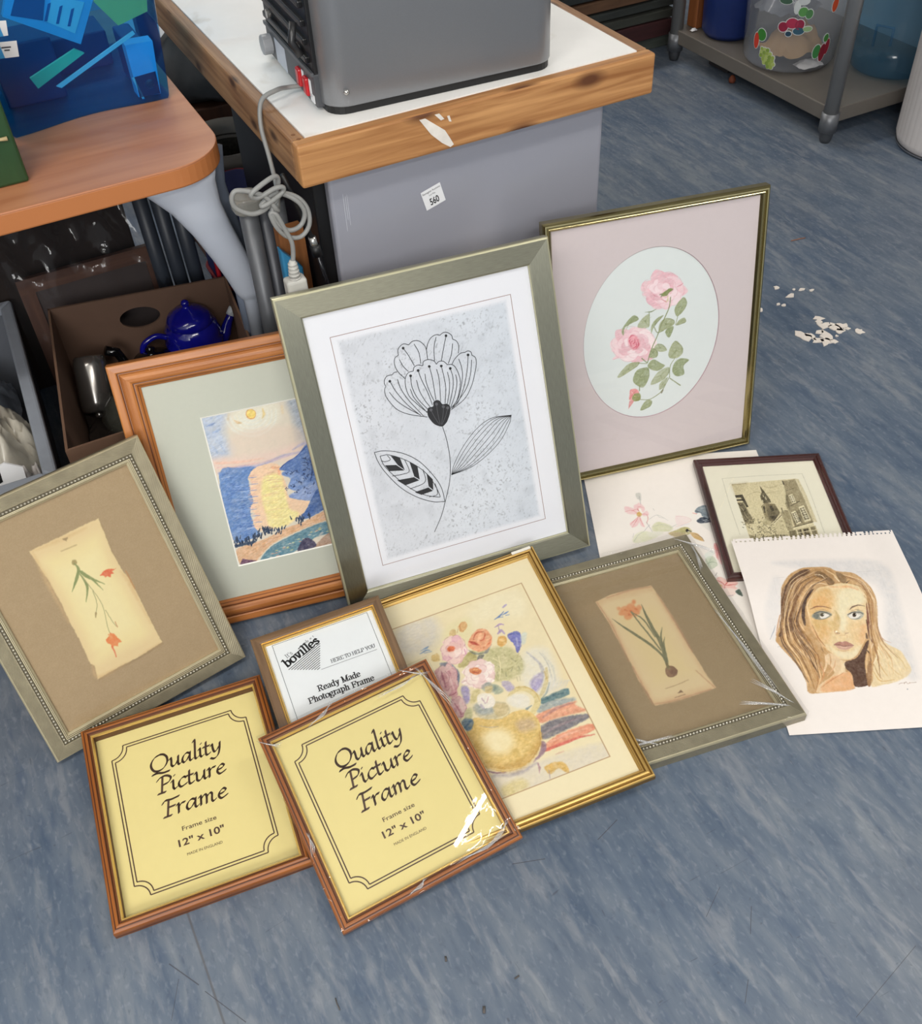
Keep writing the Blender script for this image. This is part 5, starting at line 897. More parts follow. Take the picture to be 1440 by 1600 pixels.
ART['roses'] = [
(1,236,196,202,1,2.93,.25,(),(1120,2004,102,-4,63,-66,51,-59,-16,-57,-60,-40,-51,-41,-60,-60,-83,1,-52,66,-22,64,-52,36,41,27,-11,72,70,27,40,22)),
(2,232,168,180,.65,1.26,0,(.84,1.89,.63,),(980,1931,62,-31,52,-70),(1100,1978,22,-64,2,-70),(1171,1995,-19,-66,12,-73),(1244,1962,-20,-56,-39,-43),(1334,1876,-46,-12,-40,-33),(1310,1810,-52,9,-30,-5),(961,1834,61,-1,62,-21),(1045,1707,41,43,19,37),(1138,1689,10,49,-12,44),(1042,1830,42,-28,1,-42),(1209,1747,-21,35,-22,24),(1040,1970,42,-58,32,-56)),
(2,246,224,226,.6,2.09,0,(1.05,2.93,1.05,),(989,1924,61,-32,53,-70),(1110,1970,22,-63,2,-71),(1180,1988,-18,-66,12,-73),(1253,1954,-19,-56,-40,-43),(1343,1868,-46,-12,-40,-32),(1320,1802,-52,9,-31,-4),(970,1827,62,-1,62,-22),(1054,1699,40,43,20,38),(1148,1681,9,49,-11,44),(1052,1822,42,-28,0,-42),(1218,1740,-21,34,-21,24),(1049,1962,42,-58,32,-56)),
(2,206,110,130,.7,1.26,0,(1.26,1.89,.84,),(1278,1856,40,12,16,12)),
(2,206,110,130,.7,1.05,0,(.84,1.68,.84,),(1084,1796,-26,15,-15,13)),
(1,240,200,206,.9,1.05,.2,(),(1388,1793,-72,-45,-73,-3,-79,55,34,68,52,30,74,-24)),
(2,220,146,160,.5,.84,0,(.31,1.05,.31,),(1306,1884,42,-58,-8,-60,-46,-26)),
(1,246,222,226,.9,1.05,.2,(),(1296,1696,-70,-14,-65,46,1,62,22,88,95,-59,51,-65)),
(2,220,146,160,.5,.84,0,(.31,1.05,.31,),(1316,1770,-4,-60,-52,-30,-60,12)),
(1,242,208,214,.9,1.05,.2,(),(1173,1650,-57,50,-60,70,56,45,68,-4,51,-60,-2,-70)),
(2,220,146,160,.5,.84,0,(.31,1.05,.31,),(1228,1698,-36,-35,-57,11,-39,42)),
(1,232,182,192,.9,1.05,.2,(),(1002,1738,-30,66,22,70,86,-24,52,-52,5,-66,-61,-31)),
(2,220,146,160,.5,.84,0,(.31,1.05,.31,),(1090,1709,-66,13,-45,52,0,50)),
(1,236,192,200,.9,1.05,.2,(),(948,1843,8,53,60,26,70,-40,8,-62,-23,-66,-79,46)),
(2,220,146,160,.5,.84,0,(.31,1.05,.31,),(1001,1780,-53,42,-10,56,32,34)),
(1,240,200,206,.9,1.05,.2,(),(936,1956,62,12,62,-14,39,-54,-3,-64,-82,10,-90,40)),
(2,220,146,160,.5,.84,0,(.31,1.05,.31,),(963,1880,-25,54,26,40,52,6)),
(1,236,192,200,.9,1.05,.2,(),(1064,2060,87,-44,37,-62,-26,-56,-76,-3,-56,46,-14,61)),
(2,220,146,160,.5,.84,0,(.31,1.05,.31,),(1010,1990,38,41,69,1,53,-35)),
(1,232,182,192,.9,1.05,.2,(),(1210,2000,74,-47,-32,-63,-62,-23,-66,40,-28,65,44,45)),
(2,220,146,160,.5,.84,0,(.31,1.05,.31,),(1128,2009,60,7,58,-36,21,-52)),
(1,242,208,214,.9,1.05,.2,(),(1294,1928,44,-68,-60,-42,-78,24,-46,57,11,64,73,7)),
(2,220,146,160,.5,.84,0,(.31,1.05,.31,),(1222,1972,63,-22,35,-54,-10,-46)),
(1,246,222,226,.9,1.05,.2,(),(1293,1794,-43,-26,-54,0,-37,48,21,42,42,28,38,-44)),
(2,220,146,160,.5,.84,0,(.31,1.05,.31,),(1262,1858,23,-44,-14,-40,-37,-13)),
(1,246,222,226,.9,1.05,.2,(),(1232,1738,-44,1,-52,31,8,46,32,22,47,-26,25,-42)),
(2,220,146,160,.5,.84,0,(.31,1.05,.31,),(1250,1780,-4,-38,-36,-13,-38,15)),
(1,246,222,226,.9,1.05,.2,(),(1110,1722,-53,43,12,48,37,26,56,-21,30,-49,-34,-29)),
(2,220,146,160,.5,.84,0,(.31,1.05,.31,),(1174,1738,-43,-12,-47,22,-22,36)),
(1,232,182,192,.9,1.05,.2,(),(1026,1788,-5,48,11,56,66,-32,18,-44,18,-52,-54,-6)),
(2,220,146,160,.5,.84,0,(.31,1.05,.31,),(1092,1758,-48,18,-30,41,6,37)),
(1,246,222,226,.9,1.05,.2,(),(984,1908,38,28,56,-15,33,-39,9,-51,-60,-1,-42,34)),
(2,220,146,160,.5,.84,0,(.31,1.05,.31,),(1020,1852,-24,37,12,33,35,10)),
(1,246,222,226,.9,1.05,.2,(),(1074,1962,35,-6,33,-30,-8,-34,-27,-47,-42,59,-21,40)),
(2,220,146,160,.5,.84,0,(.31,1.05,.31,),(1040,1934,12,35,40,7,37,-20)),
(1,236,192,200,.9,1.05,.2,(),(1142,1976,28,-34,22,-40,-30,-26,-53,-7,-21,56,3,51)),
(2,220,146,160,.5,.84,0,(.31,1.05,.31,),(1094,1960,32,19,42,-13,23,-32)),
(1,232,182,192,.9,1.05,.2,(),(1240,1916,1,-38,1,-54,-70,3,-43,57,19,46,46,24)),
(2,220,146,160,.5,.84,0,(.31,1.05,.31,),(1182,1945,48,-14,30,-39,-3,-36)),
(1,240,200,206,.9,1.05,.2,(),(1222,1828,-4,-31,-42,9,-19,28,-6,30,31,10,38,-16)),
(2,220,146,160,.5,.84,0,(.31,1.05,.31,),(1210,1861,19,-25,-5,-24,-22,-8)),
(1,240,200,206,.9,1.05,.2,(),(1168,1766,-32,19,-20,27,11,26,33,8,34,-27,0,-35)),
(2,220,146,160,.5,.84,0,(.31,1.05,.31,),(1194,1792,-16,-20,-30,1,-24,17)),
(1,242,208,214,.9,1.05,.2,(),(1090,1796,-9,26,5,30,34,6,22,-26,3,-28,-25,-15)),
(2,220,146,160,.5,.84,0,(.31,1.05,.31,),(1127,1789,-29,1,-20,20,-2,22)),
(1,246,222,226,.9,1.05,.2,(),(1050,1886,28,8,33,14,15,-36,2,-36,-38,0,-32,16)),
(2,220,146,160,.5,.84,0,(.31,1.05,.31,),(1064,1846,-14,28,10,26,24,8)),
(1,242,208,214,.9,1.05,.2,(),(1100,1930,32,-5,18,-31,-2,-28,-28,-16,-32,29,-7,33)),
(2,220,146,160,.5,.84,0,(.31,1.05,.31,),(1082,1905,9,22,25,3,24,-16)),
(1,246,222,226,.9,1.05,.2,(),(1197,1896,12,-29,-3,-37,-41,24,-31,18,0,32,30,14)),
(2,220,146,160,.5,.84,0,(.31,1.05,.31,),(1157,1914,33,-8,22,-26,0,-25)),
(2,206,120,136,.7,1.05,0,(.84,1.68,.84,),(1084,1796,-26,15,-15,13)),
(2,206,110,130,.7,1.05,0,(1.05,1.68,.84,),(1278,1856,40,12,16,12)),
(1,128,138,82,1,1.26,.3,(),(1125,1814,41,22,40,18,33,-16,-37,-24,-25,-25,-47,1)),
(2,118,130,90,.9,1.05,0,(2.09,2.93,1.26,),(1110,1812,20,-1,-10,-27)),
(2,214,200,150,.8,1.26,0,(1.68,2.93,1.05,),(1188,1782,0,-41,-20,-17)),
(2,190,90,90,.7,.84,0,(.84,1.47,.63,),(1126,1763,42,-29,10,-12)),
(1,240,206,210,1,2.51,.2,(),(862,1536,94,-24,78,-73,18,-67,-30,-112,-84,-58,-126,-7,-94,53,-79,5,47,44,-52,48,52,37,-20,36,72,17,52,53,30,46)),
(2,222,150,166,.65,1.05,0,(.63,1.68,.63,),(666,1408,72,6,62,-24),(645,1342,73,2,72,-4),(655,1250,83,26,74,27),(812,1200,63,14,52,54),(928,1209,62,79,20,50),(1034,1428,-46,-33,-62,3),(956,1507,-20,-59,-32,-36),(862,1531,21,-51,1,-32),(820,1529,-10,-56,0,-31),(738,1248,63,-8,84,5),(780,1320,42,-30,62,9),(948,1318,30,26,-11,56),(686,1297,42,2,42,2)),
(2,248,228,230,.55,1.89,0,(1.05,2.93,1.05,),(672,1416,72,6,63,-23),(651,1351,73,1,72,-4),(661,1258,83,26,74,28),(818,1209,63,14,52,54),(934,1218,62,78,20,50),(1041,1436,-47,-32,-62,2),(962,1516,-20,-60,-32,-36),(868,1539,21,-51,1,-32),(826,1537,-10,-55,1,-32),(744,1257,64,-8,84,5),(786,1328,42,-30,63,10),(954,1326,30,26,-10,56),(692,1305,42,3,42,2)),
(1,248,228,230,.9,1.05,.2,(),(1082,1280,-43,-65,-78,51,-45,46,24,45,44,78,96,-65)),
(2,222,154,168,.5,.84,0,(.31,1.05,.31,),(1044,1370,36,-63,-22,-59,-54,-19)),
(1,234,188,196,.9,1.05,.2,(),(1056,1178,-106,-4,-72,61,-28,78,78,21,70,-11,47,-57)),
(2,222,154,168,.5,.84,0,(.31,1.05,.31,),(1046,1282,-2,-62,-55,-32,-65,12)),
(1,234,188,196,.9,1.05,.2,(),(916,1168,-83,20,-14,72,27,42,58,12,43,-52,39,-72)),
(2,222,154,168,.5,.84,0,(.31,1.05,.31,),(978,1212,-38,-40,-68,4,-50,40)),
(1,248,228,230,.9,1.05,.2,(),(766,1214,-64,57,32,56,62,29,60,-57,27,-59,-41,-42)),
(2,222,154,168,.5,.84,0,(.31,1.05,.31,),(860,1199,-70,-2,-62,43,-20,55)),
(1,244,214,218,.9,1.05,.2,(),(672,1298,-12,66,54,29,77,-10,47,-67,-25,-62,-77,-6)),
(2,222,154,168,.5,.84,0,(.31,1.05,.31,),(754,1245,-68,31,-33,60,16,48)),
(1,244,214,218,.9,1.05,.2,(),(622,1431,55,39,83,21,62,-79,-30,-61,-59,-29,-94,25)),
(2,222,154,168,.5,.84,0,(.31,1.05,.31,),(672,1348,-38,57,14,55,50,20)),
(1,234,188,196,.9,1.05,.2,(),(676,1540,90,-3,79,-45,8,-76,-67,-28,-70,22,-39,56)),
(2,222,154,168,.5,.84,0,(.31,1.05,.31,),(671,1451,5,58,54,29,63,-14)),
(1,238,198,206,.9,1.05,.2,(),(823,1516,53,-2,56,-60,-44,-53,-70,39,-50,28,-8,57)),
(2,222,154,168,.5,.84,0,(.31,1.05,.31,),(746,1518,44,35,68,-9,48,-42)),
(1,244,214,218,.9,1.05,.2,(),(963,1512,28,-64,-7,-62,-72,-12,-71,42,-13,70,53,48)),
(2,222,154,168,.5,.84,0,(.31,1.05,.31,),(870,1518,66,1,54,-41,12,-52)),
(1,248,228,230,.9,1.05,.2,(),(1042,1406,6,-60,-47,-38,-75,34,-40,68,19,65,87,16)),
(2,222,154,168,.5,.84,0,(.31,1.05,.31,),(969,1473,68,-40,31,-65,-21,-48)),
(1,234,188,196,.9,1.05,.2,(),(1026,1305,-52,-12,-54,-19,-40,55,10,48,56,6,46,-30)),
(2,222,154,168,.5,.84,0,(.31,1.05,.31,),(991,1367,29,-43,-14,-40,-40,-11)),
(1,248,228,230,.9,1.05,.2,(),(952,1227,-58,8,-32,45,-16,52,52,6,45,-28,56,-52)),
(2,222,154,168,.5,.84,0,(.31,1.05,.31,),(976,1277,-12,-39,-44,-12,-44,20)),
(1,248,228,230,.9,1.05,.2,(),(854,1210,-70,36,26,56,16,44,64,-4,24,-60,-15,-43)),
(2,222,154,168,.5,.84,0,(.31,1.05,.31,),(909,1244,-37,-21,-48,15,-28,36)),
(1,234,188,196,.9,1.05,.2,(),(710,1302,-6,58,48,27,60,-9,40,-49,-20,-47,-58,-19)),
(2,222,154,168,.5,.84,0,(.31,1.05,.31,),(788,1273,-51,19,-27,44,11,35)),
(1,244,214,218,.9,1.05,.2,(),(704,1420,30,32,68,19,22,-69,-14,-47,-50,-12,-72,17)),
(2,222,154,168,.5,.84,0,(.31,1.05,.31,),(716,1360,-24,46,17,42,41,14)),
(1,238,198,206,.9,1.05,.2,(),(777,1492,48,-14,37,-32,2,-46,-53,-10,-61,22,-10,53)),
(2,222,154,168,.5,.84,0,(.31,1.05,.31,),(738,1454,18,38,50,8,44,-20)),
(1,244,214,218,.9,1.05,.2,(),(869,1491,41,-29,12,-50,-46,-6,-45,-8,-27,48,18,43)),
(2,222,154,168,.5,.84,0,(.31,1.05,.31,),(814,1482,38,18,45,-17,23,-36)),
(1,238,198,206,.9,1.05,.2,(),(976,1416,31,-50,-37,-45,-69,31,-43,48,19,46,55,12)),
(2,222,154,168,.5,.84,0,(.31,1.05,.31,),(918,1456,53,-20,29,-44,-9,-37)),
(1,234,188,196,.9,1.05,.2,(),(980,1338,-33,-16,-39,-18,-34,38,-6,38,42,12,42,-19)),
(2,222,154,168,.5,.84,0,(.31,1.05,.31,),(946,1380,26,-28,-4,-30,-26,-12)),
(1,234,188,196,.9,1.05,.2,(),(919,1260,-43,18,-34,27,10,31,31,30,39,-38,30,-40)),
(2,222,154,168,.5,.84,0,(.31,1.05,.31,),(940,1300,-12,-29,-36,-7,-34,17)),
(1,248,228,230,.9,1.05,.2,(),(801,1276,-22,42,21,24,26,18,42,-21,6,-39,-24,-26)),
(2,222,154,168,.5,.84,0,(.31,1.05,.31,),(857,1278,-37,-1,-34,23,-9,30)),
(1,234,188,196,.9,1.05,.2,(),(728,1354,12,44,46,8,37,-27,29,-39,-30,-29,-54,-5)),
(2,222,154,168,.5,.84,0,(.31,1.05,.31,),(784,1316,-34,26,-10,36,18,22)),
(1,248,228,230,.9,1.05,.2,(),(765,1430,29,12,47,-10,5,-42,-24,-20,-44,-10,-15,44)),
(2,222,154,168,.5,.84,0,(.31,1.05,.31,),(755,1394,-5,34,24,20,34,-4)),
(1,248,228,230,.9,1.05,.2,(),(842,1455,38,-7,11,-41,-25,-19,-31,2,-29,26,8,31)),
(2,222,154,168,.5,.84,0,(.31,1.05,.31,),(804,1445,24,19,34,-7,24,-25)),
(1,234,188,196,.9,1.05,.2,(),(951,1409,9,-42,-27,-27,-44,18,-29,32,0,40,46,-5)),
(2,222,154,168,.5,.84,0,(.31,1.05,.31,),(895,1434,40,-16,23,-34,-5,-28)),
(1,230,150,162,.9,3.77,.3,(),(852,1465,52,-53,10,-76,-50,-33,-53,53,-11,77)),
(2,206,92,112,.85,.84,0,(.84,2.09,.84,),(811,1431,21,27,30,-6),(822,1376,-11,34,21,17),(832,1342,-6,44,22,16),(874,1312,31,36,-11,56),(848,1370,20,18,-5,32),(853,1327,31,15,-5,33)),
(1,228,150,150,1,1.47,.3,(),(824,894,64,-8,28,-57,-37,-65,-65,20,5,66)),
(0,214,140,140,1,1.26,0,(),(804,685,10,87,52,-10)),
(2,240,190,190,.7,1.26,0,(2.09,),(835,870,22,-40,-21,-40)),
(2,196,100,100,.7,.84,0,(1.05,),(820,794,26,39,26,28)),
(1,142,146,92,1,1.26,.2,(),(868,840,56,-12,4,-64,-54,-8,-33,38)),
(2,196,190,130,.8,1.05,0,(1.68,),(862,818,22,-16)),
(1,156,164,126,1,1.05,.35,(),(1349,1741,33,-57,-23,-68,-71,-54,-29,73,34,65)),
(2,186,192,160,.8,.84,0,(.63,1.26,.63,),(1294,1581,28,75,26,76)),
(2,118,130,90,.4,1.26,0,(1.89,.42,),(1322,1656,22,68),(1322,1656,30,-32),(1322,1656,-50,-16)),
(2,118,130,90,.7,.84,0,(.63,1.26,.63,),(1348,1738,32,-56,-22,-65)),
(1,164,170,134,1,1.05,.35,(),(1362,1535,14,-48,-96,-15,30,49)),
(2,186,192,160,.8,.84,0,(.63,1.26,.63,),(1290,1478,42,26,42,25)),
(2,118,130,90,.4,1.26,0,(1.89,.42,),(1332,1504,24,25),(1332,1504,-42,-26)),
(2,118,130,90,.7,.84,0,(.63,1.26,.63,),(1361,1534,14,-46,-93,-14)),
(1,146,156,116,1,1.05,.35,(),(861,1656,41,-47,-92,-31,-46,-33,-10,-69,-20,34,14,48,62,72)),
(2,186,192,160,.8,.84,0,(.63,1.26,.63,),(882,1602,-84,-32,-84,-31)),
(2,118,130,90,.4,1.26,0,(1.89,.42,),(798,1570,50,68),(798,1570,10,6),(798,1570,-36,-75),(798,1570,-40,-9)),
(2,118,130,90,.7,.84,0,(.63,1.26,.63,),(859,1653,41,-45,-90,-30)),
(1,172,178,146,1,1.05,.35,(),(1005,1643,6,-63,-9,-72,-109,22,41,76)),
(2,186,192,160,.8,.84,0,(.63,1.26,.63,),(908,1538,61,36,61,34)),
(2,118,130,90,.4,1.26,0,(1.89,.42,),(969,1574,29,55),(969,1574,27,-52),(969,1574,-29,25)),
(2,118,130,90,.7,.84,0,(.63,1.26,.63,),(1004,1641,6,-61,-9,-70)),
(1,156,164,126,1,1.05,.35,(),(1151,1599,-61,-55,-41,-56,-19,-48,3,84,56,61)),
(2,186,192,160,.8,.84,0,(.63,1.26,.63,),(1136,1586,-62,-56,-62,-56)),
(2,118,130,90,.4,1.26,0,(1.89,.42,),(1074,1530,62,56),(1074,1530,-20,-33),(1074,1530,-33,-6)),
(2,118,130,90,.7,.84,0,(.63,1.26,.63,),(1148,1597,-58,-54,-40,-53)),
(1,164,170,134,1,1.05,.35,(),(1183,1567,74,-35,1,-42,-62,-30,-83,-16,-7,54,26,48)),
(2,186,192,160,.8,.84,0,(.63,1.26,.63,),(1126,1456,52,49,52,49)),
(2,118,130,90,.4,1.26,0,(1.89,.42,),(1178,1505,4,49),(1178,1505,64,-13),(1178,1505,-52,-49),(1178,1505,-38,33)),
(2,118,130,90,.7,.84,0,(.63,1.26,.63,),(1183,1565,71,-35,2,-40)),
(1,146,156,116,1,1.05,.35,(),(1254,1469,-14,-61,-30,-46,-39,60,25,38)),
(2,186,192,160,.8,.84,0,(.63,1.26,.63,),(1246,1460,-32,-36,-32,-36)),
(2,118,130,90,.4,1.26,0,(1.89,.42,),(1214,1424,32,36),(1214,1424,-4,-50),(1214,1424,-14,28)),
(2,118,130,90,.7,.84,0,(.63,1.26,.63,),(1252,1468,-13,-59,-29,-46)),
(1,172,178,146,1,1.05,.35,(),(1094,1320,60,-22,40,-64,-76,1,-54,49)),
(2,186,192,160,.8,.84,0,(.63,1.26,.63,),(1180,1242,-56,32,-54,32)),
(2,118,130,90,.4,1.26,0,(1.89,.42,),(1124,1274,-24,37),(1124,1274,56,-32),(1124,1274,-48,8)),
(2,118,130,90,.7,.84,0,(.63,1.26,.63,),(1096,1319,56,-22,40,-63)),
(1,156,164,126,1,1.05,.35,(),(1058,1285,44,-52,-15,-51,-75,15,16,62)),
(2,186,192,160,.8,.84,0,(.63,1.26,.63,),(1022,1204,36,27,35,27)),
(2,118,130,90,.4,1.26,0,(1.89,.42,),(1058,1231,0,43),(1058,1231,23,-39),(1058,1231,-24,23)),
(2,118,130,90,.7,.84,0,(.63,1.26,.63,),(1058,1283,42,-51,-14,-49)),
(1,164,170,134,1,1.05,.35,(),(1274,1316,72,-68,14,-68,-48,-45,-86,12,-12,73)),
(2,186,192,160,.8,.84,0,(.63,1.26,.63,),(1278,1294,11,-86,11,-88)),
(2,118,130,90,.4,1.26,0,(1.89,.42,),(1289,1208,-11,86),(1289,1208,56,-22),(1289,1208,-50,-48)),
(2,118,130,90,.7,.84,0,(.63,1.26,.63,),(1275,1313,69,-67,13,-66)),
(1,146,156,116,1,1.05,.35,(),(1428,1086,-58,-52,12,-89,-74,-9,-50,56,14,86,62,42)),
(2,186,192,160,.8,.84,0,(.63,1.26,.63,),(1410,1074,-74,-46,-74,-48)),
(2,118,130,90,.4,1.26,0,(1.89,.42,),(1336,1028,74,46),(1336,1028,37,-66),(1336,1028,-62,-30),(1336,1028,-1,73)),
(2,118,130,90,.7,.84,0,(.63,1.26,.63,),(1425,1084,-56,-50,12,-86)),
(1,172,178,146,1,1.05,.35,(),(1216,1054,4,-66,-62,-64,-121,-26,23,69,62,65)),
(2,186,192,160,.8,.84,0,(.63,1.26,.63,),(1056,914,80,63,78,63)),
(2,118,130,90,.4,1.26,0,(1.89,.42,),(1136,977,64,61),(1136,977,17,-43),(1136,977,-62,-8)),
(2,118,130,90,.7,.84,0,(.63,1.26,.63,),(1214,1052,4,-64,-62,-63)),
(1,156,164,126,1,1.05,.35,(),(1066,1164,76,-60,35,-29,-76,-39,-97,54,10,52)),
(2,186,192,160,.8,.84,0,(.63,1.26,.63,),(1158,1080,-74,22,-74,22)),
(2,118,130,90,.4,1.26,0,(1.89,.42,),(1084,1102,-14,50),(1084,1102,74,-22),(1084,1102,-64,-10)),
(2,118,130,90,.7,.84,0,(.63,1.26,.63,),(1066,1162,74,-58,34,-28)),
(1,164,170,134,1,1.05,.35,(),(912,1169,-15,-35,-74,-40,-105,-46,-24,19,66,74,62,35)),
(2,186,192,160,.8,.84,0,(.63,1.26,.63,),(716,1078,88,40,87,42)),
(2,118,130,90,.4,1.26,0,(1.89,.42,),(804,1118,86,41),(804,1118,15,-18),(804,1118,-88,-40),(804,1118,15,47)),
(2,118,130,90,.7,.84,0,(.63,1.26,.63,),(909,1168,-15,-34,-72,-38)),
(1,146,156,116,1,1.05,.35,(),(918,1096,86,-6,12,-102,-58,-98,-80,49,-28,61,26,72)),
(2,186,192,160,.8,.84,0,(.63,1.26,.63,),(988,1074,-60,-63,-60,-63)),
(2,118,130,90,.4,1.26,0,(1.89,.42,),(928,1011,-8,69),(928,1011,70,-19),(928,1011,-40,-57),(928,1011,-42,49)),
(2,118,130,90,.7,.84,0,(.63,1.26,.63,),(918,1094,84,-7,12,-99)),
(1,172,178,146,1,1.05,.35,(),(1211,946,-41,-93,-43,-25,4,68)),
(2,186,192,160,.8,.84,0,(.63,1.26,.63,),(1200,933,-40,-52,-42,-53)),
(2,118,130,90,.4,1.26,0,(1.89,.42,),(1160,881,40,52),(1160,881,-26,-42)),
(2,118,130,90,.7,.84,0,(.63,1.26,.63,),(1209,944,-39,-90,-42,-24)),
(1,156,164,126,1,1.05,.35,(),(1051,720,-19,-54,-100,-26,24,66,42,36)),
(2,186,192,160,.8,.84,0,(.63,1.26,.63,),(944,651,50,44,49,44)),
(2,118,130,90,.4,1.26,0,(1.89,.42,),(994,695,46,19),(994,695,-50,-44),(994,695,4,38)),
(2,118,130,90,.7,.84,0,(.63,1.26,.63,),(1050,719,-19,-52,-97,-25)),
(2,118,130,90,.8,.84,0,(.84,2.51,.63,),(1076,1676,-50,-16,-62,6)),
(2,118,130,90,.8,.84,0,(1.68,1.05,),(1004,1664,6,-43)),
(2,134,142,98,1,.84,0,(1.89,2.09,1.89,),(1216,1766,-13,-100,-41,-95,-30,-57,-39,-108,-61,-138,-34,-122)),
(2,134,142,98,1,.84,0,(2.09,1.68,),(938,1202,54,-56)),
(2,134,142,98,1,.84,0,(1.47,),(1060,1497,32,-59,62,8)),
(2,134,142,98,1,.84,0,(1.89,),(920,918,-2,-56)),
(2,134,142,98,1,.84,0,(1.26,1.68,1.47,),(928,764,92,-20,86,32,54,46,72,130)),
(2,134,142,98,1,.84,0,(1.68,2.09,),(1233,930,112,-101)),
(2,134,142,98,1,.84,0,(1.26,1.47,1.05,),(1227,948,7,115,46,73)),
(2,134,142,98,1,.84,0,(1.26,),(907,1159,85,-23)),
(2,134,142,98,1,.84,0,(1.05,),(1274,1481,24,95)),
(2,110,104,80,.8,1.05,0,(2.93,1.68,),(1150,790,16,30)),]
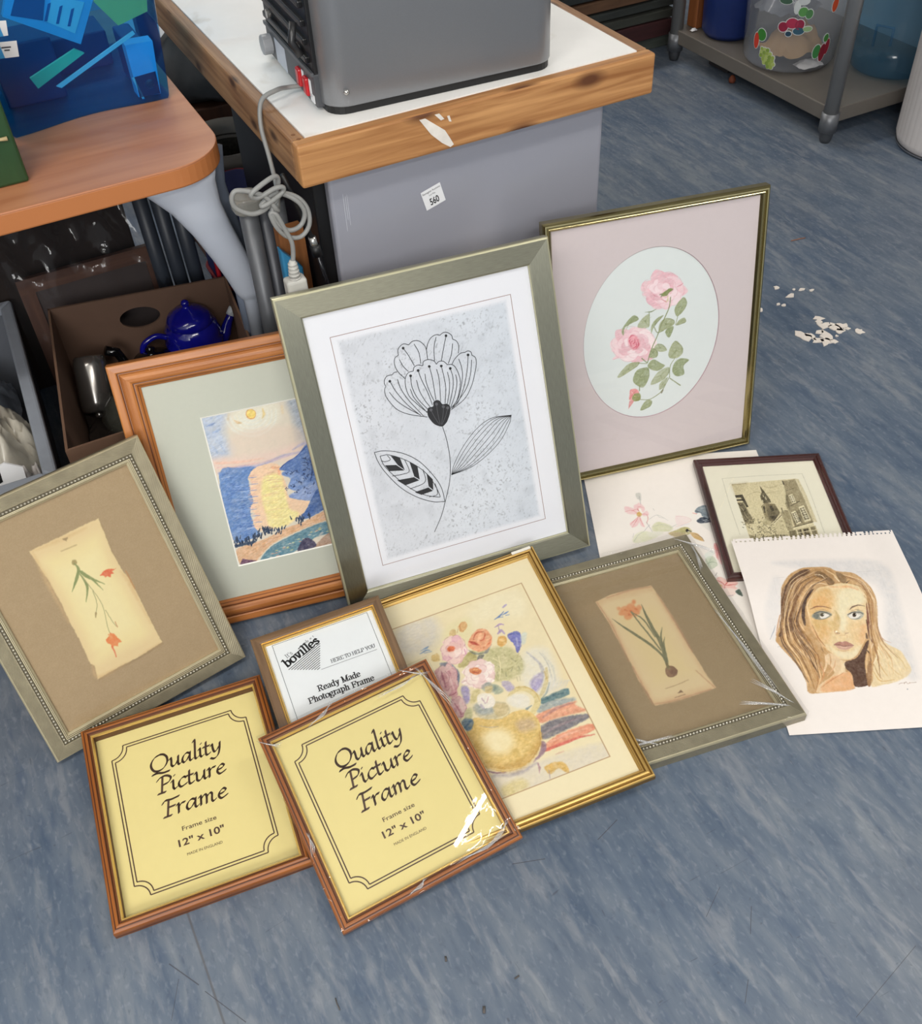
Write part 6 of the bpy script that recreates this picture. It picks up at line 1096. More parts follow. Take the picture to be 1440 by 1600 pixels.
ART['bouquet'] = [
(1,206,200,190,.75,19.75,.4,(),(510,2052,316,-14,-6,-226,-189,-90,-184,46)),
(1,232,222,190,.6,16.93,.4,(),(1171,2013,417,-1,-25,-280,-263,80,-215,-29)),
(1,222,216,198,.85,14.1,.3,(),(1411,1400,194,-50,-19,-306,-234,-90,-63,218)),
(1,226,206,160,.4,16.93,.4,(),(1648,1348,82,-236,-50,-298,-100,154)),
(1,214,206,150,.35,11.28,.4,(),(926,1906,198,-17,-90,-240,-210,91)),
(2,168,166,176,.75,2.82,.4,(1.69,5.64,2.26,),(1436,1390,54,-141,-20,-122,-78,-79)),
(2,204,200,184,.8,2.26,.4,(1.69,4.51,1.13,),(1550,1323,24,-143,-29,-134)),
(2,186,184,176,.8,1.69,0,(.85,2.26,.85,),(1532,1348,18,-125,-23,-153)),
(1,160,150,190,.85,5.64,.5,(),(1360,1126,107,34,-44,-110,-90,-40)),
(2,206,192,150,1,1.97,.2,(3.95,7.33,5.08,),(1523,1186,-37,-98,-76,-95,-58,-54)),
(2,196,166,100,.6,1.69,0,(2.26,),(1497,1164,-11,-92)),
(2,124,140,132,.8,1.69,0,(1.13,3.39,1.13,),(1492,1054,-53,-74,-67,-42)),
(2,206,200,190,.5,1.69,0,(.85,2.26,.56,),(1398,966,64,52,65,117),(1430,962,66,54,54,93),(1462,958,66,57,44,68),(1494,954,68,60,32,43),(1525,950,69,62,23,20),(1556,946,72,65,12,-5)),
(2,196,196,200,.5,1.69,0,(.85,2.26,.56,),(1414,964,65,53,59,105),(1446,960,66,56,49,80),(1478,956,67,58,39,56),(1509,952,69,61,28,31),(1541,948,70,64,17,6),(1572,944,72,66,6,-17)),
(1,94,122,126,1,2.82,.3,(),(1358,936,116,14,127,0,-6,-60,-105,-2,-123,6)),
(2,70,100,110,.7,1.69,0,(1.13,4.51,1.13,),(1364,918,116,13,105,-17)),
(1,152,160,160,.9,3.95,.4,(),(1309,887,154,5,149,-41,0,-31,-148,9,-139,-3)),
(1,218,152,122,1,3.39,.3,(),(1282,822,141,9,195,-13,-14,-33,54,-77,-183,21,-209,23)),
(2,160,120,124,.6,2.82,.4,(2.26,5.64,1.41,),(1320,783,138,33,136,-4)),
(1,118,114,120,1,2.82,.3,(),(1278,717,144,15,236,-55,-4,-37,-232,-29,-176,1)),
(2,154,130,134,.6,2.26,.4,(1.13,5.08,1.13,),(1262,649,160,23,204,-4)),
(1,220,146,116,1,2.82,.3,(),(1240,563,180,42,248,-23,-8,-49,-214,-21,-230,-4)),
(2,204,104,92,.9,1.97,.3,(4.51,5.08,3.95,1.69,),(1221,520,107,-2,94,0,106,-4,106,-22)),
(2,226,172,150,.6,2.26,.4,(1.13,4.51,1.13,),(1268,566,166,10,172,-12)),
(1,148,120,132,1,2.26,.3,(),(1227,598,31,-28,-43,-70,-113,-39,88,65)),
(1,214,204,186,.75,8.46,.4,(),(754,479,334,-19,568,-50,12,-144,-797,-16,-103,98)),
(1,206,188,124,.7,8.46,.4,(),(800,362,162,16,32,-82,-178,-23)),
(1,206,166,92,.9,2.26,.5,(),(1166,392,58,11,84,-21,24,-66,-19,-42,-51,64,-80,-16)),
(2,160,120,130,.8,1.41,0,(2.26,3.39,.85,),(1134,441,-4,-41,-16,-36)),
(2,150,130,140,.7,1.41,0,(1.69,.56,),(1190,354,-21,-62)),
(2,190,120,110,.4,2.26,0,(1.13,2.26,),(1287,456,67,0)),
(2,128,94,112,.9,1.41,0,(1.69,3.39,1.13,),(753,529,57,-39,70,-24)),
(2,160,150,156,.6,3.95,.4,(3.95,7.33,3.39,),(778,476,190,-51,154,21)),
(2,214,196,142,1,1.69,.2,(5.64,9.59,9.59,10.16,7.33,),(1148,1066,69,34,74,-24,48,-68,4,-73,-63,-67,-42,-20)),
(1,226,220,206,.9,4.51,.25,(),(1110,1042,81,28,81,-42,15,-62,-48,-49,-94,40)),
(2,184,150,90,.6,1.13,0,(.85,1.69,.85,),(1224,1117,84,-33,49,-84,-2,-86)),
(2,120,134,140,.8,1.41,0,(4.51,1.69,),(1234,904,46,12)),
(1,214,182,112,1,1.69,.12,(),(801,988,111,-32,150,-33,157,-21,61,-118,-24,-125,-72,-117,-148,-82,-152,14,-106,66,-98,127,20,197)),
(1,190,150,84,.7,9.59,.2,(),(696,674,96,-97,164,-55,160,34,126,109,4,-31,-65,-98,-147,-82,-152,17,-114,80)),
(1,198,160,92,.6,8.46,.2,(),(746,950,50,25,-26,-141,-18,-154,-67,0,11,171)),
(1,236,222,180,.9,14.1,.15,(),(812,802,111,43,105,-75,0,-103,-88,-51,-100,50)),
(1,190,166,144,.6,8.46,.4,(),(1106,828,121,-6,14,-96,-120,5)),
(2,174,136,80,.7,1.69,0,(.85,2.26,.85,),(1253,690,-53,-125,-115,-83)),
(2,226,204,150,.7,1.13,0,(.85,1.69,.56,),(780,546,106,-63,122,-25)),
(1,196,184,150,1,2.82,.3,(),(847,1092,163,-23,90,-53,0,-86,-86,-25,-150,71)),
(1,150,158,160,.7,5.64,.5,(),(858,1103,124,-37,-8,-90,-111,32)),
(1,196,176,130,.8,3.39,.3,(),(1000,1042,97,-33,-17,-78,-84,-3)),
(2,222,206,160,.8,1.13,0,(1.13,2.26,1.13,),(974,922,72,-8,50,25)),
(2,160,150,150,.6,1.41,0,(.85,1.97,.85,),(828,916,76,-48,62,-18)),
(1,186,180,134,.85,7.33,.45,(),(965,1577,231,-33,122,-53,58,-159,-52,-110,-148,-17,-115,65,-127,186)),
(2,140,134,92,.55,2.26,.3,(1.13,3.95,1.13,),(1322,1296,2,-37),(1370,1378,2,-38),(1262,1460,-9,-34),(1116,1294,-2,-34),(1188,1314,-11,-32),(1188,1473,6,-39),(1278,1308,-52,-13)),
(2,160,152,108,.55,2.26,.3,(1.13,3.95,1.13,),(1114,1282,0,-36),(1293,1196,-9,-32),(1319,1270,-18,-28),(1337,1334,-29,-24),(1367,1402,-25,-26),(1250,1464,12,-42),(1270,1200,-6,-32)),
(2,190,180,130,.55,2.26,.3,(1.13,3.95,1.13,),(1163,1358,-4,-34),(1288,1260,-6,-34),(1282,1354,-14,-30),(1226,1298,-28,-24),(1362,1408,-8,-34),(1078,1282,35,-51)),
(2,120,120,96,.55,2.26,.3,(1.13,3.95,1.13,),(1142,1310,-10,-31),(1318,1288,0,-36),(1172,1360,11,-40),(1204,1278,-8,-33),(1296,1388,20,-45),(1270,1298,-22,-26)),
(1,172,160,104,.9,2.82,.3,(),(965,1577,69,-5,-11,-88,-101,-22,-62,23,34,55)),
(1,96,98,98,.85,2.26,.3,(),(1058,1520,42,-18,-70,-54,-15,15)),
(2,100,110,110,.7,2.26,0,(.85,3.95,1.13,),(991,1608,47,-63,92,-23)),
(2,128,128,134,.7,2.26,0,(2.82,5.64,1.69,),(1189,1582,-56,-52,-33,-12)),
(2,224,214,170,.9,1.13,0,(1.41,2.26,.85,),(1205,1440,-21,-91,-51,-109)),
(2,224,214,170,.9,1.13,0,(1.69,1.13,),(1156,1444,38,-50)),
(1,210,166,112,1,1.69,.4,(),(1020,1882,49,-4,-1,-53,-54,-37,-23,36)),
(2,178,118,70,.7,1.41,0,(.85,1.97,.85,),(1007,1808,1,44,22,26)),
(1,206,178,126,.95,1.69,.3,(),(916,1839,46,7,-4,-52,-37,-23,-21,31)),
(2,190,140,100,.7,1.13,0,(.85,),(968,1800,28,57)),
(1,230,198,188,1,1.97,.2,(),(874,1780,82,-11,36,-101,-21,-94,-111,-52,-70,44,-16,94,63,58)),
(2,194,134,152,.75,1.69,0,(.85,2.54,.85,),(908,1774,26,-47,-4,-50),(992,1668,-47,-48,2,-52),(971,1574,-66,-4,-45,-48),(791,1568,65,22,40,-8),(780,1658,42,-2,22,-18)),
(2,244,226,218,.7,1.97,0,(1.13,3.39,1.13,),(902,1790,26,-46,-4,-50),(986,1684,-46,-48,2,-52),(966,1590,-66,-5,-46,-47),(785,1584,65,22,40,-8),(774,1674,42,-2,22,-18)),
(1,240,218,208,.9,1.41,.2,(),(998,1596,-42,-20,-36,10,-1,37,-3,39,38,9,29,-27)),
(2,194,134,152,.5,1.13,0,(.42,1.41,.42,),(980,1654,10,-37,-18,-33,-29,-10)),
(1,226,186,178,.9,1.41,.2,(),(901,1514,-43,7,-19,51,31,44,41,20,24,-39,-4,-46)),
(2,194,134,152,.5,1.13,0,(.42,1.41,.42,),(938,1560,-24,-35,-36,-6,-24,21)),
(1,234,204,194,.9,1.41,.2,(),(837,1526,-29,31,25,37,23,34,40,-10,12,-52,-28,-49)),
(2,194,134,152,.5,1.13,0,(.42,1.41,.42,),(884,1534,-35,-14,-31,18,-8,36)),
(1,222,176,182,.9,1.41,.2,(),(758,1600,41,44,21,36,34,-15,11,-46,-25,-43,-36,7)),
(2,194,134,152,.5,1.13,0,(.42,1.41,.42,),(809,1570,-29,22,-4,44,18,34)),
(1,234,204,194,.9,1.41,.2,(),(782,1702,32,33,40,-5,28,-42,-34,-36,-34,-35,-28,39)),
(2,194,134,152,.5,1.13,0,(.42,1.41,.42,),(790,1646,-10,40,18,36,30,14)),
(1,234,204,194,.9,1.41,.2,(),(868,1781,48,13,6,-54,-18,-48,-40,4,-32,12,-13,53)),
(2,194,134,152,.5,1.13,0,(.42,1.41,.42,),(826,1744,26,38,40,10,27,-20)),
(1,222,176,182,.9,1.41,.2,(),(958,1782,26,-46,-26,-50,-41,-22,-40,24,17,52,22,37)),
(2,194,134,152,.5,1.13,0,(.42,1.41,.42,),(906,1776,37,7,27,-27,2,-39)),
(1,226,186,178,.9,1.41,.2,(),(980,1706,-1,-33,-25,-47,-47,10,13,52,13,32,31,8)),
(2,194,134,152,.5,1.13,0,(.42,1.41,.42,),(960,1741,28,-15,7,-38,-17,-33)),
(1,240,218,208,.9,1.41,.2,(),(941,1601,-28,-17,-29,8,-3,40,23,30,26,-4,14,-22)),
(2,194,134,152,.5,1.13,0,(.42,1.41,.42,),(944,1644,0,-30,-18,-23,-22,-3)),
(1,240,218,208,.9,1.41,.2,(),(888,1578,-22,-3,-8,33,14,32,24,-5,16,-18,0,-33)),
(2,194,134,152,.5,1.13,0,(.42,1.41,.42,),(912,1592,-16,-20,-20,-2,-12,16)),
(1,234,204,194,.9,1.41,.2,(),(832,1603,-12,25,20,32,32,4,10,-32,-5,-36,-29,-10)),
(2,194,134,152,.5,1.13,0,(.42,1.41,.42,),(854,1588,-22,4,-9,22,5,24)),
(1,226,186,178,.9,1.41,.2,(),(827,1704,28,15,25,-8,11,-35,-23,-30,-26,2,-24,16)),
(2,194,134,152,.5,1.13,0,(.42,1.41,.42,),(826,1660,0,30,17,24,21,5)),
(1,226,186,178,.9,1.41,.2,(),(900,1730,24,-2,-6,-36,-18,-27,-24,3,-8,31,8,35)),
(2,194,134,152,.5,1.13,0,(.42,1.41,.42,),(875,1724,19,16,19,-5,8,-21)),
(1,226,186,178,.9,1.41,.2,(),(956,1688,-10,-28,-21,-15,-23,3,-10,25,20,27,25,4)),
(2,194,134,152,.5,1.13,0,(.42,1.41,.42,),(932,1706,18,-10,4,-24,-12,-22)),
(1,206,106,70,.95,3.39,.3,(),(896,1658,-16,-15,-24,1,-18,18,-2,22,16,15,24,-1,18,-18)),
(2,170,60,50,.7,1.69,0,(2.26,),(852,1660,28,-4)),
(2,200,110,160,.7,1.13,0,(1.41,),(969,1626,-4,-49)),
(1,222,156,118,1,1.97,.25,(),(1135,1761,75,-33,9,-100,-53,-70,-96,-6,-62,83,40,69)),
(2,176,74,62,.85,2.26,0,(2.82,6.21,1.69,),(1036,1674,26,-28,32,-32)),
(2,178,80,60,.85,1.41,0,(1.13,2.54,1.13,),(1070,1685,47,49,62,-10)),
(2,196,92,70,.8,1.69,0,(1.13,2.82,1.13,),(1108,1652,42,-2,36,54)),
(2,240,190,150,.7,2.82,0,(5.08,),(1142,1706,-32,-47)),
(2,214,120,84,.8,1.69,0,(1.13,2.82,1.13,),(1122,1576,66,23,24,41)),
(2,230,180,140,.7,2.26,0,(3.39,),(1140,1586,42,50)),
(2,92,122,180,.9,1.41,0,(1.13,3.1,1.13,),(1310,1799,50,13,49,32),(1382,1812,40,9,25,7),(1413,1798,28,-3),(1341,1803,41,-9)),
(2,166,150,194,.9,1.69,0,(2.26,3.39,),(1418,1886,34,12)),
(2,170,140,184,.9,1.41,0,(1.41,3.95,1.69,),(1280,1724,56,10,22,-18)),
(2,160,138,184,.85,1.69,0,(2.82,5.08,2.26,),(1282,1653,36,19,14,-40)),
(2,150,130,170,.7,1.13,0,(1.41,),(1314,1735,-10,-83)),
(1,112,114,178,.95,1.69,.4,(),(1356,1620,71,-4,29,-30,-22,-94,-54,-70,-22,5,9,77,-19,60)),
(2,80,90,160,.7,1.69,0,(2.26,3.95,1.69,),(1366,1608,55,-7,19,-25)),
(2,170,170,206,.7,1.69,0,(2.82,),(1410,1554,-18,-78)),
(1,190,204,206,.6,3.39,.4,(),(1458,1568,50,-5,-49,-82,-31,-3)),
(1,212,164,94,1,1.97,.3,(),(1276,1621,52,-17,-10,-62,-54,-24,-22,40)),
(2,228,196,140,.7,2.26,0,(3.95,),(1280,1594,19,-26)),
(2,108,140,178,.85,1.69,0,(1.13,3.39,1.13,),(612,1730,54,11,31,-13),(628,1757,46,6,24,7),(646,1724,61,-10)),
(1,202,172,112,.85,2.26,.4,(),(700,1675,49,-4,-9,-64,-48,4,-16,33)),
(1,120,126,142,.9,2.26,.4,(),(730,1578,80,-34,42,-102,-20,-72,-42,-56,-8,110,-41,83)),
(2,90,100,126,.7,1.69,0,(1.13,3.95,1.13,),(832,1484,-2,-82,-26,-70)),
(1,208,158,158,1,1.97,.25,(),(668,1522,83,14,41,-84,-4,-145,-38,-87,-44,34,-20,97,-18,89)),
(1,224,188,184,.9,1.41,.2,(),(804,1324,-33,-24,-33,10,6,48,15,38,30,6,23,-28)),
(2,160,96,112,.5,1.13,0,(.42,1.41,.42,),(810,1386,0,-45,-24,-37,-28,-7)),
(1,200,146,150,.9,1.41,.2,(),(752,1266,-38,-12,-15,44,11,63,40,18,37,-11,-1,-62)),
(2,160,96,112,.5,1.13,0,(.42,1.41,.42,),(783,1320,-19,-46,-32,-19,-24,14)),
(1,224,188,184,.9,1.41,.2,(),(663,1235,-13,55,2,60,42,-9,30,6,12,-45,-32,-32)),
(2,160,96,112,.5,1.13,0,(.42,1.41,.42,),(716,1264,-35,-18,-28,21,-6,40)),
(1,212,166,166,.9,1.41,.2,(),(618,1339,14,63,39,42,35,-26,6,-62,-36,-42,-34,-10)),
(2,160,96,112,.5,1.13,0,(.42,1.41,.42,),(649,1298,-24,26,0,50,20,40)),
(1,212,166,166,.9,1.41,.2,(),(634,1442,32,31,36,0,11,-43,-17,-41,-37,-41,-28,41)),
(2,160,96,112,.5,1.13,0,(.42,1.41,.42,),(640,1384,-7,40,18,40,27,16)),
(1,224,188,184,.9,1.41,.2,(),(728,1543,30,-5,14,-46,-24,-60,-34,8,-32,14,13,62)),
(2,160,96,112,.5,1.13,0,(.42,1.41,.42,),(692,1502,24,42,32,8,18,-25)),
(1,224,188,184,.9,1.41,.2,(),(806,1556,10,-55,-18,-63,-41,-18,-26,24,3,52,30,35)),
(2,160,96,112,.5,1.13,0,(.42,1.41,.42,),(756,1534,32,14,22,-26,-1,-42)),
(1,212,166,166,.9,1.41,.2,(),(840,1444,-24,-59,-34,-23,-35,12,15,60,21,44,41,24)),
(2,160,96,112,.5,1.13,0,(.42,1.41,.42,),(811,1492,21,-31,-4,-53,-22,-39)),
(1,212,166,166,.9,1.41,.2,(),(767,1353,-19,-19,-24,6,-2,37,20,25,23,6,10,-26)),
(2,160,96,112,.5,1.13,0,(.42,1.41,.42,),(774,1390,-1,-28,-15,-22,-17,-4)),
(1,200,146,150,.9,1.41,.2,(),(704,1304,-13,20,3,36,20,24,20,-2,4,-30,-12,-35)),
(2,160,96,112,.5,1.13,0,(.42,1.41,.42,),(728,1326,-17,-16,-15,5,-4,21)),
(1,212,166,166,.9,1.41,.2,(),(662,1392,16,36,24,-4,15,-14,1,-30,-24,-12,-22,-3)),
(2,160,96,112,.5,1.13,0,(.42,1.41,.42,),(678,1364,-10,19,6,26,15,17)),
(1,200,146,150,.9,1.41,.2,(),(714,1476,20,0,14,-21,-14,-31,-20,-20,-20,10,3,36)),
(2,160,96,112,.5,1.13,0,(.42,1.41,.42,),(694,1442,12,28,20,12,14,-9)),
(1,200,146,150,.9,1.41,.2,(),(785,1480,-4,-42,-11,-39,-25,5,-19,16,16,31,14,22)),
(2,160,96,112,.5,1.13,0,(.42,1.41,.42,),(752,1476,20,0,10,-22,-4,-28)),
(2,150,84,104,.75,1.69,0,(1.41,3.39,1.41,),(718,1500,-8,-78,-6,-78)),
(2,232,200,196,.8,2.26,0,(1.69,5.08,1.69,),(754,1484,5,-84,0,-96)),
(2,168,96,112,.8,1.13,0,(1.13,2.26,1.13,),(703,1264,33,-6,31,10)),
(2,170,110,120,.7,1.13,0,(.85,1.69,.85,),(748,1488,15,-56,-26,-54)),
(1,210,162,164,1,2.26,.25,(),(714,1236,76,-57,-2,-77,-64,-66,-24,104)),
(1,226,194,190,.9,1.41,.2,(),(794,1096,-24,-28,-26,6,-13,34,23,32,24,9,18,-17)),
(2,160,96,112,.5,1.13,0,(.42,1.41,.42,),(792,1138,2,-28,-14,-27,-18,-9)),
(1,200,150,156,.9,1.41,.2,(),(742,1044,-28,-11,8,43,2,30,23,10,11,-22,1,-26)),
(2,160,96,112,.5,1.13,0,(.42,1.41,.42,),(764,1074,-14,-26,-20,-6,-14,12)),
(1,214,172,172,.9,1.41,.2,(),(690,1054,-10,24,8,33,28,19,18,-24,-6,-34,-17,-30)),
(2,160,96,112,.5,1.13,0,(.42,1.41,.42,),(716,1050,-22,-5,-15,17,1,26)),
(1,200,150,156,.9,1.41,.2,(),(668,1122,12,33,25,22,23,-22,-12,-43,-20,-24,-26,-2)),
(2,160,96,112,.5,1.13,0,(.42,1.41,.42,),(677,1087,-11,23,4,33,16,21)),
(1,214,172,172,.9,1.41,.2,(),(704,1200,27,36,11,-42,-7,-33,-19,-27,-22,9,-10,31)),
(2,160,96,112,.5,1.13,0,(.42,1.41,.42,),(688,1166,7,30,19,17,18,-3)),
(1,214,172,172,.9,1.41,.2,(),(769,1232,18,-24,-10,-40,-25,-18,-22,5,-10,34,25,26)),
(2,160,96,112,.5,1.13,0,(.42,1.41,.42,),(739,1214,21,13,17,-10,3,-24)),
(1,226,194,190,.9,1.41,.2,(),(798,1168,-4,-31,-21,-29,-18,20,-7,30,17,28,29,24)),
(2,160,96,112,.5,1.13,0,(.42,1.41,.42,),(783,1196,17,-15,2,-30,-12,-25)),
(2,160,90,110,.7,1.41,0,(1.13,2.54,1.13,),(720,1178,10,-68,3,-47)),
(2,232,206,200,.7,2.26,0,(3.95,),(762,1160,-7,-76)),
(1,234,216,206,1,1.97,.15,(),(910,1450,74,26,78,0,75,-82,-24,-80,-111,-50,-88,-14,-80,86,74,50)),
(2,194,140,146,.7,1.41,0,(.85,1.97,.85,),(1054,1472,8,-54,-24,-23),(1137,1394,-62,-15,-45,-5),(1107,1316,-61,26,-36,16),(1002,1264,-8,52,-10,28),(914,1253,9,61,31,44),(840,1334,52,10,40,31)),
(2,246,234,226,.8,1.69,0,(1.13,3.39,1.13,),(1059,1456,8,-54,-23,-22),(1142,1378,-62,-14,-44,-6),(1112,1301,-60,26,-36,15),(1008,1248,-8,52,-10,29),(920,1238,8,60,31,44),(845,1318,53,10,40,32)),
(1,230,200,194,.9,1.41,.2,(),(1108,1278,-38,-26,-50,15,-11,53,23,48,53,0,41,-40)),
(2,194,146,150,.5,1.13,0,(.42,1.41,.42,),(1108,1334,5,-41,-25,-31,-34,-2)),
(1,244,230,222,.9,1.41,.2,(),(1031,1230,-40,8,-33,34,25,48,51,14,24,-38,35,-50)),
(2,194,146,150,.5,1.13,0,(.42,1.41,.42,),(1075,1266,-27,-36,-43,-9,-31,21)),
(1,230,200,194,.9,1.41,.2,(),(948,1220,-32,42,11,52,43,18,22,-34,44,-31,-36,-45)),
(2,194,146,150,.5,1.13,0,(.42,1.41,.42,),(1004,1237,-38,-13,-35,20,-11,36)),
(1,238,220,210,.9,1.41,.2,(),(888,1312,-14,56,50,26,50,-18,-4,-52,-12,-46,-44,3)),
(2,194,146,150,.5,1.13,0,(.42,1.41,.42,),(922,1272,-34,23,-8,43,18,34)),
(1,238,220,210,.9,1.41,.2,(),(870,1426,50,25,55,-7,11,-54,-22,-34,-40,-14,-30,33)),
(2,194,146,150,.5,1.13,0,(.42,1.41,.42,),(896,1364,-12,38,20,34,33,8)),
(1,230,200,194,.9,1.41,.2,(),(968,1488,40,-4,11,-46,-5,-46,-40,-22,-25,44,-7,43)),
(2,194,146,150,.5,1.13,0,(.42,1.41,.42,),(936,1448,19,36,35,8,28,-22)),
(1,230,200,194,.9,1.41,.2,(),(1066,1482,22,-38,-5,-57,-49,-16,-25,33,-31,43,46,36)),
(2,194,146,150,.5,1.13,0,(.42,1.41,.42,),(1016,1475,36,11,30,-22,5,-36)),
(1,244,230,222,.9,1.41,.2,(),(1135,1378,-17,-46,-47,-22,-37,30,-2,42,28,40,57,8)),
(2,194,146,150,.5,1.13,0,(.42,1.41,.42,),(1097,1417,29,-25,0,-40,-24,-26)),
(1,244,230,222,.9,1.41,.2,(),(1070,1306,-29,-18,-25,15,-18,31,28,24,24,-4,26,-12)),
(2,194,146,150,.5,1.13,0,(.42,1.41,.42,),(1070,1348,2,-30,-18,-22,-23,-4)),
(1,230,200,194,.9,1.41,.2,(),(1007,1270,-21,14,-6,27,8,34,30,1,19,-28,-13,-28)),
(2,194,146,150,.5,1.13,0,(.42,1.41,.42,),(1032,1292,-16,-20,-23,1,-15,17)),
(1,238,220,210,.9,1.41,.2,(),(926,1330,7,31,23,22,29,-13,-1,-34,-7,-32,-35,-16)),
(2,194,146,150,.5,1.13,0,(.42,1.41,.42,),(954,1302,-23,17,-5,30,12,23)),
(1,238,220,210,.9,1.41,.2,(),(934,1399,24,21,27,-13,7,-28,-11,-28,-27,-3,-20,19)),
(2,194,146,150,.5,1.13,0,(.42,1.41,.42,),(934,1359,-4,29,16,24,23,6)),
(1,244,230,222,.9,1.41,.2,(),(1019,1446,13,-29,11,-25,-21,-24,-34,5,-18,31,20,28)),
(2,194,146,150,.5,1.13,0,(.42,1.41,.42,),(984,1428,24,15,26,-8,13,-22)),
(1,230,200,194,.9,1.41,.2,(),(1077,1414,-9,-38,-15,-24,-31,-4,-21,31,9,37,32,10)),
(2,194,146,150,.5,1.13,0,(.42,1.41,.42,),(1036,1424,26,-8,12,-26,-5,-26)),
(1,206,124,80,.95,2.26,.3,(),(944,1427,60,-9,21,-50,-45,-16,-42,37)),
(2,160,70,60,.7,1.13,0,(1.13,1.97,.85,),(955,1398,31,-30,24,6)),
(2,234,180,120,.7,1.41,0,(2.26,),(974,1410,22,-14)),
(1,154,144,184,.85,3.95,.4,(),(818,1294,54,-23,-28,-115,-46,-12)),
(1,190,176,120,.7,3.95,.4,(),(887,1217,64,5,-37,-80,-75,-16)),
(1,122,134,130,.7,3.39,.4,(),(980,1241,58,7,44,-67,-40,-31,-66,44)),
(1,208,180,120,.7,2.26,.4,(),(998,1217,60,-9,-28,-52,-44,10)),
(1,120,140,130,.6,2.82,.4,(),(1069,1219,49,-53,-4,-46,-66,12)),
(1,160,150,188,.85,2.82,.4,(),(1134,1207,64,-15,12,-82,-58,2)),
(1,232,224,210,.95,2.26,.25,(),(927,1176,95,-41,-10,-97,-82,0,-38,66)),
(2,170,140,160,.6,1.69,0,(2.26,),(938,1132,8,-51)),
(2,190,140,150,.7,1.41,0,(1.41,),(990,1125,-30,-43)),
(2,160,150,180,.6,2.26,0,(3.95,),(911,1080,7,-34)),
(1,88,112,132,.95,2.54,.35,(),(750,1017,51,-29,-23,-66,-49,-18,-21,85)),
(1,168,168,124,.7,3.39,.4,(),(784,1088,52,-7,-36,-77,-50,13)),
(2,60,84,110,.7,2.26,0,(3.39,),(740,952,44,28)),
(0,186,150,110,.01,.56,0,(),(1656,2052,9,-4,10,-1784,-9,0)),]
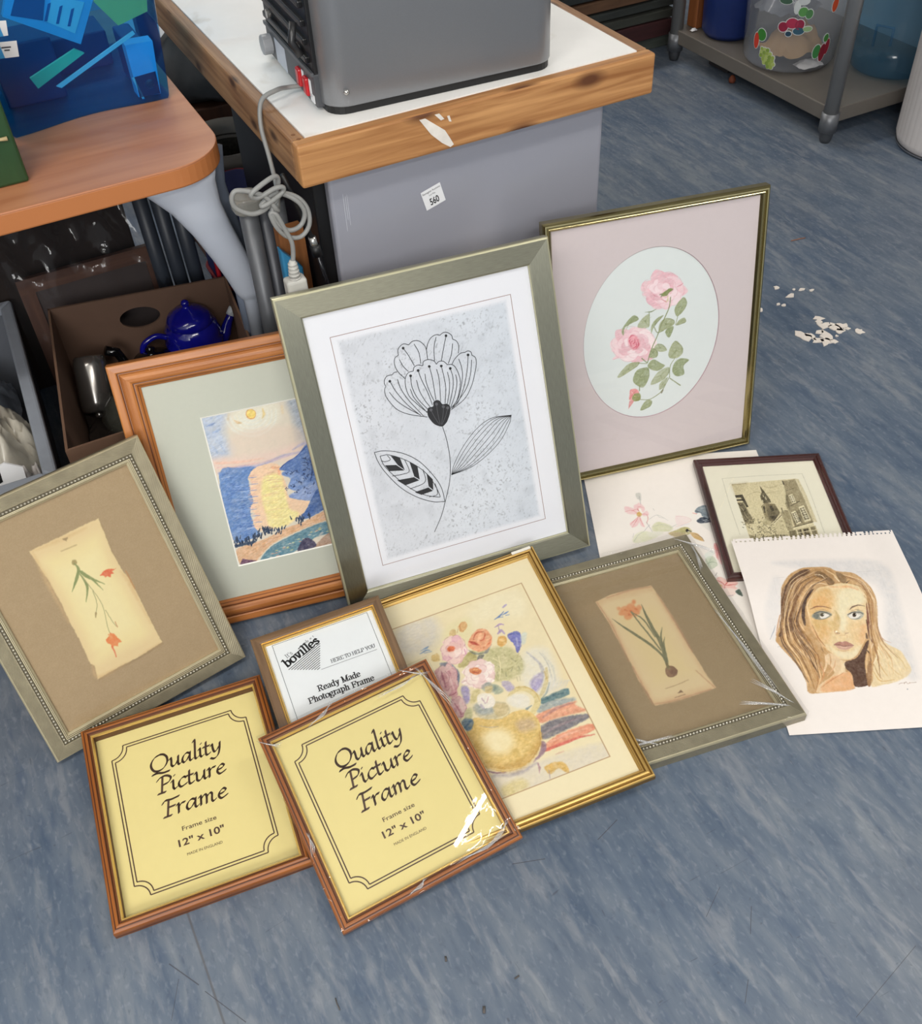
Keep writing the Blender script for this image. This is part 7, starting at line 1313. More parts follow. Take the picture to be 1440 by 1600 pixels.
ART['portrait'] = [
(1,218,214,212,.8,13.8,.5,(),(315,1813,403,-4,551,-73,29,-402,-110,-863,-154,248,108,763,-655,260)),
(1,222,218,216,.6,11.5,.5,(),(268,1634,60,-88,-157,-515,-69,-71,16,333)),
(2,196,192,188,.6,.69,0,(.69,),(267,1629,95,4)),
(2,190,186,184,.7,.69,0,(.69,),(1017,1644,200,0)),
(2,206,202,200,.5,.92,0,(.69,),(1217,1644,-38,-1172)),
(2,206,202,198,.5,.92,0,(.69,),(267,1629,-17,-186)),
(1,228,206,164,1,2.76,.25,(),(984,919,84,-105,74,-66,18,-86,2,-119,-101,-80,-177,-45,-103,8,91,245)),
(1,192,152,104,1,2.07,.2,(),(664,1731,113,-12,59,-47,69,-17,77,-23,60,-74,46,-114,7,-134,-31,-168,-44,-163,-4,-112,-86,-140,-90,-184,-44,-101,-148,-18,-10,-28,-224,-18,-145,5,4,97,-11,129,-44,123,-67,150,-9,76,82,196,42,194,45,172,98,130,126,74)),
(1,96,70,52,.95,2.07,.25,(),(585,1713,-121,-53,-88,-90,-70,-91,-46,-171,-14,-130,22,-46,70,-2,58,168,-2,106,71,144,137,114)),
(1,140,104,74,.8,3.22,.4,(),(446,1592,82,34,-78,-131,-44,-158,-75,-87,17,132)),
(1,176,136,88,.7,3.22,.4,(),(358,1462,48,23,-19,-107,1,-106,-38,-102,-48,30)),
(2,222,184,136,.6,1.15,0,(.92,1.84,.92,),(393,1610,-65,-106,-42,-118)),
(2,200,150,110,.8,1.38,0,(1.38,2.76,1.38,),(228,1206,-37,-100,-41,-124)),
(1,160,120,76,.7,4.14,.4,(),(596,1677,156,30,62,-75,-62,-65,-124,37,-116,-73)),
(1,120,92,62,.95,1.84,.25,(),(660,1679,49,-11,45,-60,33,-64,-21,-33,-40,3,-26,71,-56,39)),
(2,234,214,180,.9,1.15,0,(.92,2.53,.69,),(637,1638,51,-4,30,-44)),
(2,226,196,150,.8,1.38,0,(1.84,3.22,1.38,),(748,1693,62,-75,20,-71)),
(2,240,224,190,.9,.92,0,(.92,2.07,),(806,1604,24,-57)),
(1,126,100,70,.9,1.84,.3,(),(832,1658,46,-24,28,-58,-38,-60,-28,30,-11,50)),
(2,90,70,55,.9,.92,0,(1.15,2.3,.69,),(925,1550,-33,-22,-15,-23)),
(2,110,84,60,.9,1.15,0,(1.15,3.22,1.15,),(940,1498,46,-18,36,-50)),
(2,222,184,136,.8,1.84,0,(1.84,5.06,1.84,),(932,1608,66,-88,52,-100)),
(2,236,210,170,.8,1.38,0,(.92,2.76,1.15,),(992,1534,70,-74,8,-135)),
(2,160,120,76,.6,1.38,0,(.92,2.76,.92,),(862,1586,98,-22,56,-86)),
(2,160,120,76,.7,1.84,0,(1.38,3.68,1.38,),(632,1618,80,-48,44,-58)),
(2,222,184,136,.9,1.38,0,(1.38,3.22,1.15,),(518,1476,90,61,102,-8)),
(2,236,214,180,.9,.92,0,(.69,1.61,.69,),(560,1514,80,28,76,-27)),
(2,150,112,76,.7,1.84,0,(1.38,4.14,1.38,),(480,1492,105,74,85,8)),
(1,228,202,156,1,1.61,.1,(),(550,1392,73,90,111,24,110,20,124,-38,52,-78,-12,-120,-36,-142,-33,-163,-70,-131,-82,-116,-85,-54,-92,18,-57,71,-43,119,-27,178,-9,143,34,103)),
(1,216,172,112,.8,9.2,.3,(),(542,1380,97,86,81,-6,5,-122,-55,-114,-149,-295,-29,141,-18,143)),
(1,222,168,108,.5,5.52,.3,(),(558,1365,98,19,13,-94,-131,-30)),
(1,230,218,182,.9,9.2,.2,(),(807,1440,172,-14,3,-134,-146,-54,-65,-176,-62,-72,15,178)),
(1,206,172,112,.55,7.82,.3,(),(498,1120,122,4,63,-56,-59,-96,-88,6)),
(1,220,170,112,.5,6.9,.3,(),(562,1064,66,-42,-63,-146,-51,29)),
(1,226,190,140,.6,9.2,.3,(),(820,1058,126,16,-56,-172,-94,-43)),
(1,224,170,120,.5,5.52,.3,(),(890,1027,58,8,-70,-170,-43,-9)),
(2,226,160,110,.55,3.22,.3,(2.3,5.06,2.3,),(730,1494,80,-14,82,0,71,-39)),
(2,232,206,160,.7,2.76,0,(4.6,),(775,1470,55,8)),
(1,234,222,190,.7,5.52,.2,(),(573,838,43,-52,112,-20,96,54,-60,-93,-78,-31,-84,43)),
(1,206,172,116,.75,3.68,.3,(),(714,1194,22,-66,-41,-112,-39,-22,14,114)),
(2,186,160,110,.5,2.3,0,(1.15,3.68,1.38,),(710,1221,14,-53,-10,-64)),
(2,234,220,186,.7,2.76,0,(2.3,5.06,4.14,),(794,1214,-32,-126,-30,-87)),
(2,196,150,110,.8,.92,0,(1.15,1.61,.69,),(656,1006,0,-40,32,-10)),
(2,130,90,76,.9,.92,0,(1.84,1.38,),(668,973,22,-4)),
(2,150,108,90,.85,.92,0,(1.38,2.07,.92,),(741,965,28,3)),
(2,206,166,126,.7,1.15,0,(.92,1.61,.92,),(686,948,38,-3,19,11)),
(1,248,240,220,.9,1.38,0,(),(677,990,-5,-7,-6,-3,-4,4,0,7,4,7,6,2,5,-3)),
(2,198,150,112,.6,.92,0,(1.38,.69,),(747,937,-3,-25)),
(2,144,100,74,.9,1.15,0,(1.15,2.99,2.53,.92,),(503,1252,60,24,60,-4,59,-26)),
(2,112,88,76,.9,1.15,0,(1.15,2.76,2.07,.92,),(840,1222,37,30,55,12,44,-14)),
(1,140,140,126,.9,2.07,.25,(),(502,1185,44,33,64,8,52,-28,12,-26,-62,-37,-72,-5,-34,22)),
(1,100,106,100,.8,1.61,.3,(),(516,1184,45,16,-17,-57,-28,9)),
(1,228,222,212,1,.92,0,(),(568,1172,42,24,40,-22,-40,-30,-36,-1)),
(1,84,74,48,1,.92,0,(),(608,1180,-9,-16,-13,-5,-10,7,-1,16,9,15,14,5,10,-7)),
(1,36,30,26,1,.69,0,(),(600,1180,-4,-7,-6,-3,-5,4,0,7,5,7,6,2,4,-3)),
(1,240,240,236,.8,.69,0,(),(608,1186,-2,-4,-4,-1,-2,2,0,3,2,4,3,1,3,-1)),
(2,58,60,66,.9,.92,0,(1.15,1.84,1.38,.69,),(522,1199,64,19,51,-18,31,-30)),
(2,130,110,96,.6,.92,0,(.69,1.15,.69,),(548,1227,65,12,51,-34)),
(2,128,124,114,.7,.92,0,(.92,1.38,.69,),(524,1142,58,-10,55,16)),
(1,176,174,160,.85,2.07,.25,(),(801,1162,55,32,62,3,30,-31,-40,-54,-70,0)),
(2,110,120,112,.5,1.84,0,(3.22,),(908,1206,34,-36)),
(1,228,222,212,1,.92,0,(),(816,1153,42,24,57,-19,-36,-36,-46,1)),
(1,72,56,40,1,.92,0,(),(884,1158,-10,-16,-14,-6,-11,8,0,17,11,15,14,6,10,-8)),
(1,30,24,22,1,.69,0,(),(876,1158,-6,-7,-7,-3,-5,4,0,8,5,8,7,3,6,-4)),
(1,245,245,240,.8,.69,0,(),(884,1166,-2,-4,-4,-1,-2,2,0,3,2,4,4,1,2,-1)),
(2,46,44,50,.9,.92,0,(1.15,1.84,1.38,.69,),(810,1166,52,25,58,-10,20,-19)),
(2,126,104,90,.6,.92,0,(.69,1.15,.69,),(846,1204,56,12,44,-20)),
(2,124,124,120,.8,.92,0,(.92,1.61,.92,),(834,1116,44,-2,38,24)),
(1,176,126,112,.95,1.15,.15,(),(610,846,53,35,25,-11,34,9,52,-48,-82,1)),
(1,204,160,140,.95,1.38,.15,(),(624,842,64,-12,85,1,-45,-35,-51,-4,-41,20)),
(2,118,76,70,.9,.69,0,(.92,1.38,1.38,.69,),(611,846,43,-1,34,-15,88,1)),
(2,228,190,168,.7,1.38,0,(1.84,),(665,817,48,-3)),
(2,196,150,110,.6,1.38,0,(.92,2.07,.92,),(634,795,39,-15,51,6)),
(1,196,150,150,.5,1.15,0,(),(694,866,-5,-6,-7,-2,-4,2,0,8,4,6,6,3,5,-3)),
(2,184,138,96,.7,1.15,0,(1.15,1.84,2.07,1.15,),(550,789,59,-89,83,-16,82,44,98,125)),
(1,226,196,156,1,1.61,.15,(),(552,767,74,-75,36,-18,-35,-104,44,-36,-29,-126,-150,-24,-162,-2,52,78,147,106,-37,133)),
(1,222,168,120,.85,3.68,.25,(),(364,399,110,113,160,52,38,-32,-32,-130,-148,-20)),
(2,236,214,176,.7,3.22,0,(3.22,6.9,2.3,),(626,677,-4,-59,-62,-78)),
(2,196,134,90,.7,1.38,0,(.92,1.84,.92,),(376,426,114,73,114,61)),
(1,86,62,50,1,1.38,.12,(),(658,669,108,36,117,147,33,16,-49,-100,-51,-105,-28,-116,-21,-120,-111,-7,14,112,-32,73)),
(1,150,112,76,.9,1.61,.3,(),(796,570,58,90,4,-48,-72,-186,-24,1)),
(2,222,184,136,.9,1.38,0,(1.84,3.68,1.84,),(888,790,-58,-128,-38,-116)),
(2,86,62,50,.9,1.15,0,(1.84,3.22,1.38,),(854,793,28,-51,-14,-82)),
(2,206,160,110,.8,1.38,0,(1.38,2.76,1.15,),(924,824,-42,-94,-4,-72)),
(1,122,78,62,.95,1.61,.2,(),(1002,1290,27,-42,-24,-102,-19,-101,-44,-60,17,113)),
(2,90,56,50,.9,1.15,0,(1.38,3.22,2.76,1.15,),(954,1098,-12,-126,-9,-74,13,-50)),
(2,222,184,136,.85,1.15,.2,(1.38,4.14,2.76,1.15,),(1016,1396,29,-82,-15,-170,-48,-174)),
(2,232,204,166,.85,1.15,.2,(1.15,3.68,3.22,1.15,),(1054,1434,22,-150,-38,-192,-48,-174)),
(2,160,120,76,.85,1.15,.2,(1.15,2.3,.92,),(1002,1370,9,-67,-19,-104)),
(2,140,96,70,.85,1.15,.2,(.69,1.61,.69,),(1046,1300,-14,-104,-22,-128)),
(2,214,170,140,.85,1.15,.2,(1.15,2.76,1.15,),(1040,1144,-36,-151,-8,-99)),
(2,232,206,170,.85,1.15,.2,(1.15,3.22,1.15,),(962,971,-4,-99,-46,-83)),
(2,86,62,50,.85,1.15,.2,(2.3,3.22,),(915,950,-6,-50)),
(2,206,166,140,.85,1.15,.2,(.92,1.84,.69,),(1019,992,21,-114,55,-42)),
(2,204,172,128,.85,1.15,.2,(.92,2.3,.92,),(986,894,38,-150,15,-98)),
(2,206,172,120,.85,1.15,.2,(.92,2.76,.92,),(918,752,10,-144,22,-108)),
(2,238,220,180,.85,1.15,.2,(1.38,3.68,1.38,),(1006,806,60,-138,8,-142)),
(2,190,156,112,.85,1.15,.2,(.92,2.3,.92,),(880,634,2,-106,18,-59)),
(2,212,186,136,.85,1.15,.2,(.92,2.3,.92,),(1064,778,54,-126,10,-106)),
(2,240,222,186,.85,1.15,.2,(1.15,3.22,1.15,),(989,844,-40,-118,-69,-92)),
(2,216,188,140,.85,1.15,.2,(.92,2.76,.92,),(982,651,54,-122,44,-39)),
(2,208,170,110,.85,1.15,.2,(.92,2.07,.92,),(852,554,26,-95,116,3)),
(1,74,56,48,.95,1.38,.2,(),(590,1484,-64,-50,-61,-88,-47,-128,-8,-104,14,-39,24,140,42,129,53,76)),
(2,222,184,136,.85,1.38,0,(1.38,5.06,3.68,1.38,),(562,1486,-87,-88,-79,-153,-30,-127)),
(2,236,206,160,.85,1.15,0,(1.15,2.76,2.3,.92,),(581,1444,-92,-140,-13,-117,0,-103)),
(2,196,148,98,.85,1.15,.2,(2.3,5.98,5.06,1.84,),(362,1144,18,-154,42,-128,28,-172)),
(2,222,180,130,.85,1.15,.2,(1.84,4.6,3.68,1.38,),(466,1188,6,-154,38,-142,38,-137)),
(2,112,84,62,.85,1.15,.2,(2.3,6.9,2.76,),(318,1020,28,-115,17,-112)),
(2,160,120,76,.85,1.15,.2,(1.84,4.6,3.68,1.15,),(386,1014,37,-115,1,-135,-26,-118)),
(2,128,88,60,.85,1.15,.2,(2.3,5.52,1.84,),(329,1095,9,-77,47,-78)),
(2,170,120,76,.85,1.15,.2,(.92,2.76,1.15,),(483,1070,19,-140,32,-88)),
(2,214,170,116,.85,1.15,.2,(1.84,5.98,5.06,1.84,),(236,901,30,-173,36,-146,-2,-138)),
(2,160,120,76,.85,1.15,.2,(1.15,3.68,3.22,1.15,),(264,825,46,-149,14,-118,-2,-139)),
(2,86,62,50,.85,1.15,.2,(1.38,3.22,1.15,),(374,829,0,-133,23,-120)),
(2,230,190,140,.85,1.15,.2,(1.38,4.14,3.22,1.15,),(376,768,28,-134,-2,-106,-64,-122)),
(2,150,106,70,.85,1.15,.2,(1.15,2.76,.92,),(452,762,-16,-118,18,-72)),
(2,236,204,164,.85,1.15,.2,(1.38,4.14,1.38,),(510,758,-22,-106,-60,-102)),
(2,196,150,106,.85,1.15,.2,(.92,2.3,.92,),(548,755,-12,-71,-47,-92)),
(2,214,166,124,.85,1.15,.2,(.92,2.3,.92,),(578,693,-32,-69,-84,-88)),
(2,236,200,150,.85,1.15,.2,(.92,2.76,.92,),(278,703,12,-131,-14,-116)),
(2,236,204,156,.85,1.15,.2,(.92,2.76,.92,),(193,855,47,-113,41,-99)),
(2,232,196,150,.85,1.15,.2,(1.15,2.76,1.15,),(376,1117,18,-77,12,-27)),
(2,176,128,84,.85,1.15,.2,(.92,2.3,.92,),(372,624,4,-117,-51,-111)),
(2,206,150,104,.85,1.15,.2,(.92,2.76,.92,),(444,667,-6,-117,-66,-89)),
(1,92,68,52,.95,1.38,.2,(),(169,968,27,61,84,70,56,31,-26,-97,-41,-9,-46,-22)),
(2,240,224,196,.9,.92,0,(1.84,.92,),(225,1065,31,23)),
(2,236,214,176,.8,.92,0,(.92,1.61,.69,),(309,1096,-1,-63)),
(1,206,164,112,.8,2.76,.4,(),(177,942,63,46,48,-42,-24,-121,-55,17)),
(2,110,80,60,.8,1.38,0,(1.38,3.22,1.15,),(178,980,45,22,64,14)),
(2,244,228,196,.8,.92,0,(.46,1.38,.46,),(384,873,2,-33,6,-26),(324,937,4,-33,6,-27),(392,694,3,-31,6,-27),(310,830,3,-32,6,-27),(366,767,2,-31,6,-28)),
(2,112,84,62,.8,.92,0,(.46,1.38,.46,),(498,838,2,-32,5,-26),(343,794,3,-32,6,-26),(374,792,2,-32,6,-28),(374,768,2,-32,6,-26),(376,814,2,-32,6,-27)),
(2,206,160,110,.8,.92,0,(.46,1.38,.46,),(456,858,2,-32,6,-28),(376,799,2,-32,6,-27),(342,932,2,-32,6,-28),(433,768,3,-32,5,-26),(459,721,3,-31,5,-27)),
(2,232,196,150,.8,.92,0,(.46,1.38,.46,),(421,835,3,-32,6,-27),(418,894,2,-32,6,-27),(334,805,2,-32,6,-27),(329,844,3,-32,6,-27),(508,874,2,-32,6,-27)),
(2,112,84,62,.7,.92,.2,(.58,1.86,.58,),(760,1587,-165,-71,-138,-184)),
(2,222,184,136,.7,.92,.2,(.58,1.4,.58,),(404,1326,-73,-190,-1,-202,64,-191)),
(2,86,62,50,.7,.92,.2,(.58,2.37,.58,),(220,1134,-38,-212,54,-200,51,-236)),
(2,236,208,162,.7,.92,.2,(.58,1.68,.58,),(412,1588,-109,-230,-79,-234)),
(2,126,90,62,.7,.92,.2,(.58,2.26,.58,),(302,1351,-65,-221,-34,-210,65,-180)),
(2,204,160,108,.7,.92,.2,(.58,1.72,.58,),(344,1349,-80,-207,-16,-223)),
(2,112,84,62,.7,.92,.2,(.58,2.66,.58,),(694,1636,-174,-113,-136,-184,-84,-209)),
(2,112,84,62,.7,.92,.2,(.58,2.22,.58,),(686,1648,-194,-100,-122,-208)),
(2,222,184,136,.7,.92,.2,(.58,1.07,.58,),(334,1129,12,-191,56,-178,-10,-232)),
(2,86,62,50,.7,.92,.2,(.58,2.56,.58,),(312,1132,-8,-200,70,-179)),
(2,236,208,162,.7,.92,.2,(.58,2.21,.58,),(368,1336,-87,-198,-1,-210)),
(2,126,90,62,.7,.92,.2,(.58,1.67,.58,),(458,1552,-129,-200,-67,-211)),
(2,204,160,108,.7,.92,.2,(.58,1.11,.58,),(414,1327,-94,-201,16,-195)),
(2,112,84,62,.7,.92,.2,(.58,1.33,.58,),(426,1575,-113,-217,-69,-230)),
(2,112,84,62,.7,.92,.2,(.58,2.2,.58,),(666,1656,-197,-117,-113,-192,-96,-215)),
(2,222,184,136,.7,.92,.2,(.58,2.2,.58,),(326,1360,-62,-216,-37,-222,65,-192)),
(2,86,62,50,.7,.92,.2,(.58,2.64,.58,),(586,1502,-137,-186,-97,-199,28,-180)),
(2,236,208,162,.7,.92,.2,(.58,2.94,.58,),(648,1679,-214,-115,-120,-214,-70,-224)),
(2,126,90,62,.7,.92,.2,(.58,1.04,.58,),(532,1529,-138,-196,-83,-205,11,-188)),
(2,204,160,108,.7,.92,.2,(.58,1.31,.58,),(562,1518,-126,-195,-100,-201)),
(2,112,84,62,.7,.92,.2,(.58,2.21,.58,),(418,1578,-120,-228,-65,-210)),
(2,112,84,62,.7,.92,.2,(.58,2.42,.58,),(450,1324,-87,-190,15,-195,71,-180)),
(2,222,184,136,.7,.92,.2,(.58,2.89,.58,),(498,1547,-142,-210,-78,-212,-8,-201)),
(2,86,62,50,.7,.92,.2,(.58,1.75,.58,),(214,1132,-28,-214,58,-184,46,-248)),
(2,236,208,162,.7,.92,.2,(.58,1.67,.58,),(734,1600,-174,-101,-127,-179)),
(2,126,90,62,.7,.92,.2,(.58,1.41,.58,),(300,1128,-4,-196,67,-178)),
(2,204,160,108,.7,.92,.2,(.58,2.04,.58,),(290,1344,-64,-209,-28,-211,56,-188)),
(2,112,84,62,.7,.92,.2,(.58,2.15,.58,),(337,1349,-87,-221,-6,-196)),
(2,112,84,62,.7,.92,.2,(.58,1.59,.58,),(358,1349,-82,-213,-9,-206,63,-190)),
(2,222,184,136,.7,.92,.2,(.58,1.29,.58,),(659,1652,-191,-99,-115,-211,-83,-211)),
(2,86,62,50,.7,.92,.2,(.58,1.25,.58,),(652,1667,-204,-110,-104,-201,-90,-234)),
(2,236,208,162,.7,.92,.2,(.58,1.84,.58,),(329,1356,-79,-234,-20,-204,52,-190)),
(2,126,90,62,.7,.92,.2,(.58,3.05,.58,),(266,1129,-25,-207,63,-169,17,-251)),
(2,204,160,108,.7,.92,.2,(.58,1.23,.58,),(544,1520,-116,-178,-96,-206,10,-205)),
(2,112,84,62,.7,.92,.2,(.58,2.54,.58,),(350,1349,-82,-217,-12,-198)),
(2,112,84,62,.7,.92,.2,(.58,1.89,.58,),(332,1138,14,-200,65,-178,-17,-238)),
(2,222,184,136,.7,.92,.2,(.58,2.44,.58,),(635,1664,-188,-109,-107,-199)),
(2,86,62,50,.7,.92,.2,(.58,2.5,.58,),(384,1332,-86,-206,14,-198)),
(2,236,208,162,.7,.92,.2,(.58,1.28,.58,),(424,1329,-97,-197,28,-194)),
(2,126,90,62,.7,.92,.2,(.58,2.42,.58,),(612,1696,-200,-116,-115,-228)),
(2,204,160,108,.7,.92,.2,(.58,2.5,.58,),(230,1124,-14,-203,60,-190)),
(2,112,84,62,.7,.92,.2,(.58,2.38,.58,),(426,1338,-96,-214,17,-182)),
(2,112,84,62,.7,.92,.2,(.58,1.57,.58,),(346,1346,-89,-218,-5,-198,57,-183)),
(2,222,184,136,.7,.92,.2,(.58,2.3,.58,),(294,1146,-24,-218,70,-184,12,-243)),
(2,86,62,50,.7,.92,.2,(.58,2,.58,),(614,1710,-205,-136,-129,-208,-56,-244)),
(2,236,208,162,.7,.92,.2,(.58,2.31,.58,),(241,1130,-21,-197,63,-213,31,-229)),
(2,126,90,62,.7,.92,.2,(.58,2.58,.58,),(535,1534,-137,-184,-90,-210)),
(2,204,160,108,.7,.92,.2,(.58,1.85,.58,),(342,1362,-96,-240,-10,-198)),
(2,112,84,62,.7,.92,.2,(.58,1.96,.58,),(328,1137,5,-197,75,-186,-10,-227)),
(2,112,84,62,.7,.92,.2,(.58,3.07,.58,),(454,1320,-85,-190,22,-190,57,-188)),
(2,222,184,136,.7,.92,.2,(.58,2.56,.58,),(544,1516,-125,-182,-95,-210,14,-198)),
(2,86,62,50,.7,.92,.2,(.58,1.42,.58,),(755,1594,-171,-78,-138,-181,-96,-213)),
(2,236,208,162,.7,.92,.2,(.58,1.71,.58,),(632,1712,-219,-129,-125,-223)),
(2,126,90,62,.7,.92,.2,(.58,1.89,.58,),(402,1586,-114,-234,-82,-222)),
(2,204,160,108,.7,.92,.2,(.58,1.35,.58,),(296,1121,8,-191,64,-180,-3,-242)),
(2,112,84,62,.7,.92,.2,(.58,2.75,.58,),(420,1346,-102,-226,10,-186)),
(2,112,84,62,.7,.92,.2,(.58,1.38,.58,),(326,1137,7,-203,59,-184,-4,-234)),
(2,222,184,136,.7,.92,.2,(.58,2.12,.58,),(668,1680,-202,-115,-118,-203)),
(2,86,62,50,.7,.92,.2,(.58,1.48,.58,),(216,1122,-14,-196,68,-188,22,-250)),
(2,236,208,162,.7,.92,.2,(.58,1.06,.58,),(444,1544,-117,-199,-78,-217,-19,-212)),
(2,126,90,62,.7,.92,.2,(.58,2.95,.58,),(502,1534,-122,-208,-88,-204,4,-188)),
(2,204,160,108,.7,.92,.2,(.58,1.8,.58,),(236,1127,-18,-211,56,-188)),
(2,112,84,62,.7,.92,.2,(.58,1.47,.58,),(352,1346,-88,-214,-26,-204)),
(2,112,84,62,.7,.92,.2,(.58,2.29,.58,),(299,1348,-74,-212,-26,-214,55,-190)),
(2,222,184,136,.7,.92,.2,(.58,1.01,.58,),(1034,1038,0,-188,72,-166)),
(2,160,120,76,.7,.92,.2,(.58,2.64,.58,),(890,1602,126,-81,22,-219,-46,-260)),
(2,238,214,174,.7,.92,.2,(.58,2.7,.58,),(889,1623,133,-100,40,-221)),
(2,130,90,64,.7,.92,.2,(.58,1.04,.58,),(1016,1515,36,-195,-42,-274,-24,-200)),
(2,214,176,126,.7,.92,.2,(.58,2.61,.58,),(985,1042,-32,-192,-13,-166,-60,-196)),
(2,222,184,136,.7,.92,.2,(.58,1.48,.58,),(996,1032,-20,-182,30,-171,-34,-171)),
(2,160,120,76,.7,.92,.2,(.58,2.6,.58,),(1059,1308,-38,-269,-20,-191,42,-178)),
(2,238,214,174,.7,.92,.2,(.58,1.6,.58,),(1012,1058,-10,-204,36,-166)),
(2,130,90,64,.7,.92,.2,(.58,1.83,.58,),(1062,1308,-46,-270,-18,-186)),
(2,214,176,126,.7,.92,.2,(.58,2.67,.58,),(1033,1303,-53,-265,-16,-184)),
(2,222,184,136,.7,.92,.2,(.58,.95,.58,),(1046,1318,-42,-283,-20,-183)),
(2,160,120,76,.7,.92,.2,(.58,1.42,.58,),(984,1486,33,-193,-46,-257,-29,-184)),
(2,238,214,174,.7,.92,.2,(.58,1.73,.58,),(969,1054,-45,-214,-42,-170)),
(2,130,90,64,.7,.92,.2,(.58,2.51,.58,),(898,1631,126,-86,48,-233,-52,-265)),
(2,214,176,126,.7,.92,.2,(.58,2.54,.58,),(1032,1306,-38,-250,-29,-212,9,-164)),
(2,222,184,136,.7,.92,.2,(.58,2.65,.58,),(1006,1044,-16,-194,32,-159)),
(2,160,120,76,.7,.92,.2,(.58,2.39,.58,),(904,1633,136,-104,14,-201,-34,-284)),
(2,238,214,174,.7,.92,.2,(.58,2.13,.58,),(1029,1534,43,-218,-47,-278)),
(2,130,90,64,.7,.92,.2,(.58,2.28,.58,),(982,1048,-33,-199,-17,-169,-46,-198)),
(2,214,176,126,.7,.92,.2,(.58,1.01,.58,),(1012,1294,-35,-246,-19,-198,-16,-172)),
(2,222,184,136,.7,.92,.2,(.58,2.67,.58,),(878,1587,110,-97,44,-188,-54,-262)),
(2,160,120,76,.7,.92,.2,(.58,1.57,.58,),(1052,1308,-49,-265,-5,-183,14,-183)),
(2,238,214,174,.7,.92,.2,(.58,2.31,.58,),(1076,1314,-50,-273,-9,-198,59,-149)),
(2,130,90,64,.7,.92,.2,(.58,1.55,.58,),(892,1610,118,-104,26,-205)),
(2,214,176,126,.7,.92,.2,(.58,1.87,.58,),(960,1041,-44,-199,-37,-175,-57,-193)),
(2,222,184,136,.7,.92,.2,(.58,2.66,.58,),(894,1636,142,-98,29,-222)),
(2,160,120,76,.7,.92,.2,(.58,1.97,.58,),(992,1487,37,-180,-41,-263,-20,-206)),
(2,238,214,174,.7,.92,.2,(.58,2.49,.58,),(887,1625,141,-93,42,-211)),
(2,130,90,64,.7,.92,.2,(.58,2.08,.58,),(1024,1297,-46,-263,-36,-188)),
(2,214,176,126,.7,.92,.2,(.58,1.79,.58,),(882,1564,106,-94,26,-182)),
(2,222,184,136,.7,.92,.2,(.58,1.2,.58,),(894,1614,125,-77,43,-229,-55,-260)),
(2,160,120,76,.7,.92,.2,(.58,2.5,.58,),(969,1050,-16,-208,-17,-170)),
(2,238,214,174,.7,.92,.2,(.58,1.76,.58,),(995,1470,15,-170,-36,-258)),
(2,130,90,64,.7,.92,.2,(.58,1.99,.58,),(1064,1317,-36,-269,-1,-192,69,-180)),
(2,214,176,126,.7,.92,.2,(.58,2.61,.58,),(1018,1046,-22,-194,44,-162,-33,-169)),
(2,222,184,136,.7,.92,.2,(.58,2.38,.58,),(1066,1331,-50,-299,-4,-179)),
(2,160,120,76,.7,.92,.2,(.58,2.31,.58,),(1087,1318,-55,-284,2,-188)),
(2,238,214,174,.7,.92,.2,(.58,.96,.58,),(1004,1042,-18,-185,21,-168,-41,-181)),
(2,130,90,64,.7,.92,.2,(.58,1.47,.58,),(884,1617,141,-95,32,-211)),
(2,214,176,126,.7,.92,.2,(.58,1.96,.58,),(1081,1325,-54,-275,-9,-194,66,-164)),
(2,120,130,150,.6,.92,0,(.69,1.38,.46,),(90,949,54,97,19,49)),
(2,150,140,140,.6,.69,0,(.69,),(136,865,52,5)),
(2,150,120,100,.8,.69,0,(.69,),(1014,417,26,9),(1040,424,27,3),(1058,416,22,19,7,-20,23,13),(1102,420,59,4)),
(1,120,124,134,.8,.92,0,(),(1070,362,-3,-5,-5,-1,-2,2,0,4,2,5,6,1,2,-2)),]
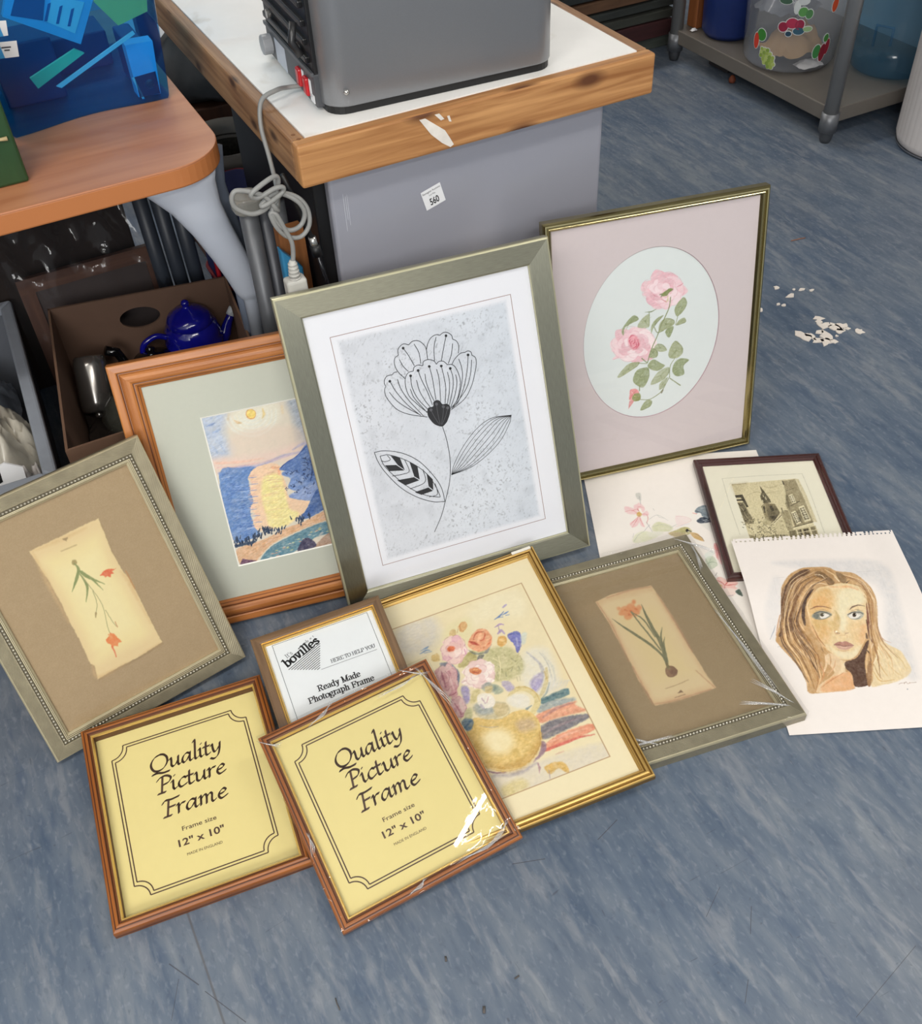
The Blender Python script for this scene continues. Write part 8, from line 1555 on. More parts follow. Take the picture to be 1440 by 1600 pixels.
ART['etching'] = [
(0,216,204,164,1,1.21,0,(),(312,1226,636,31,14,-815,-640,-20)),
(0,184,170,132,.6,12.1,.3,(),(312,1226,156,8,-114,-154,-33,-10)),
(0,150,138,106,.7,1.21,0,(),(314,1223,144,9,-2,-10,-141,-12)),
(2,176,162,124,.6,2.82,.3,(.81,3.23,.81,),(614,1184,61,-36,135,46),(428,1062,105,42,71,-31,146,26),(531,1204,46,9),(672,1068,63,8)),
(0,58,52,40,1,.7,0,(),(312,1071,74,4,20,-170,-21,-6,-26,137,-47,-2),(310,1012,59,3,-1,-25,-54,0)),
(0,110,100,76,1,1.21,.3,(),(313,970,58,-2,34,-218,0,-71,-83,7)),
(2,58,52,40,.9,.81,0,(1.41,),(318,960,28,-206),(346,952,23,-176),(326,923,48,21),(344,850,38,20),(323,948,15,-86),(366,944,6,-84)),
(2,216,204,164,.8,.81,0,(1.01,),(310,948,36,-86),(368,956,20,-134)),
(2,96,88,66,.8,.81,0,(1.82,1.01,),(412,728,0,-2),(372,713,4,11),(299,706,-11,5),(368,734,10,-3),(350,746,-6,8),(370,689,4,7),(420,686,-1,4),(384,698,-7,0),(384,707,-4,3),(320,737,0,6),(382,726,14,10),(416,721,-8,-4),(424,745,-15,-13),(394,736,-6,2),(382,734,5,4),(527,728,7,0),(493,676,-1,-5),(549,654,1,-6),(411,567,3,0),(567,618,-3,-10),(544,598,-4,8),(553,698,-1,1),(528,752,0,0),(505,750,6,10),(338,719,0,1),(492,567,-9,-3),(493,652,7,18),(492,582,4,6),(616,778,-2,6),(536,546,2,6),(560,555,-4,-7),(580,618,-8,-2),(454,730,10,2),(520,604,4,-2),(386,602,0,-1),(584,648,1,10),(529,534,2,5),(473,570,-3,6),(465,516,-1,-7),(532,571,-6,-3),(508,560,-4,6),(560,646,15,15),(525,608,3,12),(433,622,5,-4),(473,638,3,3),(476,503,2,-6),(457,628,-5,14),(370,612,0,-15),(422,562,1,-2),(458,585,0,-7),(464,596,-1,4),(439,576,-1,0),(438,596,4,0),(474,598,5,4),(375,576,-3,-6),(428,606,-6,2),(526,511,2,-2),(614,586,-11,-18),(546,524,-3,0),(572,544,2,-1),(593,523,3,1),(574,537,2,-8),(523,553,5,-8),(590,489,-4,0),(584,588,-4,0),(556,521,-2,-1),(352,681,-4,-1),(360,660,-7,2),(334,648,8,0),(346,625,5,-1)),
(2,58,52,40,.8,.81,0,(1.82,1.01,),(330,720,3,12),(406,710,-6,-14),(306,676,12,2),(356,710,0,2),(354,755,10,1),(354,737,-4,-9),(325,708,5,10),(359,732,-7,-12),(337,713,-3,13),(358,766,2,12),(405,712,-5,-4),(390,726,0,-8),(364,724,4,-2),(413,737,4,3),(397,720,0,4),(570,680,9,4),(572,560,-11,-2),(478,642,-14,-6),(601,664,-5,-6),(452,710,-2,8),(545,614,-11,-8),(634,669,-8,5),(364,620,0,5),(488,508,2,8),(534,619,0,-5),(540,710,9,4),(486,700,4,4),(537,590,3,2),(511,658,-5,-5),(516,628,4,-2),(490,654,-3,1),(630,719,4,2),(462,696,-6,3),(467,694,3,8),(538,622,6,6),(655,574,4,-5),(507,644,9,-7),(537,590,11,2),(479,558,-7,-4),(404,534,-1,0),(470,582,2,0),(452,682,9,-3),(526,675,-1,-3),(452,692,-2,-4),(436,565,10,11),(443,632,-3,-10),(484,608,5,-7),(447,632,12,-2),(411,562,9,0),(458,614,8,2),(473,580,-4,-5),(429,572,3,6),(426,637,-4,-1),(436,528,14,10),(520,553,-2,-3),(419,535,3,5),(571,494,-5,6),(550,572,-4,2),(516,566,1,2),(560,578,8,-7),(496,562,10,2),(599,543,5,7),(598,554,-2,4),(584,568,-2,4),(576,596,-4,-4),(568,520,8,-13),(324,672,1,9),(346,632,8,6),(294,636,-8,8),(366,626,5,-12)),
(2,150,138,106,.8,.81,0,(1.82,1.01,),(383,698,-3,0),(364,763,2,16),(383,722,5,4),(306,706,-2,-8),(348,674,10,0),(398,694,3,-5),(374,734,9,-1),(349,745,3,-1),(368,759,-12,-1),(344,697,4,-12),(385,748,-5,0),(411,766,-9,-5),(366,716,-6,10),(390,732,-2,-4),(418,730,0,-9),(522,698,-2,2),(596,603,-3,-2),(502,744,-10,2),(620,604,12,4),(586,589,-4,5),(558,624,-1,-1),(446,654,1,-6),(531,551,-3,-1),(400,550,-1,-3),(456,634,-10,-6),(556,636,3,-10),(443,640,-9,0),(469,568,14,6),(668,775,-2,-2),(466,605,-8,-5),(485,606,-5,-5),(447,588,-8,-2),(404,520,-4,6),(591,605,-5,3),(524,663,-8,-4),(556,573,-4,-5),(580,590,-4,-8),(526,682,-8,13),(480,624,4,-2),(584,616,4,8),(548,620,-2,-10),(510,692,2,-2),(497,604,-3,4),(482,560,-4,-9),(384,606,-11,0),(430,604,4,-2),(449,622,-9,-10),(426,632,2,2),(436,641,2,7),(457,600,-9,-3),(470,553,6,1),(453,590,-3,2),(458,512,-4,-2),(448,546,-6,8),(490,539,-1,5),(581,523,3,2),(570,484,8,1),(533,586,-3,0),(526,518,2,3),(576,526,0,6),(560,468,5,-12),(600,582,6,-1),(626,618,6,-6),(570,560,12,-6),(330,670,-10,-4),(342,636,12,16),(337,694,-5,8)),
(2,190,178,138,.8,.81,0,(1.82,1.01,),(373,725,1,10),(392,728,-6,-6),(314,778,-2,-16),(358,778,-4,-12),(360,695,2,12),(356,720,-4,1),(413,728,-3,-2),(347,694,3,-2),(329,704,-1,8),(300,698,6,-7),(395,716,-5,1),(392,712,2,6),(391,719,1,-6),(397,701,-1,2),(424,737,-4,-2),(489,588,-1,-6),(466,578,-2,-10),(556,616,4,6),(530,622,-10,-1),(694,636,-6,-1),(484,698,4,10),(621,650,12,-15),(478,664,0,-4),(565,612,0,6),(502,584,8,-8),(478,710,-2,-6),(470,639,-6,-6),(546,633,4,-3),(512,634,-6,7),(598,678,4,8),(578,638,-10,-4),(586,597,-2,13),(504,526,9,2),(478,624,8,9),(572,728,-8,-2),(493,536,-3,4),(600,571,-2,-7),(554,682,4,-10),(492,570,6,10),(492,700,-2,-8),(468,605,9,-1),(486,706,-6,0),(490,623,2,6),(445,536,-2,6),(492,625,-4,-9),(474,642,6,5),(444,603,-6,-11),(445,583,-9,-5),(426,568,-2,-6),(458,580,-2,6),(452,625,8,15),(496,620,-2,-12),(510,596,2,0),(368,567,1,5),(524,530,0,3),(501,546,7,-8),(538,577,-6,1),(596,512,4,-7),(610,526,6,3),(568,596,1,-3),(624,606,-1,2),(572,496,-2,5),(532,607,3,3),(584,590,6,4),(326,632,8,7),(388,650,10,2),(340,650,1,10)),
(0,128,116,88,1,1.01,.2,(),(527,902,52,52,41,-23,46,-7,17,-124,-79,-100,-28,-16,-50,56)),
(0,150,138,104,.9,1.01,.2,(),(527,902,50,44,-13,-102,-9,-141,-29,37)),
(0,176,164,126,.8,2.02,.3,(),(514,742,63,-52,-29,-45,-60,28)),
(0,96,88,66,.7,1.61,.3,(),(564,844,98,66,21,-110,-87,-100,-32,38)),
(0,96,88,66,1,.81,.2,(),(580,1188,28,-96,26,-108,0,-38,-76,-6,-10,64,2,36,28,54)),
(2,58,52,40,.9,.81,0,(1.21,),(560,1052,55,-4),(560,1002,66,-16),(582,1088,23,8),(598,1049,-7,-97),(578,1038,-12,-84)),
(2,226,214,176,.9,.81,0,(1.61,),(581,1050,-2,-24),(596,1024,0,-36),(560,984,-2,-24)),
(0,58,52,40,1,.7,0,(),(542,894,18,11,-14,-95,-10,7),(604,902,28,4,4,-66,-27,-22)),
(0,58,52,40,.8,1.21,0,(),(569,761,45,9,44,8,-54,-78)),
(0,152,140,108,1,1.21,.3,(),(823,1232,123,18,14,-210,6,-380,-192,-55,2,164,-14,145,40,119)),
(0,206,194,156,.9,2.02,0,(),(948,1257,32,-13,17,-226,1,-360,-36,3,-4,373)),
(2,58,52,40,.9,.81,0,(2.42,),(820,1232,-1,-50)),
(2,96,88,66,.9,.81,0,(1.01,),(766,926,114,10,28,10)),
(2,96,88,66,.8,.81,0,(1.01,),(818,1094,86,30)),
(2,58,52,40,.8,.81,0,(1.21,),(806,886,100,54)),
(2,58,52,40,.8,.81,0,(1.61,),(758,606,200,55)),
(2,226,216,180,.9,.81,0,(2.02,),(761,589,199,51)),
(0,96,88,66,.6,1.61,.3,(),(798,1034,24,10,-31,-216,-18,61)),
(0,108,98,74,.6,2.02,.3,(),(782,792,84,30,18,34,-20,-200,-84,-28)),
(0,226,216,180,1,.7,0,(),(824,1032,45,18,4,-122,-43,-12)),
(0,96,88,66,.85,.7,0,(),(830,1020,34,15,4,-96,-34,-9)),
(2,236,228,196,1,.81,0,(1.21,),(831,990,35,13),(832,959,34,11)),
(2,236,228,196,1,.81,0,(1.01,),(847,1028,4,-94)),
(2,240,232,204,.75,1.21,0,(2.62,),(844,1012,14,6),(846,981,13,3),(847,952,13,2)),
(0,226,216,180,1,.7,0,(),(789,802,45,20,15,-162,-50,-24)),
(0,96,88,66,.85,.7,0,(),(796,786,34,16,12,-127,-39,-19)),
(2,236,228,196,1,.81,0,(1.21,),(798,742,36,18),(800,698,38,18)),
(2,236,228,196,1,.81,0,(1.01,),(812,794,10,-128)),
(2,240,232,204,.75,1.21,0,(2.62,),(810,772,15,7),(813,727,17,8),(816,686,17,8)),
(0,226,216,180,1,.7,0,(),(876,866,58,23,14,-206,-66,-19)),
(0,96,88,66,.85,.7,0,(),(884,846,44,18,12,-161,-52,-15)),
(2,236,228,196,1,.81,0,(1.21,),(886,794,46,16),(887,738,49,16)),
(2,236,228,196,1,.81,0,(1.01,),(906,855,8,-159)),
(2,240,232,204,.75,1.21,0,(2.62,),(902,830,20,6),(904,774,22,6),(906,724,23,4)),
(2,58,52,40,.8,1.21,0,(3.23,1.61,),(844,722,6,-52)),
(0,206,194,154,1,1.01,0,(),(588,668,108,110,-5,-120,-15,-184,-81,7,3,161)),
(2,96,88,66,.9,.81,0,(1.41,),(589,672,109,109)),
(2,230,220,186,.9,.81,0,(1.61,),(596,665,96,96)),
(0,158,146,112,1,1.21,.35,(),(690,800,21,34,55,-4,6,-72,-22,-186,-54,-7,1,116)),
(2,96,88,66,.8,1.01,0,(2.42,1.21,),(714,864,-4,-66)),
(2,96,88,66,.7,1.01,0,(1.61,),(740,832,18,-14)),
(2,150,138,106,.8,.81,0,(1.01,),(664,689,13,4),(660,695,14,3),(664,628,13,4),(636,602,12,3),(660,638,13,4),(636,598,13,4),(658,680,12,4),(662,643,14,3),(651,588,13,4),(641,622,13,4)),
(2,96,88,66,.7,.81,0,(1.21,),(714,612,2,-14),(736,616,3,-15),(732,616,2,-14),(696,626,2,-14),(711,676,3,-14),(732,704,3,-14),(734,652,4,-14)),
(2,206,196,160,.7,.81,0,(1.21,),(725,612,3,-14),(708,652,4,-15),(752,665,4,-14),(712,634,2,-14),(748,706,4,-14),(738,616,2,-14),(760,686,4,-14)),
(0,190,178,138,1,1.21,0,(),(693,554,277,60,-8,-172,-296,11)),
(0,120,110,82,.95,1.01,.3,(),(708,564,61,7,-5,-80,-70,-12),(785,570,40,8,-1,-126,-48,4),(838,578,56,9,-4,-105,-53,-14),(918,594,40,9,-2,-126,-46,-3)),
(2,58,52,40,.85,1.01,0,(2.82,),(855,564,-1,-34),(852,508,30,3),(814,568,-5,-80),(847,565,38,3)),
(2,226,216,180,1,.81,0,(1.41,),(781,570,-5,-114),(908,590,0,-121),(770,530,210,31)),
(0,150,140,106,1,1.21,.3,(),(323,546,81,-46,198,26,-18,-101,-257,-3)),
(2,226,216,180,.95,.81,0,(2.02,),(388,657,6,-127)),
(2,200,190,150,.7,1.61,0,(4.03,),(334,592,68,-97)),
(2,96,88,66,.8,.81,0,(1.61,),(575,523,-1,-19),(430,482,-2,-18),(412,484,0,-18),(492,486,0,-18),(394,501,-2,-18),(442,483,0,-18),(611,518,-1,-18),(386,542,-1,-19),(380,522,-2,-18),(371,489,-1,-18)),
(2,58,52,40,.8,.81,0,(1.61,),(547,518,-1,-18),(558,491,-1,-19),(455,532,-1,-19),(432,498,0,-19),(616,516,-2,-18),(647,516,-1,-18),(476,503,-2,-18),(446,513,-2,-18),(616,478,-2,-18),(429,504,-1,-18)),
(2,200,188,150,.8,.81,0,(1.61,),(347,493,-1,-18),(552,473,-2,-18),(642,518,-2,-19),(546,490,-1,-18),(642,468,-2,-18),(574,473,-1,-18),(466,514,0,-18),(523,477,-1,-18),(382,504,-1,-18),(496,504,-2,-18)),
(2,58,52,40,.9,.81,0,(1.01,),(617,519,-3,-45),(628,518,-3,-45),(640,518,-4,-46),(652,516,-4,-45),(663,516,-3,-46),(674,515,-3,-45)),
(2,196,192,172,.8,1.21,0,(1.21,),(239,1313,374,11,423,-4),(1036,1320,4,-305,-14,-497),(239,1313,-6,-383,8,-378)),
(2,226,222,206,.6,1.21,0,(1.01,),(1048,1316,8,-302,-18,-498)),]
ART['bird'] = [
(1,202,200,192,1,2.4,.4,(),(479,2030,47,4,-14,-105,-20,17,-16,24)),
(2,150,150,150,.7,.96,0,(.96,1.2,.72,),(506,1990,-5,-98,-9,-73)),
(1,238,200,200,.85,1.92,.4,(),(455,1764,-31,62,-82,37,-4,-81,62,-35),(468,1777,-6,89,28,36,40,-72,-21,-56),(454,1727,-34,-47,-68,-45,14,-59,48,18,51,82),(487,1739,55,46,12,-53,-46,-17),(458,1720,18,-74,7,-73,-35,32),(432,1870,44,10,-11,-88,-33,18)),
(2,214,120,120,.75,.96,0,(.48,1.44,.72,),(330,1790,70,16,48,-49),(366,1576,48,75,37,62),(458,1837,22,13,34,-18),(356,1614,40,46,44,46),(478,1574,-16,87,-4,51),(465,1822,-45,-18,-22,-6),(547,1726,-33,18,-27,-5)),
(1,206,160,80,.9,1.92,.3,(),(486,1743,-11,-23,-19,-9,-16,11,-2,26,11,24,19,8,16,-12)),
(2,250,246,236,.9,1.44,0,(4.32,),(480,1813,7,-45)),
(2,150,90,60,.8,.96,0,(1.44,),(448,1728,20,-10)),
(2,170,60,60,.8,.96,0,(1.2,),(455,1822,10,-30)),
(2,206,130,130,.8,.96,0,(1.2,1.44,.96,),(533,1734,3,-50,-26,-70)),
(2,150,150,150,.7,.96,0,(.96,1.2,.72,),(510,1635,18,-66,18,-73)),
(2,140,140,150,.7,.96,0,(.72,),(454,1498,59,72,25,26)),
(1,212,212,176,.9,3.36,.4,(),(554,1566,50,53,61,-5,80,-65,-31,-54,-102,3,-59,12)),
(1,220,220,190,.85,3.84,.5,(),(343,1416,42,67,77,35,76,-35,42,-46,-132,-57,-92,-6)),
(1,226,224,206,.7,3.36,.4,(),(488,1488,105,18,55,-33,-120,-45)),
(2,176,176,170,.8,.96,0,(.72,.96,.48,),(542,1668,92,50,88,-81),(348,1388,54,79,60,44),(554,1566,96,20,85,-36),(634,1718,14,-30,48,-20),(722,1537,69,37,43,10),(348,1444,19,54),(609,1808,10,-30)),
(1,240,222,218,.8,2.4,.4,(),(804,1688,70,-14,66,-50,-109,-54,-40,4)),
(2,220,170,166,.7,.96,0,(.72,),(804,1688,90,-16,48,-55,-101,-49,-66,-22)),
(2,200,190,214,.6,1.2,0,(1.2,),(828,1556,86,20)),
(1,228,224,216,.9,3.36,.3,(),(1004,1611,128,17,-4,-199,-68,63)),
(1,128,142,150,1,1.68,.35,(),(1004,1742,51,52,82,16,45,-55,-33,-143,-91,52,-44,40)),
(2,84,98,110,.85,1.44,0,(1.2,3.84,3.84,),(1012,1742,45,-34,61,-50)),
(2,170,180,186,.7,1.92,0,(2.88,),(1070,1766,54,9)),
(1,240,236,230,1,1.2,0,(),(1008,1700,43,6,-3,-63,-49,-35)),
(1,52,62,76,.95,1.44,.3,(),(994,1612,71,40,61,-52,-27,-26,-87,-1)),
(2,210,214,214,.8,.96,0,(1.68,),(1055,1606,38,8)),
(2,206,206,206,.8,.96,0,(1.2,),(1067,1591,39,11)),
(2,226,150,140,1,.96,0,(.96,2.4,),(974,1716,34,-16)),
(2,40,40,50,.8,.96,0,(1.92,),(1012,1738,18,-7)),
(1,190,182,126,1,1.68,.3,(),(698,1468,78,36,57,26,56,-2,29,-58,-66,-44,-101,2)),
(1,200,180,140,.8,2.4,.4,(),(688,1469,83,7,94,-37,-108,-32)),
(1,30,28,28,1,1.2,0,(),(890,1486,-7,-14,-12,-6,-9,8,-2,14,8,15,12,5,9,-7)),
(1,235,235,230,1,.72,0,(),(884,1472,-2,-4,-2,0,-3,1,-1,4,2,4,4,1,2,-2)),
(2,40,40,40,.9,.96,0,(2.88,1.68,),(890,1486,20,-16)),
(1,206,170,114,1,1.44,.25,(),(896,1462,62,-20,29,-49,17,-57,-46,18,-42,38)),
(2,110,80,60,.8,.96,0,(.72,1.2,.72,),(936,1440,51,-47,17,-55)),
(1,228,170,166,1,1.68,.3,(),(1081,1280,33,25,15,-43,1,-162,-22,-51,-38,70)),
(2,196,90,90,.8,.96,0,(.96,1.68,.72,),(1092,1280,0,-68,-4,-82)),
(1,236,200,196,.9,1.92,.3,(),(1094,1157,17,-55,4,-67,-35,17)),
(1,198,206,184,1,1.92,.3,(),(964,1115,77,27,21,-102,-33,-37,-53,-15)),
(2,130,150,120,.8,.96,0,(.72,1.44,.72,),(960,1048,54,22,46,-17)),
(2,160,176,150,.8,.96,0,(.96,),(961,1009,53,101)),
(1,214,224,214,.5,3.36,.4,(),(968,1168,80,48,7,-56,-80,-46)),
(1,238,192,182,1,1.68,.25,(),(1010,862,40,22,58,-44,84,-33,-36,-47,13,-27,-97,-4,-48,42)),
(1,240,218,208,1,1.68,.25,(),(1036,744,68,1,52,-23,-35,-66,-50,-8,-43,60)),
(2,200,84,78,.85,.96,0,(.72,1.92,1.2,),(1012,848,32,-28,22,-34),(1116,833,-27,-29,-25,-24),(1172,784,-59,-2,-45,-5),(1056,743,6,25),(1017,784,27,-8)),
(1,206,180,70,.9,1.44,0,(),(1036,776,-6,-10,-8,-4,-8,6,0,10,6,10,8,4,8,-5)),
(2,150,150,160,.8,.96,0,(.96,),(1063,654,50,8)),
(1,84,98,88,1,1.44,.3,(),(1142,704,44,21,8,-82,-40,29)),
(2,120,110,110,.7,.96,0,(.96,),(1005,900,28,37)),]
ART['carnation'] = [
(0,120,98,68,.45,3.4,0,(),(566,1608,180,-3,214,5,174,-2,-16,-157,-10,-133,6,-182,14,-68,6,-164,-3,-204,0,-250,-223,-15,-148,5,-198,-5,26,109,-21,32,13,216,-1,182,11,132,0,216,-10,122)),  # offset soft copy of the card, its cast shadow painted on the mat
(0,212,188,142,1,1.7,0,(),(564,1622,180,-2,214,4,174,-2,-16,-156,-10,-133,6,-181,14,-68,6,-164,-3,-204,0,-250,-223,-16,-148,6,-198,-6,26,109,-21,33,14,216,-1,180,10,133,0,215,-10,122)),
(1,220,203,150,.95,20.37,.1,(),(616,1510,146,-3,171,3,139,-2,-13,-126,-7,-106,4,-146,10,-54,4,-131,-2,-161,0,-198,-176,-14,-118,4,-158,-6,20,87,-17,26,11,172,-2,145,9,106,-1,174,-8,98)),
(1,222,208,158,.9,20.37,.1,(),(669,1396,110,-2,129,1,104,-2,-10,-95,-5,-80,3,-109,8,-40,2,-99,-2,-120,0,-147,-132,-11,-88,2,-118,-4,15,64,-13,20,8,128,-1,110,7,80,-2,130,-6,74)),
(2,196,162,116,.5,5.43,.5,(2.04,6.79,2.04,),(583,1608,-9,-264,-4,-371),(572,568,4,-106,256,-9),(1097,1160,21,-112,-2,-161),(600,1609,204,-11,212,-3),(930,458,184,6),(1110,1032,10,-374)),
(2,176,120,70,.7,1.7,0,(1.7,),(1134,1140,-1,-60,-1,-100)),
(2,150,128,92,.6,1.7,0,(1.7,),(771,1514,121,-6)),
(0,146,124,90,.9,1.36,0,(),(818,1600,44,-8,-24,-25)),
(1,158,142,96,1,1.7,0,(),(835,1378,-12,-10,-16,0,-10,13,1,17,12,12,16,-2,10,-12)),
(2,126,136,88,1,1.36,0,(1.36,4.07,4.75,.68,),(813,1381,9,-54,-52,-70,-69,-70)),
(2,126,136,88,1,1.36,0,(1.36,5.43,1.02,),(816,1330,32,-80,94,-126)),
(2,126,136,88,1,1.36,0,(1.36,4.07,.68,),(814,1292,5,-120,-62,-110)),
(2,126,136,88,1,1.36,0,(1.36,3.06,.68,),(836,1300,42,-101,33,-112)),
(2,142,140,100,.9,1.02,0,(1.02,),(814,1272,32,-175,4,-143,-40,-158,-9,-97),(840,1120,-18,-110,-45,-74),(857,930,5,-104,10,-56)),
(2,150,130,90,.9,1.36,0,(3.06,1.36,),(781,944,-15,-32)),
(2,176,120,80,.9,1.36,0,(1.36,3.74,1.02,),(880,806,-4,-48)),
(0,206,98,66,1,1.36,.2,(),(943,1203,37,19,35,-2,59,-24,-33,-6,4,-22,-25,4,-10,-21,-18,21,-20,-4,-6,18)),
(0,212,120,70,1,1.36,.2,(),(752,711,39,14,15,22,24,-25,12,-47,12,-44,-30,9,-9,-28,-27,21,-23,-16,5,38,-16,23)),
(2,206,100,70,.9,1.36,0,(2.38,2.04,1.36,),(770,635,-1,-41,-7,-54)),
(2,214,140,90,.8,1.36,0,(2.72,),(790,736,11,-37)),]
ART['daffodil'] = [
(0,204,174,134,1,2.14,0,(),(576,1644,175,34,193,-12,176,-14,10,-132,8,-206,-6,-194,-7,-188,8,-188,-3,-140,14,-126,-185,-8,-199,2,-159,12,-4,132,-17,142,13,176,-1,228,0,236)),
(1,212,190,148,.9,10.68,.15,(),(606,1580,158,28,173,-10,157,-12,9,-119,8,-183,-6,-174,-5,-170,8,-170,-4,-125,14,-115,-168,-8,-179,3,-144,11,-3,118,-16,130,12,158,1,205,0,212)),
(1,212,190,142,.9,24.91,.1,(),(691,1400,107,20,118,-8,106,-9,7,-79,6,-124,-3,-120,-3,-116,6,-117,-1,-88,10,-81,-118,-6,-124,2,-101,7,-2,84,-10,91,9,110,1,141,1,145)),
(2,188,146,112,.5,4.98,.5,(2.14,6.41,2.14,),(588,1633,18,-283,-20,-393),(687,1654,237,8,190,-22),(1124,1544,8,-316,-4,-360),(1069,686,66,-201),(607,498,157,-18,334,-1),(592,894,0,-218,1,-174)),
(2,156,110,82,.5,1.78,0,(1.07,),(588,1633,18,-283,-20,-393),(687,1654,237,8,190,-22),(1124,1544,8,-316,-4,-360),(1069,686,66,-201),(607,498,157,-18,334,-1),(592,894,0,-218,1,-174)),
(1,208,136,90,.85,3.56,.4,(),(820,1449,-27,-31,-35,-4,-22,24,5,40,27,31,36,5,21,-26),(880,1462,-28,-32,-35,-4,-21,24,4,40,28,32,34,4,22,-25),(906,1418,-24,-26,-29,-4,-18,22,4,32,23,27,30,4,18,-21),(818,1394,-25,-28,-31,-4,-20,22,4,36,24,29,33,4,19,-23),(766,1446,-17,-19,-21,-3,-14,16,3,24,17,19,21,3,13,-16),(861,1390,-15,-16,-18,-2,-12,12,2,22,16,16,18,2,12,-12),(752,1500,-10,-12,-13,-2,-9,10,2,15,10,12,14,2,8,-9),(910,1525,-12,-15,-16,-2,-10,12,2,18,12,14,17,3,9,-11),(933,1449,-15,-17,-19,-2,-11,14,2,20,15,18,19,2,12,-14)),
(2,190,104,62,.7,2.14,0,(4.27,1.78,),(785,1473,12,-13),(826,1447,12,-13),(794,1414,12,-13),(874,1452,12,-12)),
(2,108,108,82,.95,1.42,.15,(.71,3.56,5.34,4.98,3.56,3.56,),(638,1421,55,-113,67,-121,73,-142,42,-129,-5,-100)),
(2,108,108,82,.95,1.42,.15,(.71,3.92,6.41,6.41,3.56,),(945,1483,-14,-117,-9,-172,-2,-148,-50,-230)),
(2,108,108,82,.95,1.42,.15,(2.49,2.49,2.85,2.49,),(826,1436,16,-148,23,-138,21,-176)),
(2,108,108,82,.95,1.42,.15,(1.42,2.85,1.42,),(833,1422,57,-108,12,-198)),
(2,108,108,82,.95,1.42,.15,(.71,3.2,3.92,2.85,),(1004,1190,-55,-91,-33,-115,-34,-152)),
(2,108,108,82,.95,1.42,.15,(.71,2.49,2.14,),(979,1088,-41,-70,-47,-168)),
(1,120,90,70,1,1.78,.2,(),(830,770,42,35,42,-21,9,-57,-47,-37,-51,18)),
(2,110,100,70,.9,1.78,0,(4.27,5.69,),(874,835,-7,-48)),
(2,150,118,90,.6,2.14,0,(2.85,),(844,754,2,-40)),
(2,150,120,90,.55,1.78,0,(1.78,),(755,605,107,5,104,13)),
(0,120,92,70,.9,1.42,0,(),(824,532,40,25,10,-31)),
(2,130,100,76,.7,1.42,0,(1.42,),(788,501,88,2)),]
